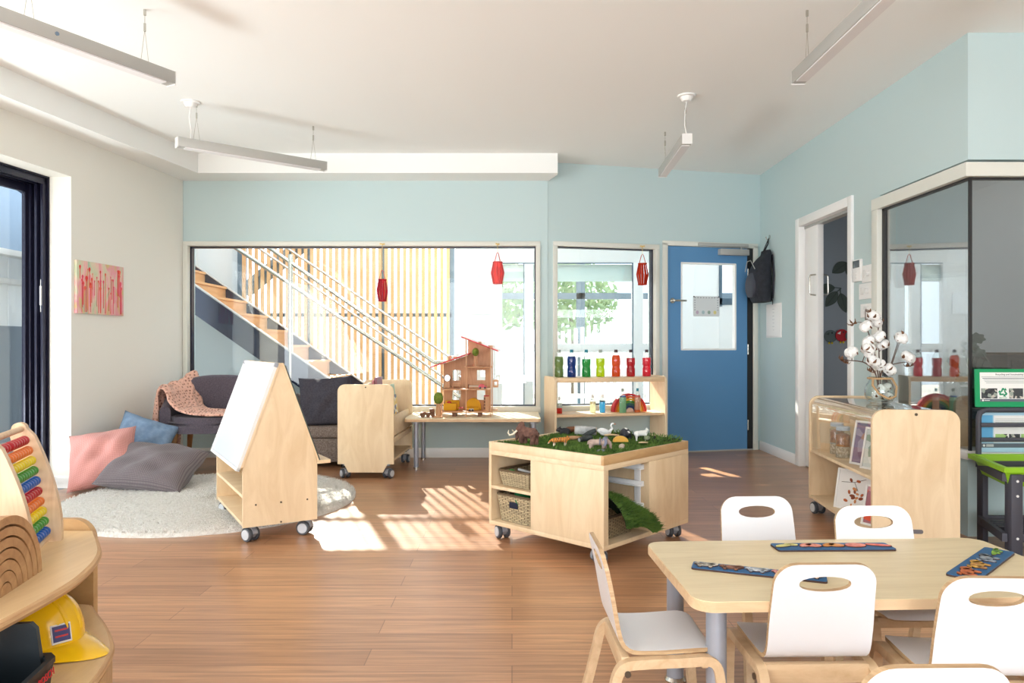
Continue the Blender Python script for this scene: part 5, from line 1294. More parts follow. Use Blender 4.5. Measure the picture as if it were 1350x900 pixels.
# natural pieces
M['birchbark'] = mat('silver_birch_bark', (196, 200, 200), 0.7, vary=(26, (150, 152, 152))); M['endgrain'] = wood('pale_cut_log', (224, 196, 154), (200, 166, 122), (6, 6, 6), 4)
lg = thing('birch_log', 'silver grey birch log piece lying at the back of the grass', 'log', spot(772, 573.5)+Vector((0, 0, 0.026)), math.radians(-8))
b = MB(); b.tube([(-0.062, 0, 0.002), (-0.02, 0, 0.0), (0.03, 0.002, -0.002), (0.062, 0, -0.002)], [0.028, 0.029, 0.027, 0.025], 18); b.build('bark', 'birchbark', lg)
b = MB(); b.cyl((0.0622, 0, -0.002), (0.064, 0, -0.002), 0.023, n=18); b.cyl((-0.064, 0, 0.002), (-0.0622, 0, 0.002), 0.026, n=18); b.build('cut_end', 'endgrain', lg)
b = MB(); b.tube([(-0.055, 0, 0.002), (-0.02, 0.004, 0.014), (0.02, 0.002, 0.018), (0.05, 0, 0.012)], [0.016, 0.018, 0.017, 0.012], 12); o = b.build('curved_branch', 'darkwood', loc=spot(754, 572)+Vector((0, 0, 0.012)), rz=0.1); tag(o, 'dark brown curved branch piece behind the birch log', 'branch')
def black_log(label, px, py, L, rz, rx):
    t = thing('charred_stick', label, 'stick', spot(px, py)+Vector((0, 0, 0.016)), rot=(0, rx, rz), group='black sticks')
    b = MB(); b.tube([(-L/2, 0, 0), (0, 0.003, 0.002), (L/2, 0, 0)], [0.013, 0.015, 0.012], 12); b.build('bark', mat('charred_black_bark', (40, 44, 46), 0.75, vary=(50, (70, 78, 78))), t)
    b = MB(); b.cyl((-L/2-0.001, 0, 0), (-L/2+0.001, 0, 0), 0.0105, n=12); b.build('cut_end', 'greyrod', t)
black_log('black stick lying lowest behind the toy elephant', 772, 582, 0.085, math.radians(30), -0.1)
black_log('black stick resting across the other one behind the toy elephant', 777, 575, 0.085, math.radians(14), -0.45)
b = MB()
pr = [(0.043*t_*1.0, 0.016*t_*t_) for t_ in (0.0, 0.3, 0.6, 0.85, 1.0)]
b.lathe([(0, 0.0), (0.025, 0.002), (0.038, 0.009), (0.044, 0.018), (0.041, 0.018), (0.035, 0.011), (0.02, 0.006), (0, 0.005)], 26); o = b.build('wooden_dish', 'toywood', loc=spot(757, 580), rot=(-0.35, 0, 0)); o.scale = (1.0, 0.65, 1.0); tag(o, 'shallow oval wooden dish on the grass between tiger and birch log', 'dish')
b = MB(); b.prism([(0.042*math.cos(PI*i/18), 0.032*math.sin(PI*i/18)) for i in range(19)], -0.012, 0.012, 'y'); o = b.build('half_disc_block', mat('mustard_wood_block', (226, 172, 72), 0.6), loc=spot(818, 581)+Vector((0, 0, -0.004)), rz=0.05); tag(o, 'mustard yellow half disc block standing on the grass', 'toy block')
ck = thing('peg_doll', 'small pale wooden peg doll lying at the front right of the grass', 'peg doll', spot(820, 590)+Vector((0, 0, 0.008)), math.radians(70))
b = MB(); b.lathe([(0, -0.022), (0.013, -0.020), (0.013, 0.004), (0.008, 0.010), (0, 0.01)], 18, R=Matrix.Rotation(PI/2, 3, 'Y')); b.build('body', mat('pale_cork', (196, 178, 160), 0.8), ck)
b = MB(); b.ball((0.018, 0, 0), 0.011); b.build('head', 'toywood', ck)
def twig(label, px, py, pts, r):
    b = MB(); b.tube(pts, r, 8); o = b.build('stick', 'endgrain', loc=spot(px, py)+Vector((0, 0, 0.006))); tag(o, label, 'stick')
twig('pale stick lying on the grass under the toy swan', 806, 575, [(-0.04, 0, 0), (0, 0.004, 0.003), (0.045, 0, 0)], 0.0055)
b = MB(); b.lathe([(0, 0), (0.026, 0.0), (0.026, 0.007), (0, 0.008)], 20); o = b.build('wood_slice', 'endgrain', loc=spot(848, 584), rot=(-0.2, 0, 0)); tag(o, 'pale round wood slice lying in front of the toy goat', 'wood slice')
b = MB(); b.ball((0, 0, 0.012), (0.018, 0.015, 0.014)); o = b.build('moss_stone', mat('mossy_stone', (110, 124, 92), 0.85, vary=(50, (140, 146, 120))), loc=spot(853, 580)); tag(o, 'mossy green stone beside the hind legs of the toy goat', 'stone')
# ---------------------------------------------------------------- children's table
TT = 0.41
ta = math.radians(2.6)
tb_o = Vector((0.985, 2.065)); 
tbl = thing('childrens_table', 'low pale maple childrens table with silver tube legs and white chairs around it', 'table', (tb_o.x, tb_o.y, 0), ta)
TL, TWd = 0.545, 0.272
b = MB(); b.prism(rrect(-TL, -TWd, TL, TWd, 0.05, 7), TT-0.026, TT, 'z'); b.build('table_top', 'tabletop', tbl)
b = MB(); b.prism(rrect(-TL-0.002, -TWd-0.002, TL+0.002, TWd+0.002, 0.052, 7), TT-0.027, TT-0.002, 'z'); b.build('edge_band', 'tabedge', tbl)
for sx in (-1, 1):
    for sy in (-1, 1):
        x, y = sx*(TL-0.075), sy*(TWd-0.078)
        b = MB(); b.cyl((x, y, 0.014), (x, y, TT-0.027), 0.026, n=22); lg = b.build('leg', 'grey_tube', tbl)
        b = MB(); b.lathe([(0, 0), (0.031, 0), (0.033, 0.006), (0.027, 0.016), (0, 0.016)], 22, (x, y, 0)); b.build('foot', 'steel', lg)
def tpt(px, py, z=TT):
    Y = FPX*(CAMZ-z)/(py-HORIZ); return Vector((PX(px, Y), Y, z))

# ---------------------------------------------------------------- bent plywood chair (faces local +y, back at -y)
SH = 0.262
M['shelledge'] = wood('plywood_shell_edge', (196, 166, 128), (158, 126, 90), (4, 4, 60), 2.0, 0.5, dist=0.1)
def make_chair(label):
    t = thing('plywood_chair', label, 'chair', (0, 0, 0), 0, 'white bent plywood childrens chairs')
    # L-shaped shell: profile in (y, z) for seat then back
    prof = [(0.135, SH-0.012), (0.125, SH-0.002), (0.09, SH+0.001), (0.0, SH-0.004), (-0.07, SH-0.004), (-0.095, SH+0.004), (-0.110, SH+0.022), (-0.120, SH+0.06), (-0.138, SH+0.16), (-0.158, 0.512)]
    def width(i_, s):  # half width along the shell
        return 0.128
    P = []
    for i in range(61): P.append(lerp_path([(0, p[0], p[1]) for p in prof], i/60))
    total = [0.0]
    for a_, c_ in zip(P[:-1], P[1:]): total.append(total[-1]+(c_-a_).length)
    Ltot = total[-1]
    top_r, hz0 = 0.055, Ltot-0.052        # corner radius, handle slot centre along the shell
    def half(s):
        w = 0.130
        e = min(s, 0.045)
        if s < 0.045: w = 0.130-0.045+math.sqrt(max(0, 0.045**2-(0.045-s)**2))
        d = Ltot-s
        if d < top_r: w = 0.130-0.004-top_r+math.sqrt(max(0, top_r**2-(top_r-d)**2))
        elif d < 0.16: w = 0.130-0.004*(1-(d-top_r)/0.105)
        return max(w, 0.02)
    def pos(s):
        for k in range(60):
            if total[k+1] >= s-1e-9:
                f_ = (s-total[k])/(total[k+1]-total[k]); return P[k]*(1-f_)+P[k+1]*f_, (P[k+1]-P[k]).normalized()
        return P[60], (P[60]-P[59]).normalized()
    hw, hh = 0.064, 0.020
    ss = sorted({0.0, 0.004, 0.01, 0.018, 0.028, 0.04, *[0.05+i*(hz0-0.02-0.05)/26 for i in range(27)], *[hz0-hh*math.cos(PI*i/10) for i in range(11)], *[Ltot-d for d in (0.028, 0.02, 0.012, 0.006, 0.002, 0.0)]})
    ss = [s for s in ss if s <= Ltot+1e-9]
    th_ = 0.0055
    b = MB()
    front, back = [], []
    nx = 15
    for s in ss:
        p, d = pos(min(s, Ltot)); nrm = Vector((0, -d.z, d.y)); nrm.normalize()
        h = half(s); r_ = []
        q = (s-hz0)/hh
        sw_ = hw*math.sqrt(max(0.0, 1-abs(q)**2.4)) if abs(q) <= 1 else 0.0
        xs_ = [-h+(h-sw_)*i/6 for i in range(7)]; xs_ = xs_+[-x for x in reversed(xs_)]
        dish = lambda x: 0.006*((x/0.13)**2-1) if s < 0.22 else 0.0
        front.append([b.v((x, p.y+nrm.y*th_, p.z+nrm.z*th_+dish(x))) for x in xs_]); back.append([b.v((x, p.y-nrm.y*th_, p.z-nrm.z*th_+dish(x))) for x in xs_])
    m_ = 14; edge = []
    for i in range(len(ss)-1):
        inslot = abs((ss[i]+ss[i+1])/2-hz0) < hh
        for j in range(m_-1):
            if inslot and j == 6: continue
            b.mi = 0
            b.f([front[i][j], front[i][j+1], front[i+1][j+1], front[i+1][j]]); b.f([back[i][j], back[i+1][j], back[i+1][j+1], back[i][j+1]])
        b.mi = 1
        b.f([front[i][0], front[i+1][0], back[i+1][0], back[i][0]]); b.f([front[i][-1], back[i][-1], back[i+1][-1], front[i+1][-1]])
        if inslot: b.f([front[i][6], back[i][6], back[i+1][6], front[i+1][6]]); b.f([front[i][7], front[i+1][7], back[i+1][7], back[i][7]])
    b.mi = 1
    for r_ in (0, len(ss)-1):
        for j in range(m_-1): b.f([front[r_][j], front[r_][j+1], back[r_][j+1], back[r_][j]])
    bmesh.ops.remove_doubles(b.bm, verts=b.bm.verts, dist=1e-5)
    b.build('shell', ['laminate', 'shelledge'], t, sharp=50)
    # side frames: front leg and seat rail in one bent strip, rear leg bolted on
    for sx in (-1, 1):
        x = sx*0.142
        def strip(path, w, thk, name):
            bb = MB(); rings = []
            n_ = 40; Q = [lerp_path([(0, *p) for p in path], i/n_) for i in range(n_+1)]
            for i in range(n_+1):
                d = (Q[min(i+1, n_)]-Q[max(i-1, 0)]).normalized(); nn = Vector((0, -d.z, d.y))
                rings.append([(x-sx*0.002-w/2, Q[i].y+nn.y*thk/2, Q[i].z+nn.z*thk/2), (x-sx*0.002+w/2, Q[i].y+nn.y*thk/2, Q[i].z+nn.z*thk/2), (x-sx*0.002+w/2, Q[i].y-nn.y*thk/2, Q[i].z-nn.z*thk/2), (x-sx*0.002-w/2, Q[i].y-nn.y*thk/2, Q[i].z-nn.z*thk/2)])
            bb.loft(rings); return bb.build(name, 'beech', t)
        strip([(0.150, 0.0), (0.143, 0.10), (0.137, 0.19), (0.128, 0.228), (0.105, 0.242), (0.05, 0.240), (-0.05, 0.237), (-0.10, 0.232), (-0.122, 0.21), (-0.135, 0.16), (-0.155, 0.08), (-0.178, 0.0)], 0.024, 0.024, 'leg_frame')
        b = MB(); b.cyl((x+sx*0.012, -0.100, 0.215), (x+sx*0.016, -0.100, 0.215), 0.008, n=14); b.build('bolt', 'screw', t)
    b = MB(); b.bb(-0.130, 0.130, -0.112, -0.090, 0.20, 0.248, 0.003); b.build('rear_rail', 'beech', t)
    b = MB(); b.bb(-0.130, 0.130, 0.095, 0.113, 0.215, 0.247, 0.003); b.build('front_rail', 'beech', t)
    return t
ch0 = make_chair('white plywood chair behind the table, left of the one in front of the cabinet')
ch0.location = (0.858, 2.362, 0); ch0.rotation_euler.z = PI+math.radians(3)
for (x, y, rz, lb) in ((1.185, 2.215, PI+math.radians(1), 'white plywood chair tucked behind the table in front of the acrylic-topped cabinet'),
                       (0.385, 1.965, -PI/2+math.radians(2), 'white plywood chair seen from the side at the left end of the table'),
                       (0.757, 1.902, math.radians(1.5), 'white plywood chair pushed in at the near side of the table, back to the viewer'),
                       (1.115, 1.80, math.radians(-2), 'white plywood chair at the near right of the table, cut by the right edge'),
                       (0.700, 1.345, math.radians(1), 'white plywood chair nearest the viewer, only its back top showing at the bottom edge')):
    copy_tree(ch0, loc=(x, y, 0), rz=rz, label=lb)

# ---------------------------------------------------------------- puzzle boards on the table
M['pblue'] = mat('blue_puzzle_board', (36, 92, 140), 0.5); M['pedge'] = mat('dark_mdf_edge', (70, 48, 40), 0.7)
def puzzle(label, pa, pb_, wid, pieces):
    a, c = tpt(*pa), tpt(*pb_); d = c-a; L = d.length; ang = math.atan2(d.y, d.x); mid = (a+c)/2
    t = thing('puzzle_board', label, 'puzzle', (mid.x, mid.y, TT), ang, 'puzzle boards on the table')
    b = MB(); b.prism(rrect(-L/2, -wid/2, L/2, wid/2, 0.008), 0.0, 0.007, 'z'); b.build('board', 'pblue', t)
    b = MB(); b.prism(rrect(-L/2-0.0006, -wid/2-0.0006, L/2+0.0006, wid/2+0.0006, 0.008), 0.0, 0.005, 'z'); b.build('board_edge', 'pedge', t)
    n = len(pieces)
    for i, (shape, col) in enumerate(pieces):
        x = -L/2+L*(i+0.55)/(n+0.1); s = min(L/n*0.46, wid*0.46)
        b = MB()
        for (ox_, oy_, rx, ry, ro) in shape:
            pts = [(x+s*(ox_+rx*math.cos(q)*math.cos(ro)-ry*math.sin(q)*math.sin(ro)), s*(oy_+rx*math.cos(q)*math.sin(ro)+ry*math.sin(q)*math.cos(ro))) for q in [2*PI*k/18 for k in range(18)]]
            b.prism(pts, 0.0065, 0.0115, 'z')
        b.build('puzzle_piece', col, t)
        b = MB()
        for (ox_, oy_, rx, ry, ro) in shape:
            k2 = 1.08; pts = [(x+s*(ox_+k2*rx*math.cos(q)*math.cos(ro)-k2*ry*math.sin(q)*math.sin(ro)), s*(oy_+k2*rx*math.cos(q)*math.sin(ro)+k2*ry*math.sin(q)*math.cos(ro))) for q in [2*PI*k/18 for k in range(18)]]
            b.prism(pts, 0.006, 0.0095, 'z')
        pe = b.build('piece_outline', 'pedge', t)
def pm(n_, c, c2, sc=60): return mat('puzzle_'+n_, c, 0.45, vary=(sc, c2))
animal = [(0, 0, 0.95, 0.45, 0.1), (0.75, 0.35, 0.42, 0.34, 0), (-0.6, -0.45, 0.2, 0.36, 0), (0.45, -0.45, 0.2, 0.36, 0), (-0.95, 0.3, 0.3, 0.12, 0.7)]
croc = [(0, 0, 1.1, 0.22, 0.1), (0.8, 0.16, 0.4, 0.16, -0.1), (-0.3, -0.2, 0.12, 0.25, 0), (0.4, -0.2, 0.12, 0.25, 0)]
round_ = [(0, 0, 0.95, 0.55, 0.0)]
leaf_ = [(-0.35, 0.1, 0.7, 0.36, 0.5), (0.35, 0, 0.7, 0.42, -0.2)]
puzzle('blue puzzle board with vegetable pieces at the back of the table', (1021, 723), (1174, 722), 0.072,
       [([(-0.3, 0.0, 0.9, 0.28, 0.35), (0.5, 0.3, 0.6, 0.26, -0.3)], pm('banana', (226, 216, 150), (196, 190, 110))), (leaf_, pm('tomato', (214, 96, 70), (236, 170, 150))), (leaf_, pm('pumpkin', (220, 150, 70), (190, 110, 50))), (round_, pm('ham', (226, 140, 120), (200, 96, 80))), ([(0, 0, 1.1, 0.24, -0.3)], pm('carrot', (232, 130, 110), (214, 90, 80)))])
puzzle('blue puzzle board with farm animal pieces, half behind the near white chair', (913, 746.5), (1090, 765), 0.060,
       [(animal, pm('cow', (214, 206, 190), (90, 84, 80))), (animal, pm('horse', (150, 96, 66), (104, 66, 46))), (animal, pm('sheep', (220, 222, 224), (110, 130, 150))), (animal, pm('pig', (226, 168, 160), (200, 130, 126))), (animal, pm('hen', (206, 120, 70), (236, 220, 200)))])
puzzle('blue puzzle board with wild animal pieces at the right end of the table', (1268, 763), (1318, 727), 0.078,
       [(animal, pm('lion', (204, 116, 60), (170, 80, 40))), (animal, pm('giraffe', (226, 176, 70), (150, 96, 50))), (animal, pm('zebra', (60, 70, 84), (150, 160, 170))), (croc, pm('crocodile', (150, 190, 60), (70, 130, 60)))])

# ---------------------------------------------------------------- mobile cabinet with clear acrylic hood
ca = math.atan2(-0.1, 1.0)
cab = thing('mobile_cabinet', 'birch mobile display cabinet with curved clear acrylic hood by the glazed corner', 'cabinet', (1.957, 3.49, 0), ca)
CW, CL = 0.2025, 1.0; cz0, czt = 0.09, 0.727
def cpanel(y0, y1, low): 
    b = MB(); b.prism(rrect(-CW, low, CW, czt, (0, 0, 0.06, 0.06), 8), y0, y1, 'y'); return b
fp = cpanel(0, 0.02, 0.085).build('end_panel', 'ply', cab)
b = MB(); b.cyl((0.0, 0.001, czt-0.022), (0.0, -0.004, czt-0.022), 0.007, n=14); b.build('screw', 'screw', fp)
b = MB(); b.prism(rrect(-0.03, 0.128, 0.032, 0.148, 0.009), -0.003, 0.001, 'y'); b.build('maker_plate', mat('grey_metal_plate', (120, 116, 118), 0.4, 0.6), fp)
cpanel(CL-0.02, CL, 0.09).build('end_panel', 'ply', cab)
b = MB(); b.bb(-CW+0.004, CW-0.004, 0.02, CL-0.02, 0.092, 0.11, 0.002); b.build('bottom_shelf', 'plyx', cab)
b = MB(); b.bb(-CW+0.004, CW-0.004, 0.02, CL-0.02, 0.378, 0.394, 0.002); b.build('middle_shelf', 'plyx', cab)
b = MB(); b.bb(-0.004+0.03, 0.006+0.03, 0.02, CL-0.02, 0.11, 0.378); b.build('centre_board', 'darkwood', cab)
hood = [(-CW+0.008, 0.394)]+[(-CW+0.008+0.055-0.055*math.cos(PI/2*i/8), czt-0.008-0.055+0.055*math.sin(PI/2*i/8)) for i in range(9)]+[(CW-0.008-0.055+0.055*math.sin(PI/2*i/8), czt-0.008-0.055+0.055*math.cos(PI/2*i/8)) for i in range(9)]+[(CW-0.008, 0.394)]
b = MB(); b.grid(lambda u, v: (*[(hood[min(int(round(u*18)), 18)])[k] for k in (0,)], 0.021+v*(CL-0.042), hood[min(int(round(u*18)), 18)][1]), 18, 1)
b.build('acrylic_hood', 'acrylic', cab, sharp=60)
for (x, y, a) in ((-CW+0.05, 0.06, 1.0), (CW-0.05, 0.06, 2.0), (-CW+0.045, CL-0.05, 1.8), (CW-0.05, CL-0.05, 1.2)): caster(cab, x, y, cz0, a, 0.036)
b = MB(); b.bb(CW-0.06, CW+0.018, -0.004, 0.004, 0.074, 0.082); b.bb(CW-0.005, CW+0.018, -0.004, 0.02, 0.074, 0.11, 0.003); b.build('foot_bracket', 'black', cab)
CM = Matrix.Translation((1.957, 3.49, 0)) @ Matrix.Rotation(ca, 4, 'Z')
def cw_(x, y, z): return CM @ Vector((x, y, z))
# jars
M['jarlid'] = mat('pale_blue_jar_lid', (196, 210, 222), 0.4)
M['copper'] = mat('amber_dried_leaves', (196, 128, 70), 0.7, vary=(60, (150, 90, 46))); M['seeds'] = mat('mixed_pebble_seeds', (150, 140, 126), 0.8, vary=(90, (222, 214, 200)))
def jar(label, x, y, h):
    t = thing('glass_jar', label, 'jar', cw_(x, y, 0.394), group='glass jars in the cabinet'); r = 0.040
    b = MB(); b.lathe([(0, 0), (r*0.95, 0), (r, 0.006), (r, h*0.78), (r*0.8, h*0.87), (r*0.78, h*0.9), (0, h*0.9)], 24); b.build('jar_body', 'jar', t)
    b = MB(); b.lathe([(0, 0.003), (r*0.94, 0.003), (r*0.94, h*0.36), (0, h*0.37)], 20); b.build('seed_layer', 'seeds', t)
    b = MB(); b.lathe([(0, h*0.37), (r*0.93, h*0.37), (r*0.93, h*0.72), (r*0.4, h*0.78), (0, h*0.75)], 20); b.build('leaf_layer', 'copper', t)
    b = MB(); b.lathe([(0, h*0.88), (r*0.9, h*0.88), (r*0.92, h*0.9), (r*0.92, h*0.985), (r*0.86, h), (0, h)], 24); b.build('lid', 'jarlid', t)
jar('front glass jar of seeds and amber leaves on the cabinet middle shelf', -0.115, 0.655, 0.178)
jar('rear glass jar with pale lid behind the other on the cabinet middle shelf', -0.10, 0.80, 0.185)
def picture(name, label, x, y, z, w, h, lean, rz, art, frm='white', group='framed pictures in the cabinet', extra=None):
    t = thing(name, label, 'picture', cw_(x, y, z), group=group, rot=(lean, 0, rz))
    b = MB(); fw = 0.012
    b.bb(-w/2, -w/2+fw, -0.008, 0.006, 0, h, 0.0015); b.bb(w/2-fw, w/2, -0.008, 0.006, 0, h, 0.0015); b.bb(-w/2+fw, w/2-fw, -0.008, 0.006, 0, fw, 0.0015); b.bb(-w/2+fw, w/2-fw, -0.008, 0.006, h-fw, h, 0.0015); b.build('picture_frame', frm, t)
    b = MB(); b.bb(-w/2+fw, w/2-fw, -0.003, 0.003, fw, h-fw); b.build('artwork', art, t)
    if extra: extra(t, w, h)
    return t
M['artpurple'] = patches('purple_photo_art', (126, 108, 140), [(160, 150, 170), (110, 84, 120), (176, 130, 110)], 24)
M['artgreen'] = patches('grey_green_photo_art', (214, 220, 216), [(150, 170, 150), (236, 238, 236), (120, 130, 124)], 26)
M['artred'] = patches('red_painting_art', (168, 110, 120), [(222, 84, 52), (206, 150, 160), (236, 110, 60), (110, 70, 90)], 22)
picture('photo_frame', 'white framed purple picture, left one on the cabinet middle shelf', -0.115, 0.36, 0.394, 0.17, 0.24, math.radians(-12), -PI/2+math.radians(22), 'artpurple')
picture('photo_frame', 'white framed grey green picture, nearer one on the cabinet middle shelf', -0.115, 0.22, 0.394, 0.16, 0.22, math.radians(-12), -PI/2+math.radians(22), 'artgreen')
def leafart(t, w, h):
    cols = [mat('leaf_collage_'+n_, c, 0.7) for n_, c in (('rust', (176, 92, 48)), ('tan', (206, 140, 88)), ('brown', (140, 70, 40)))]
    rnd = random.Random(5)
    for i in range(15):
        x, z = rnd.gauss(0, w*0.16), h*0.42+rnd.gauss(0, h*0.17); z = max(h*0.14, min(h*0.74, z)); s = rnd.uniform(0.008, 0.015)
        b = MB(); a = rnd.uniform(0, PI); ol = [(x+s*math.cos(q)*math.cos(a)-0.6*s*math.sin(q)*math.sin(a), z+s*math.cos(q)*math.sin(a)+0.6*s*math.sin(q)*math.cos(a)) for q in [2*PI*k/10 for k in range(10)]]
        b.prism(ol, -0.0055-0.0002*i, -0.0032, 'y'); b.build('leaf', cols[i % 3], t)
    b = MB(); b.tube([(-w*0.36, -0.005, h*0.66), (0, -0.005, h*0.70), (w*0.3, -0.005, h*0.82)], 0.0014, 6); b.tube([(0, -0.005, h*0.70), (w*0.12, -0.005, h*0.5)], 0.0012, 6); b.build('twig', 'screw', t)
picture('leaf_collage', 'white framed collage of rust coloured leaves on the cabinet bottom shelf', -0.105, 0.55, 0.11, 0.235, 0.228, math.radians(-11), -PI/2+math.radians(26), 'paper', extra=leafart)
picture('photo_frame', 'white framed red and orange painting on the cabinet bottom shelf', -0.115, 0.17, 0.11, 0.19, 0.21, math.radians(-12), -PI/2+math.radians(24), 'artred')
t = thing('glass_jar', 'squat jar of golden beads beside the end panel on the cabinet middle shelf', 'jar', cw_(-0.13, 0.062, 0.394), group='glass jars in the cabinet')
b = MB(); b.lathe([(0, 0), (0.026, 0), (0.03, 0.02), (0.03, 0.07), (0.022, 0.085), (0.022, 0.095), (0, 0.096)], 20); b.build('jar_body', 'jar', t)
b = MB(); b.lathe([(0, 0.002), (0.0255, 0.002), (0.0285, 0.02), (0.0285, 0.065), (0, 0.068)], 20); b.build('golden_beads', mat('golden_beads', (206, 160, 48), 0.3, vary=(160, (150, 104, 20))), t)

# ---------------------------------------------------------------- vase with cotton stems
vp = cw_(0.035, 0.52, czt-0.006)
vs = thing('glass_vase', 'round glass jar vase with rope handle on the acrylic cabinet top', 'vase', vp)
b = MB(); b.lathe([(0, 0), (0.050, 0), (0.066, 0.012), (0.078, 0.045), (0.078, 0.075), (0.066, 0.108), (0.054, 0.124), (0.056, 0.146), (0.053, 0.146), (0.051, 0.124), (0.063, 0.106), (0.074, 0.074), (0.074, 0.045), (0.062, 0.015), (0, 0.006)], 30); b.build('vase_glass', 'jar', vs)
M['rope'] = wood('jute_rope', (196, 164, 122), (140, 108, 72), (40, 40, 160), 3.0, 0.9)
b = MB(); b.tube([(0.060*math.cos(q), 0.060*math.sin(q), 0.136) for q in [2*PI*i/30 for i in range(30)]], 0.0055, 8, closed=True); b.build('rope_collar', 'rope', vs)
b = MB(); b.tube([(-0.052, -0.030, 0.136), (-0.066, -0.052, 0.10), (-0.045, -0.080, 0.055), (0.0, -0.094, 0.028), (0.045, -0.080, 0.040), (0.070, -0.045, 0.09), (0.052, -0.030, 0.136)], 0.006, 8); b.build('rope_handle', 'rope', vs)
M['cotton'] = mat('white_cotton_fluff', (240, 240, 238), 0.95, bump=(120, 0.8)); M['husk'] = mat('dry_brown_husk', (122, 84, 56), 0.8, vary=(60, (90, 58, 38))); M['stemb'] = mat('dark_brown_stem', (86, 62, 50), 0.8)
def boll(par, p, r, open_=True, seed=0):
    rnd = random.Random(seed); ax = Vector((rnd.gauss(0, 0.6), rnd.gauss(0, 0.6), 1)).normalized(); R = ax.to_track_quat('Z', 'Y').to_matrix()
    p = Vector(p)
    if open_:
        b = MB()
        for k in range(4):
            c = p+R@Vector((r*0.5*math.cos(k*PI/2+0.4), r*0.5*math.sin(k*PI/2+0.4), r*0.3)); b.ball(c, (r*0.72, r*0.72, r*0.84), 10, 7)
        b.ball(p+R@Vector((0, 0, r*0.5)), r*0.5, 10, 7); remesh(b.build('cotton_boll', 'cotton', par), r*0.14, 2)
    b = MB()
    for k in range(5):
        a = 2*PI*k/5; out = 1.15 if open_ else 0.95
        q0 = p-R@Vector((0, 0, r*0.35)); q1 = p+R@Vector((r*out*0.8*math.cos(a), r*out*0.8*math.sin(a), -r*0.15)); q2 = p+R@Vector((r*out*1.1*math.cos(a), r*out*1.1*math.sin(a), r*(0.35 if open_ else 0.5)))
        b.tube([q0, q1, q2], [r*0.14, r*0.30, r*0.04], 6, flat=0.35)
    b.build('husk', 'husk', par)
def cotton_stem(label, path, bolls, seed):
    t = thing('cotton_branch', label, 'cotton stem', vp, group='cotton stems in the vase')
    b = MB(); pts = [lerp_path(path, i/24) for i in range(25)]; b.tube(pts, [0.0042-0.0022*i/24 for i in range(25)], 7)
    for (_, off, _, _) in [x for x in bolls]: pass
    for i, (u, off, r, op) in enumerate(bolls):
        q = lerp_path(path, u)
        if Vector(off).length > 0.012: b.tube([q, q+Vector(off)*0.5+Vector((0, 0, 0.004)), q+Vector(off)*0.92], [0.0024, 0.002, 0.0018], 6)
    b.build('stem', 'stemb', t)
    for i, (u, off, r, op) in enumerate(bolls): boll(t, lerp_path(path, u)+Vector(off), r, op, seed*31+i)
mz = 4.0/950   # metres per pixel here
cotton_stem('tallest cotton stem rising almost straight up from the vase', [(0.0, 0.01, 0.02), (-0.01, 0.0, 0.16), (-0.035, 0, 0.30), (-0.075, 0.0, 0.43), (-0.085, -0.01, 0.515)],
    [(1.0, (0.028, 0, -0.01), 0.026, False), (0.82, (0.035, -0.01, 0.012), 0.032, True), (0.78, (-0.075, 0, 0.0), 0.026, False), (0.66, (-0.02, -0.02, 0.03), 0.032, True), (0.58, (0.05, 0, 0.02), 0.030, True), (0.45, (-0.03, -0.02, 0.01), 0.032, True)], 1)
cotton_stem('cotton stem just right of the tallest, topped with open bolls', [(0.01, -0.01, 0.02), (0.0, 0, 0.16), (0.0, 0.01, 0.30), (0.0, 0.02, 0.42)],
    [(1.0, (-0.02, 0, 0.02), 0.034, True), (0.92, (0.01, 0, 0.05), 0.024, False), (0.75, (-0.05, 0, 0.0), 0.034, True), (0.62, (0.03, 0.01, 0.03), 0.032, True), (0.52, (-0.045, -0.02, -0.02), 0.034, True), (0.40, (0.04, -0.02, -0.01), 0.032, True)], 2)
cotton_stem('cotton stem reaching out to the right of the vase', [(0.01, 0.0, 0.02), (0.005, 0, 0.15), (0.035, 0.0, 0.20), (0.11, 0.01, 0.22), (0.158, 0.01, 0.225)],
    [(1.0, (0.0, 0, 0.02), 0.034, True), (0.98, (0.005, -0.01, -0.015), 0.026, False), (0.62, (0.05, 0, 0.14), 0.032, True), (0.60, (0.055, 0, 0.165), 0.026, False), (0.45, (-0.03, -0.02, 0.01), 0.028, True)], 3)
cotton_stem('cotton stem drooping out to the left of the vase', [(-0.01, 0.0, 0.02), (-0.02, 0, 0.15), (-0.08, 0.0, 0.22), (-0.17, 0.0, 0.235), (-0.205, 0, 0.24)],
    [(1.0, (0, 0, 0.0), 0.028, False), (0.86, (0.0, -0.01, -0.012), 0.022, False), (0.70, (0.0, 0, 0.04), 0.032, True), (0.55, (0.02, -0.01, 0.06), 0.034, True), (0.40, (0.0, -0.01, -0.02), 0.026, False)], 4)
t = thing('cotton_boll_handful', 'loose white cotton bolls lying inside the glass vase', 'cotton', vp+Vector((0, 0, 0.0)))
for i, (x, y, z) in enumerate(((-0.03, -0.03, 0.035), (0.03, -0.03, 0.03), (0.0, 0.03, 0.035), (-0.01, -0.04, 0.075), (0.04, 0.0, 0.08))): boll(t, (x, y, z), 0.024, True, 90+i)

# ---------------------------------------------------------------- on the right wall
def rwY(px): return XR*FPX/(px-675.0)
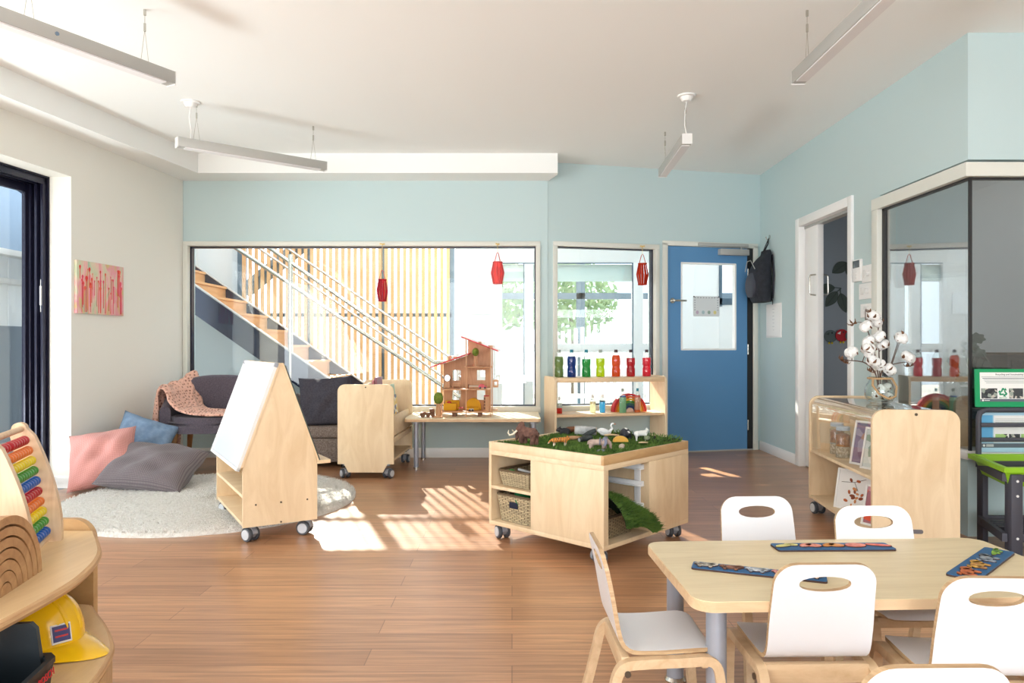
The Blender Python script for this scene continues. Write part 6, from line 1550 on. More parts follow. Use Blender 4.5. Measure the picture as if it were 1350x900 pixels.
# notice sheet
Yn = (rwY(1031), rwY(1011)); b = MB()
b.bb(XR-0.006, XR-0.0005, Yn[0], Yn[1], PZ(445, 6.8), PZ(400, 6.8), 0.001)
nt_ = b.build('framed_notice', 'white'); tag(nt_, 'small white framed notice on the blue wall below the black backpack', 'notice')
b = MB(); b.bb(XR-0.0075, XR-0.0055, Yn[0]+0.015, Yn[1]-0.015, PZ(442, 6.8), PZ(403, 6.8)); pg = b.build('sheet', 'paper', nt_)
for k in range(7):
    b = MB(); w_ = (0.06, 0.05, 0.045, 0.055, 0.04, 0.05, 0.03)[k]; ym = (Yn[0]+Yn[1])/2; z_ = PZ(407+k*4.6, 6.8); b.bb(XR-0.0082, XR-0.0074, ym-w_/2, ym+w_/2, z_-0.003, z_); b.build('text_line', mat('grey_print', (160, 164, 168), 0.8) if k == 0 else M['grey_print'], pg) if k else M.setdefault('grey_print', mat('grey_print', (170, 174, 178), 0.8)) and b.build('text_line', 'grey_print', pg)
# switches beside the corridor opening
def sw_plate(name, label, px0, px1, py0, py1, cat, fill):
    y0, y1 = rwY(px1), rwY(px0); ym = (y0+y1)/2; zl, zh = PZ(py1, ym), PZ(py0, ym)
    t = thing(name, label, cat, (XR, ym, zl), 0)
    fill(t, (y1-y0)/2, zh-zl)
    return t
def f_remote(t, hw, h):
    b = MB(); b.bb(-0.02, -0.0005, -hw, hw, 0, h, 0.004); b.build('holder', 'white', t)
    b = MB(); b.bb(-0.024, -0.018, -hw*0.75, hw*0.75, h*0.62, h*0.95, 0.002); b.build('display', mat('dark_lcd', (70, 78, 84), 0.2), t)
    for k in range(3):
        b = MB(); b.cyl((-0.022, 0, h*(0.15+0.14*k)), (-0.018, 0, h*(0.15+0.14*k)), 0.006, n=10); b.build('button', 'aluw', t)
def f_dial(t, hw, h):
    b = MB(); b.bb(-0.010, -0.0005, -hw, hw, 0, h, 0.003); b.build('plate', 'white', t)
    b = MB(); b.cyl((-0.010, -hw*0.3, h*0.5), (-0.034, -hw*0.3, h*0.5), 0.019, 0.017, 20); b.build('dial', 'aluw', t)
    b = MB(); b.bb(-0.015, -0.010, hw*0.25, hw*0.7, h*0.3, h*0.75, 0.002); b.build('rocker', 'aluw', t)
sw_plate('remote_holder', 'white air conditioner controller with small display beside the corridor opening', 1127, 1138, 342, 371, 'remote control', f_remote)
sw_plate('fan_switch', 'upper white dial switch on the blue wall beside the corridor opening', 1138, 1152, 349, 372, 'switch', f_dial)
sw_plate('fan_switch', 'lower white dial switch on the blue wall beside the corridor opening', 1134, 1152, 373, 394, 'switch', f_dial)
def f_plate(t, hw, h):
    b = MB(); b.bb(-0.010, -0.0005, -hw, hw, 0, h, 0.003); b.build('plate', 'white', t)
    for k in range(2):
        b = MB(); b.bb(-0.014, -0.009, -hw*0.4, hw*0.4, h*(0.2+0.35*k), h*(0.45+0.35*k), 0.002); b.build('rocker', 'aluw', t)
sw_plate('light_switch', 'lowest white switch plate on the wall behind the cotton stems', 1136, 1152, 400, 418, 'switch', f_plate)

# backpack hanging on the right wall near the blue door
bpY = 6.93
bpk = thing('backpack', 'black backpack hanging from a hook on the blue wall beside the blue door', 'backpack', (XR-0.002, bpY, PZ(398, 6.9)))
BH = PZ(330, 6.9)-PZ(398, 6.9)
M['nylon'] = mat('black_nylon', (44, 46, 54), 0.75, spec=0.3, vary=(30, (36, 38, 44)), bump=(180, 0.3)); M['nylon2'] = mat('dark_grey_nylon', (64, 66, 76), 0.7, spec=0.3)
b = MB()
rings = []
for i in range(15):
    u = i/14; z = BH*u
    dpt = 0.185*(math.sin(PI*min(1, 0.18+u*0.86))**0.55) if u < 1 else 0.04; dpt = max(dpt, 0.05); w_ = 0.155*(1-max(0, u-0.72)**2*5.5); w_ = max(w_, 0.05)
    rings.append([(-0.012-dpt/2-x*dpt/2-0.03*0, y*w_, z) for x, y in [(math.copysign(abs(math.cos(a))**0.65, math.cos(a)), math.copysign(abs(math.sin(a))**0.65, math.sin(a))) for a in [2*PI*k/28 for k in range(28)]]])
b.loft(rings); b.build('body', 'nylon', bpk, sharp=60)
b = MB()
rings = []
for i in range(9):
    u = i/8; z = BH*(0.10+0.46*u); k_ = math.sin(PI*(0.12+0.8*u))**0.5
    rings.append([(-0.168-0.032*k_*(x+0.3), y*0.125*k_, z) for x, y in [(math.copysign(abs(math.cos(a))**0.6, math.cos(a)), math.copysign(abs(math.sin(a))**0.6, math.sin(a))) for a in [2*PI*k/24 for k in range(24)]]])
b.loft(rings); b.build('front_pocket', 'nylon2', bpk, sharp=60)
b = MB(); b.tube([(-0.19, -0.14, BH*0.62), (-0.20, -0.05, BH*0.80), (-0.20, 0.05, BH*0.80), (-0.19, 0.14, BH*0.62)], 0.004, 6); b.build('zip', 'alu', bpk)
b = MB(); b.tube([(-0.07, -0.018, BH*0.97), (-0.035, -0.015, BH+0.07), (-0.012, 0, BH+0.115), (-0.012, 0.012, BH+0.07), (-0.05, 0.018, BH*0.97)], 0.011, 8, flat=0.4); b.build('carry_loop', 'black', bpk)
for s in (-1, 1):
    b = MB(); b.tube([(-0.012, s*0.10, BH*0.9), (-0.006, s*0.13, BH*0.5), (-0.012, s*0.11, BH*0.06)], 0.020, 8, flat=0.25); b.build('shoulder_strap', 'nylon2', bpk)
b = MB(); b.tube([(-0.02, -0.12, BH*0.05), (-0.02, -0.135, -0.01), (-0.02, -0.13, -0.03)], 0.009, 6, flat=0.3); b.build('strap_end', 'black', bpk)
hk = MB(); hk.cyl((XR, bpY, PZ(330, 6.9)+0.135), (XR-0.006, bpY, PZ(330, 6.9)+0.135), 0.018, n=14); hk.tube([(XR, bpY, PZ(330, 6.9)+0.12), (XR-0.03, bpY, PZ(330, 6.9)+0.11), (XR-0.038, bpY, PZ(330, 6.9)+0.135)], 0.005, 8)
tag(hk.build('wall_hook', 'steel'), 'steel wall hook carrying the black backpack', 'hook')

# ---------------------------------------------------------------- corridor wall decals
YC = 6.618
M['decal_leaf'] = mat('dark_green_paper_leaf', (70, 82, 76), 0.8); M['decal_text'] = mat('black_marker', (40, 42, 42), 0.8)
def pleaf(label, px, py, L, W, ang):
    t = thing('paper_leaf', label, 'wall decal', (PX(px, YC), YC, PZ(py, YC)), group='dark green paper leaves on the corridor wall', rot=(0, -ang, 0))
    ol = [(L*u, W*math.sin(PI*u)**0.8*(1-0.35*u)) for u in [i/12 for i in range(13)]]+[(L*u, -W*math.sin(PI*u)**0.8*(1-0.35*u)) for u in [1-i/12 for i in range(1, 12)]]
    b = MB(); b.prism(ol, -0.004, 0.0, 'y'); b.tube([(-L*0.25, -0.002, 0.01), (0.0, -0.002, 0.0)], 0.004, 6); b.build('leaf', 'decal_leaf', t)
    b = MB(); b.tube([(L*0.05, -0.0045, 0), (L*0.9, -0.0045, 0)], 0.0012, 5); b.build('vein', 'decal_text', t)
    return t
pleaf('upper left dark paper leaf on the grey corridor wall', 1117, 346, 0.17, 0.062, math.radians(215))
pleaf('upper right dark paper leaf on the grey corridor wall, cut by the door frame', 1119, 346, 0.17, 0.062, math.radians(285))
pleaf('dark paper leaf pointing left beside the sliding door handle', 1101, 379, 0.18, 0.055, math.radians(186))
pleaf('lowest left dark paper leaf above the paper birds', 1104, 384, 0.18, 0.058, math.radians(232))
pleaf('lowest right dark paper leaf above the red paper bird', 1108, 386, 0.19, 0.058, math.radians(286))
M['birdred'] = mat('red_paper', (178, 34, 44), 0.8); M['birdgrey'] = mat('grey_green_paper', (92, 104, 104), 0.8); M['birdyel'] = mat('yellow_paper', (222, 196, 40), 0.8)
def pbird(label, px, py, r, m, dy):
    t = thing('paper_bird', label, 'wall decal', (PX(px, YC), YC+dy, PZ(py, YC)), group='paper birds on the corridor wall')
    b = MB(); b.prism(ellipse(0, 0, r, r*0.95, 28), -0.004, 0, 'y'); b.build('body', m, t)
    b = MB(); b.prism([(-r*0.75, r*0.3), (-r*0.2, r*0.62), (-r*0.28, r*0.15)], -0.006, -0.004, 'y'); b.build('wing', 'aluw' if m == 'birdred' else 'decal_leaf', t)
    b = MB(); b.prism(ellipse(r*0.2, r*0.5, r*0.12, r*0.12, 12), -0.006, -0.004, 'y'); b.build('eye', 'decal_text', t)
    for s in (-1, 1):
        b = MB(); b.prism([(s*r*0.22-r*0.14, -r*1.2), (s*r*0.22+r*0.14, -r*1.2), (s*r*0.2+r*0.07, -r*0.8), (s*r*0.2-r*0.07, -r*0.8)], -0.004, 0, 'y'); b.build('foot', 'birdyel', t)
pbird('grey green round paper bird with yellow feet on the corridor wall', 1095, 443, 0.060, 'birdgrey', 0)
pbird('red round paper bird with yellow feet on the corridor wall', 1109.5, 442, 0.060, 'birdred', -0.006)
pbird('grey paper bird beyond the red one, cut by the door frame', 1122, 443, 0.058, 'birdgrey', -0.012)

# ---------------------------------------------------------------- behind the glazed corner
kb = thing('kitchen_bench', 'dark grey topped bench standing behind the glazed corner', 'bench', (3.0, 4.35, 0))
M['benchtop'] = mat('dark_grey_bench_top', (96, 98, 102), 0.35)
b = MB(); b.bb(-0.47, 1.9, -0.34, 0.42, 0.63, 0.675, 0.004); b.build('bench_top', 'benchtop', kb)
b = MB(); b.bb(-0.10, 1.9, -0.25, 0.40, 0.0, 0.63); b.build('bench_body', 'kwall', kb)
M['kraft'] = mat('brown_kraft_paper', (150, 128, 84), 0.8, vary=(6, (126, 106, 66)))
for i in range(4):
    b = MB(); b.bb(-0.16, 0.16, -0.24, 0.28, 0, 0.036, 0.002); o = b.build('paper_stack', 'kraft', loc=(2.70+0.008*(i % 2), 4.33-0.01*(i % 3), 0.0+0.465+0.0375*i), rz=0.02*(i-1.5))
    tag(o, ['lowest brown paper stack under the bench behind the glazed corner', 'second brown paper stack from below behind the glazed corner', 'third brown paper stack from below behind the glazed corner', 'topmost brown paper stack under the bench behind the glazed corner'][i], 'paper stack', 'brown paper stacks behind the glass')
b = MB(); b.bb(2.50, 2.89, 4.05, 4.62, 0.43, 0.464, 0.003); tag(b.build('low_ledge', 'white'), 'white ledge board carrying the brown paper stacks behind the glazed corner', 'ledge')
b = MB(); b.bb(2.63, 2.88, 4.1, 4.6, 0.0, 0.43, 0.003); tag(b.build('ledge_base', 'kwall'), 'pale grey base block under the ledge behind the glazed corner', 'base')
pot = thing('potted_plant', 'dark leafy geranium in a black pot behind the glazed corner', 'plant', (2.66, 4.15, 0.675))
M['geran'] = mat('dark_grey_green_leaf', (92, 108, 100), 0.8, vary=(20, (74, 90, 82)))
b = MB(); b.lathe([(0, 0), (0.035, 0), (0.055, 0.03), (0.062, 0.10), (0.066, 0.12), (0.058, 0.12), (0.054, 0.10), (0, 0.10)], 22); b.build('pot', 'black', pot)
rnd = random.Random(21)
for i in range(16):
    a = rnd.uniform(0, 2*PI); hgt = rnd.uniform(0.15, 0.42); rad = rnd.uniform(0.02, 0.11); tip = Vector((rad*math.cos(a), rad*math.sin(a), hgt))
    b = MB(); b.tube([(0, 0, 0.09), tip*0.5+Vector((0, 0, 0.06)), tip], 0.0025, 6); b.build('stem', 'geran', pot)
    s = rnd.uniform(0.03, 0.05); nrm = Vector((rnd.gauss(0, 0.5), -0.7, 0.7)).normalized(); u_ = nrm.orthogonal().normalized(); w_ = nrm.cross(u_)
    b = MB(); c_ = b.v(tip); rim = [b.v(tip+(u_*math.cos(q)+w_*math.sin(q))*s*(1+0.14*math.sin(q*7))+nrm*0.008) for q in [2*PI*k/28 for k in range(28)]]
    for k in range(28): b.f([c_, rim[k], rim[(k+1) % 28]])
    b.build('leaf', 'geran', pot, solid=0.0015)
ov = thing('countertop_oven', 'dark brown countertop oven on the bench behind the green sign', 'oven', (2.96, 4.30, 0.675))
b = MB(); b.bb(-0.12, 0.30, -0.17, 0.17, 0.012, 0.31, 0.006); b.build('body', mat('dark_brown_enamel', (48, 40, 38), 0.3), ov)
b = MB(); b.bb(-0.10, 0.18, -0.178, -0.17, 0.03, 0.28); b.build('door', mat('smoked_glass', (22, 20, 20), 0.1), ov)
b = MB(); b.bb(-0.13, 0.31, -0.18, 0.18, 0.31, 0.322, 0.002); b.build('lid', 'screw', ov)
for k in range(3):
    b = MB(); b.cyl((0.24, -0.17, 0.08+k*0.08), (0.24, -0.19, 0.08+k*0.08), 0.016, n=14); b.build('knob', 'alu', ov)

# ---------------------------------------------------------------- green water activity table with signs
M['lime'] = mat('lime_green_plastic', (140, 190, 30), 0.4); M['signgreen'] = mat('sign_green', (0, 150, 92), 0.5); M['signblue'] = mat('pale_sign_blue', (170, 206, 226), 0.5)
wt_ = thing('activity_tray_table', 'charcoal framed activity table with lime green tray and rear rack', 'play table', (2.66, 3.55, 0))
wx0, wx1, wy0, wy1 = -0.345, 0.42, -0.16, 0.20
for (x, y, h) in ((wx0, wy0, 0.43), (wx1, wy0, 0.43), (wx0+0.11, wy1+0.03, 0.43), (wx1, wy1+0.03, 0.43)):
    pass
def wp(b, *a): b.bb(*a, 0.004)
for (x, y) in ((wx0+0.035, wy0), (wx1-0.055, wy0), (wx0+0.135, wy1), (wx1-0.055, wy1)):
    b = MB(); b.bb(x, x+(0.055 if y < 0 else 0.03), y, y+0.05, 0.0, 0.432, 0.004); b.build('leg', 'charcoal', wt_)
# rails: left side is skewed like the tray
def skew(b, x0, y0, x1, y1, z0_, z1_, t=0.022):
    d = Vector((x1-x0, y1-y0, 0)); n_ = Vector((-d.y, d.x, 0)).normalized()*t
    b.loft([[(x0, y0, z0_), (x0+n_.x, y0+n_.y, z0_), (x0+n_.x, y0+n_.y, z1_), (x0, y0, z1_)], [(x1, y1, z0_), (x1+n_.x, y1+n_.y, z0_), (x1+n_.x, y1+n_.y, z1_), (x1, y1, z1_)]])
for (z0_, z1_) in ((0.395, 0.435), (0.11, 0.15)):
    b = MB(); skew(b, wx0+0.03, wy0+0.02, wx0+0.145, wy1+0.02, z0_, z1_); b.build('side_rail', 'charcoal', wt_)
    b = MB(); b.bb(wx0+0.05, wx1-0.05, wy0+0.01, wy0+0.035, z0_, z1_, 0.003); b.build('front_rail', 'charcoal', wt_)
    b = MB(); b.bb(wx0+0.15, wx1-0.05, wy1+0.01, wy1+0.035, z0_, z1_, 0.003); b.build('back_rail', 'charcoal', wt_)
b = MB()
for k in range(7): b.bb(wx0+0.10, wx1-0.03, wy0+0.05+k*0.042, wy0+0.075+k*0.042, 0.125, 0.142)
b.build('slatted_shelf', 'charcoal', wt_)
for (x, y, z) in ((wx0+0.0625, wy0-0.001, 0.40), (wx0+0.0625, wy0-0.001, 0.33), (wx0+0.0625, wy0-0.001, 0.13)):
    b = MB(); b.cyl((x, y+0.002, z), (x, y-0.003, z), 0.006, n=10); b.build('bolt', 'aluw', wt_)
# tray
b = MB(); outl = [(wx0-0.015, wy0-0.025), (wx1+0.02, wy0-0.025), (wx1+0.02, wy1+0.06), (wx0+0.095, wy1+0.06)]
inn = [(wx0+0.015, wy0+0.005), (wx1-0.01, wy0+0.005), (wx1-0.01, wy1+0.03), (wx0+0.115, wy1+0.03)]
bot = [(wx0+0.04, wy0+0.03), (wx1-0.03, wy0+0.03), (wx1-0.03, wy1+0.005), (wx0+0.135, wy1+0.005)]
b.loft([[(x, y, 0.445) for x, y in outl], [(x, y, 0.468) for x, y in outl], [(x, y, 0.468) for x, y in inn], [(x, y, 0.375) for x, y in bot], [(x, y, 0.370) for x, y in bot], [(x-0.004 if x < 0 else x+0.004, y, 0.445) for x, y in inn]], cap=False)
b.f([b.v((x, y, 0.374)) for x, y in bot]); b.build('tray', 'lime', wt_)
# rear rack with rounded top corner and bars
ry = wy1+0.045; rx = wx0+0.142
b = MB(); b.tube([(rx, ry, 0.40), (rx, ry, 0.66), (rx+0.008, ry, 0.685), (rx+0.035, ry, 0.70), (wx1-0.03, ry, 0.70), (wx1, ry, 0.68), (wx1, ry, 0.40)], 0.014, 10); b.build('rear_rack', 'charcoal', wt_)
for z in (0.545, 0.622):
    b = MB(); b.bb(rx, wx1, ry-0.022, ry-0.010, z-0.011, z+0.011, 0.003); b.build('rack_bar', 'charcoal', wt_)
# signs
def sign(name, label, x0_, x1_, z0_, z1_, y_, base, build, tilt=0.0):
    t = thing(name, label, 'sign', ((x0_+x1_)/2, y_, z0_), rot=(tilt, 0, 0)); hw_ = (x1_-x0_)/2; h_ = z1_-z0_
    b = MB(); b.prism(rrect(-hw_, 0, hw_, h_, 0.004), -0.004, 0.004, 'y'); b.build('sign_board', base, t); build(t, hw_, h_); return t
M['ink'] = mat('dark_grey_ink', (70, 74, 84), 0.7); M['photo1'] = patches('crowd_photo', (60, 66, 70), [(150, 160, 150), (40, 44, 50), (196, 190, 180)], 60); M['photo2'] = patches('garden_photo', (160, 196, 120), [(60, 60, 60), (120, 160, 90), (220, 226, 210)], 40)
M['footer'] = mat('slate_footer_band', (92, 100, 112), 0.6); M['recy'] = mat('recycle_green', (0, 140, 96), 0.6); M['skyband'] = mat('sky_blue_block', (96, 170, 214), 0.6)
def card(par, x0_, x1_, z0_, z1_, m, nm, y0_=-0.0045, d=0.0006):
    b = MB(); b.bb(x0_, x1_, y0_-d, y0_, z0_, z1_); return b.build(nm, m, par)
def recycle_symbol(par, cx, cz, r, m, y):
    for k in range(3):
        a0 = math.radians(90+120*k)
        b = MB(); R2 = lambda u, v: (cx+u*math.cos(a0-PI/2)-v*math.sin(a0-PI/2), cz+u*math.sin(a0-PI/2)+v*math.cos(a0-PI/2))
        # each arm: a folded band with an arrow head
        b.prism([R2(-0.50*r, 0.18*r), R2(-0.18*r, 0.88*r), R2(0.18*r, 0.88*r), R2(0.32*r, 0.60*r), R2(0.06*r, 0.44*r), R2(0.0, 0.56*r), R2(-0.24*r, 0.04*r)], y-0.0008, y, 'y')
        b.build('recycling_arrow', m, par)
        b = MB(); b.prism([R2(0.10*r, 0.30*r), R2(0.72*r, 0.40*r), R2(0.50*r, 0.92*r)], y-0.0008, y, 'y'); b.build('arrow_head', m, par)
def green_sign(t, hw_, h_):
    w = card(t, -hw_+0.024, hw_-0.024, 0.028, h_-0.018, 'paper', 'sign_sheet')
    x0_, x1_ = -hw_+0.024, hw_-0.024
    card(w, x0_, x1_, 0.028, 0.042, 'footer', 'footer_band', -0.0052)
    text_mesh('Recycling and Sustainability', 0.0135, 'sign_title', 'ink', w, (0.0, -0.0055, h_-0.029))
    for k in range(5): card(w, x0_+0.008+0.006*k, x1_-0.008-0.010*k, h_-0.043-k*0.008, h_-0.040-k*0.008, 'ink' if k == 1 else 'greyrod', 'text_line', -0.0052)
    L3 = (x1_-x0_)
    card(w, x0_+0.006, x0_+0.090, 0.045, 0.098, 'photo1', 'photo', -0.0052); card(w, x0_+0.152, x0_+0.226, 0.045, 0.098, 'photo1', 'photo', -0.0052); card(w, x0_+0.232, x0_+0.30, 0.045, 0.098, 'photo2', 'photo', -0.0052)
    recycle_symbol(w, x0_+0.121, 0.077, 0.026, 'recy', -0.0055)
    text_mesh('RECYCLE', 0.010, 'recycle_caption', 'recy', w, (x0_+0.121, -0.0055, 0.048))
    b = MB(); b.prism(ellipse(x0_+0.014, 0.035, 0.005, 0.005, 14), -0.006, -0.0052, 'y'); b.build('round_mark', 'paper', w)
    card(w, x0_+0.022, x0_+0.05, 0.0335, 0.0365, 'paper', 'text_line', -0.0055)
def blue_sign(t, hw_, h_):
    x0_, x1_ = -hw_+0.006, hw_-0.006
    card(t, x0_+0.012, x0_+0.070, 0.060, h_-0.015, 'skyband', 'blue_block')
    w = card(t, x0_+0.076, x1_, 0.050, h_-0.016, 'paper', 'sign_sheet')
    for k in range(5): card(w, x0_+0.084, x0_+0.27-0.012*k, h_-0.036-k*0.009, h_-0.033-k*0.009, 'greyrod', 'text_line', -0.0052)
    card(w, x0_+0.084, x0_+0.150, 0.062, 0.096, 'photo2', 'photo', -0.0052); card(w, x0_+0.156, x0_+0.215, 0.062, 0.096, 'photo1', 'photo', -0.0052); card(w, x0_+0.220, x0_+0.30, 0.062, 0.096, 'photo2', 'photo', -0.0052)
    ft = card(t, x0_+0.012, x1_, 0.024, 0.046, 'footer', 'footer_band'); b = MB(); b.prism(ellipse(x0_+0.024, 0.035, 0.006, 0.006, 14), -0.006, -0.005, 'y'); b.build('round_mark', 'paper', ft)
    for k in range(2): card(ft, x0_+0.036, x0_+0.075, 0.030+k*0.007, 0.0335+k*0.007, 'paper', 'text_line', -0.0052)
sy_ = 3.55+ry
sign('recycling_sign', 'green bordered recycling sign standing on top of the charcoal rack', PX(1286.5, sy_), PX(1286.5, sy_)+0.36, 0.715, 0.915, sy_+0.005, 'signgreen', green_sign, -0.03)
sign('information_sign', 'pale blue information sign behind the bars of the charcoal rack', PX(1291.5, sy_)+0.004, PX(1291.5, sy_)+0.35, 0.475, 0.685, sy_+0.022, 'signblue', blue_sign)
b = MB(); b.bb(2.66+rx-0.005, 2.66+wx1, sy_+0.012, sy_+0.05, 0.442, 0.472, 0.003); o = b.build('rack_ledge', 'aluw', wt_); o.location = (-2.66, -3.55, 0)

# ---------------------------------------------------------------- door poster
d1M = Matrix.Translation((C0.x, C0.y, 0)) @ Matrix.Rotation(WA, 4, 'Z')
pa_, pb2 = TW(914), TW(949); pz0, pz1 = PZ(416.5, 6.98), PZ(389.5, 6.98)
po = thing('door_poster', 'pale grey bordered poster taped on the glass of the blue door', 'poster', d1M @ Vector(((pa_+pb2)/2, 0.006, pz0)), WA)
w_, h_ = (pb2-pa_), pz1-pz0
b = MB(); b.bb(-w_/2, w_/2, -0.001, 0.001, 0, h_); b.build('sheet', mat('pale_grey_sheet', (216, 222, 224), 0.7), po)
M['pdot'] = mat('grey_print_dots', (150, 160, 166), 0.8)
b = MB()
for i in range(9):
    x = -w_*0.42+w_*0.84*i/8; b.bb(x-0.006, x+0.006, -0.002, -0.001, h_*0.90, h_*0.95)
for i in range(5):
    for s in (-1, 1): b.bb(s*w_*0.43-0.006, s*w_*0.43+0.006, -0.002, -0.001, h_*(0.3+0.12*i), h_*(0.34+0.12*i))
b.build('border_print', 'pdot', po)
for i, c in enumerate(((190, 176, 196), (170, 196, 200), (150, 170, 156), (214, 206, 140))):
    b = MB(); b.prism(ellipse(-w_*0.34+w_*0.22*i, h_*0.20, 0.016, 0.018, 16), -0.0022, -0.001, 'y'); b.build('printed_figure', mat('poster_print_%d' % i, c, 0.8), po)
for s in (-1, 1):
    b = MB(); b.prism(ellipse(s*w_*0.47, h_*0.97, 0.007, 0.007, 12), -0.004, 0.0, 'y'); b.build('pin', 'black', po)
# ---------------------------------------------------------------- abstract canvas on the left wall
def canvas_paint():
    m, nt, bs = nmat('canvas_pastel_washes'); bs.inputs['Roughness'].default_value = 0.75
    tc = N(nt, 'ShaderNodeTexCoord'); mp = N(nt, 'ShaderNodeMapping', Scale=(10, 1, 3.2)); nt.links.new(tc.outputs['Object'], mp.inputs['Vector'])
    n = N(nt, 'ShaderNodeTexNoise', Scale=1.0, Detail=4.0, Distortion=0.8); nt.links.new(mp.outputs['Vector'], n.inputs['Vector'])
    r = N(nt, 'ShaderNodeValToRGB'); cr = r.color_ramp
    for i_, (p_, c_) in enumerate(((0.28, (150, 178, 160)), (0.40, (206, 208, 176)), (0.47, (228, 196, 180)), (0.54, (232, 158, 172)), (0.62, (214, 190, 130)), (0.72, (168, 186, 176)))):
        if i_ >= 2: cr.elements.new(p_)
        cr.elements[i_].position = p_; cr.elements[i_].color = srgb(c_)
    nt.links.new(n.outputs['Fac'], r.inputs['Fac']); nt.links.new(r.outputs['Color'], bs.inputs['Base Color']); return m
def lwpt(px):
    r = (px-675)/FPX; # LW0 + t*LWd
    t = (r*LW0.y-LW0.x)/(LWd.x-r*LWd.y); return t
ca_, cb_ = lwpt(159.5), lwpt(97.5)
cM = Matrix.Translation((LW0.x, LW0.y, 0)) @ Matrix.Rotation(LWA, 4, 'Z')
Ym = LW0.y+LWd.y*(ca_+cb_)/2
cz0_, cz1_ = PZ(414.5, Ym), PZ(347.5, Ym)
cv = thing('abstract_canvas', 'square abstract canvas with red and pink drips on the white left wall', 'painting', cM @ Vector(((ca_+cb_)/2, 0.0, cz0_)), LWA)
W_, H_ = cb_-ca_, cz1_-cz0_
b = MB(); b.bb(-W_/2, W_/2, 0.0, 0.022, 0, H_, 0.002); b.build('canvas', canvas_paint(), cv)
rnd = random.Random(17)
reds = [mat('canvas_red_drip', (222, 58, 50), 0.6), mat('canvas_coral_drip', (232, 96, 70), 0.6), mat('canvas_rose_drip', (226, 80, 110), 0.6)]
for i in range(34):
    x = rnd.uniform(-0.45, 0.45)*W_; zt2 = rnd.uniform(0.45, 0.96)*H_; zl = max(0.01, zt2-rnd.uniform(0.25, 0.85)*H_); w2 = rnd.uniform(0.0012, 0.0030)
    b = MB(); hd = w2*rnd.uniform(2.0, 5.0)
    b.prism([(x-w2, zl), (x+w2, zl), (x+w2*1.1, zt2-hd*4), (x+hd, zt2-hd*1.6), (x+hd*0.8, zt2-hd*0.5), (x+hd*0.2, zt2), (x-hd*0.4, zt2-hd*0.2), (x-hd, zt2-hd*1.3), (x-w2*1.1, zt2-hd*3.4)], 0.0226, 0.0236+0.00005*i, 'y'); b.build('paint_drip', reds[i % 3], cv)

# ---------------------------------------------------------------- paper lanterns hanging in the windows
def lantern(label, px, py0, py1, pyt, Y, w, m, rz):
    z0_, z1_ = PZ(py1, Y), PZ(py0, Y); X = PX(px, Y); h = z1_-z0_
    t = thing('paper_lantern', label, 'paper lantern', (X, Y, z0_), rz, 'red paper lanterns in the windows')
    n = 12; b = MB(); rows = []
    prof = [(0.62, 0), (0.70, 0.04), (0.95, 0.42), (1.0, 0.5), (0.92, 0.6), (0.68, 0.96), (0.64, 1.0)]
    for k in range(n):
        a0, a1 = 2*PI*k/n, 2*PI*(k+0.78)/n
        A = [b.v((w/2*p*math.cos(a0), w/2*p*math.sin(a0), h*q)) for p, q in prof]; B = [b.v((w/2*p*math.cos(a1), w/2*p*math.sin(a1), h*q)) for p, q in prof]
        for i in range(len(prof)-1): b.f([A[i], B[i], B[i+1], A[i+1]])
    b.build('lantern_body', m, t, solid=0.0012)
    for q in (0.02, 0.98):
        b = MB(); b.tube([(w/2*0.66*math.cos(2*PI*i/20), w/2*0.66*math.sin(2*PI*i/20), h*q) for i in range(20)], 0.006, 6, closed=True); b.build('paper_ring', m, t)
    b = MB(); hh_ = (PZ(pyt, Y)-z1_); k_ = min(hh_*0.75, 0.085); b.tube([(-w*0.26, 0, h), (-w*0.08, 0, h+k_*0.9), (0, 0, h+k_), (w*0.08, 0, h+k_*0.9), (w*0.26, 0, h)], 0.006, 6, flat=0.4); b.build('paper_handle', m, t)
    b = MB(); b.tube([(0, 0, h+k_), (0, 0, hh_+h)], 0.0022, 5); b.ball((0, 0, hh_+h), 0.010, 8, 6); b.ball((-0.014, 0, hh_+h+0.004), (0.012, 0.004, 0.008), 8, 6); b.ball((0.014, 0, hh_+h+0.004), (0.012, 0.004, 0.008), 8, 6); b.build('string_bow', mat('yellow_string', (222, 196, 130), 0.8) if 'yellow_string' not in bpy.data.materials else bpy.data.materials['yellow_string'], t)
def papermat(n_, c):
    m = liquid(n_, c, 0.6); [x for x in m.node_tree.nodes if x.type == 'BSDF_PRINCIPLED'][0].inputs['Roughness'].default_value = 0.8; return m
lantern('dark pink paper lantern hanging low before the stair handrails', 504, 368, 397, 322, 6.60, 0.105, papermat('crimson_paper', (206, 52, 72)), 0.2)
lantern('salmon pink paper lantern hanging at the right of the wide window', 656, 345, 374, 322, 6.60, 0.125, papermat('salmon_paper', (240, 132, 130)), 0.7)
lantern('bright orange red paper lantern hanging in the small window', 847, 347, 375.5, 325, YW(TW(847))-0.09, 0.118, papermat('orange_red_paper', (222, 72, 36)), 0.1)

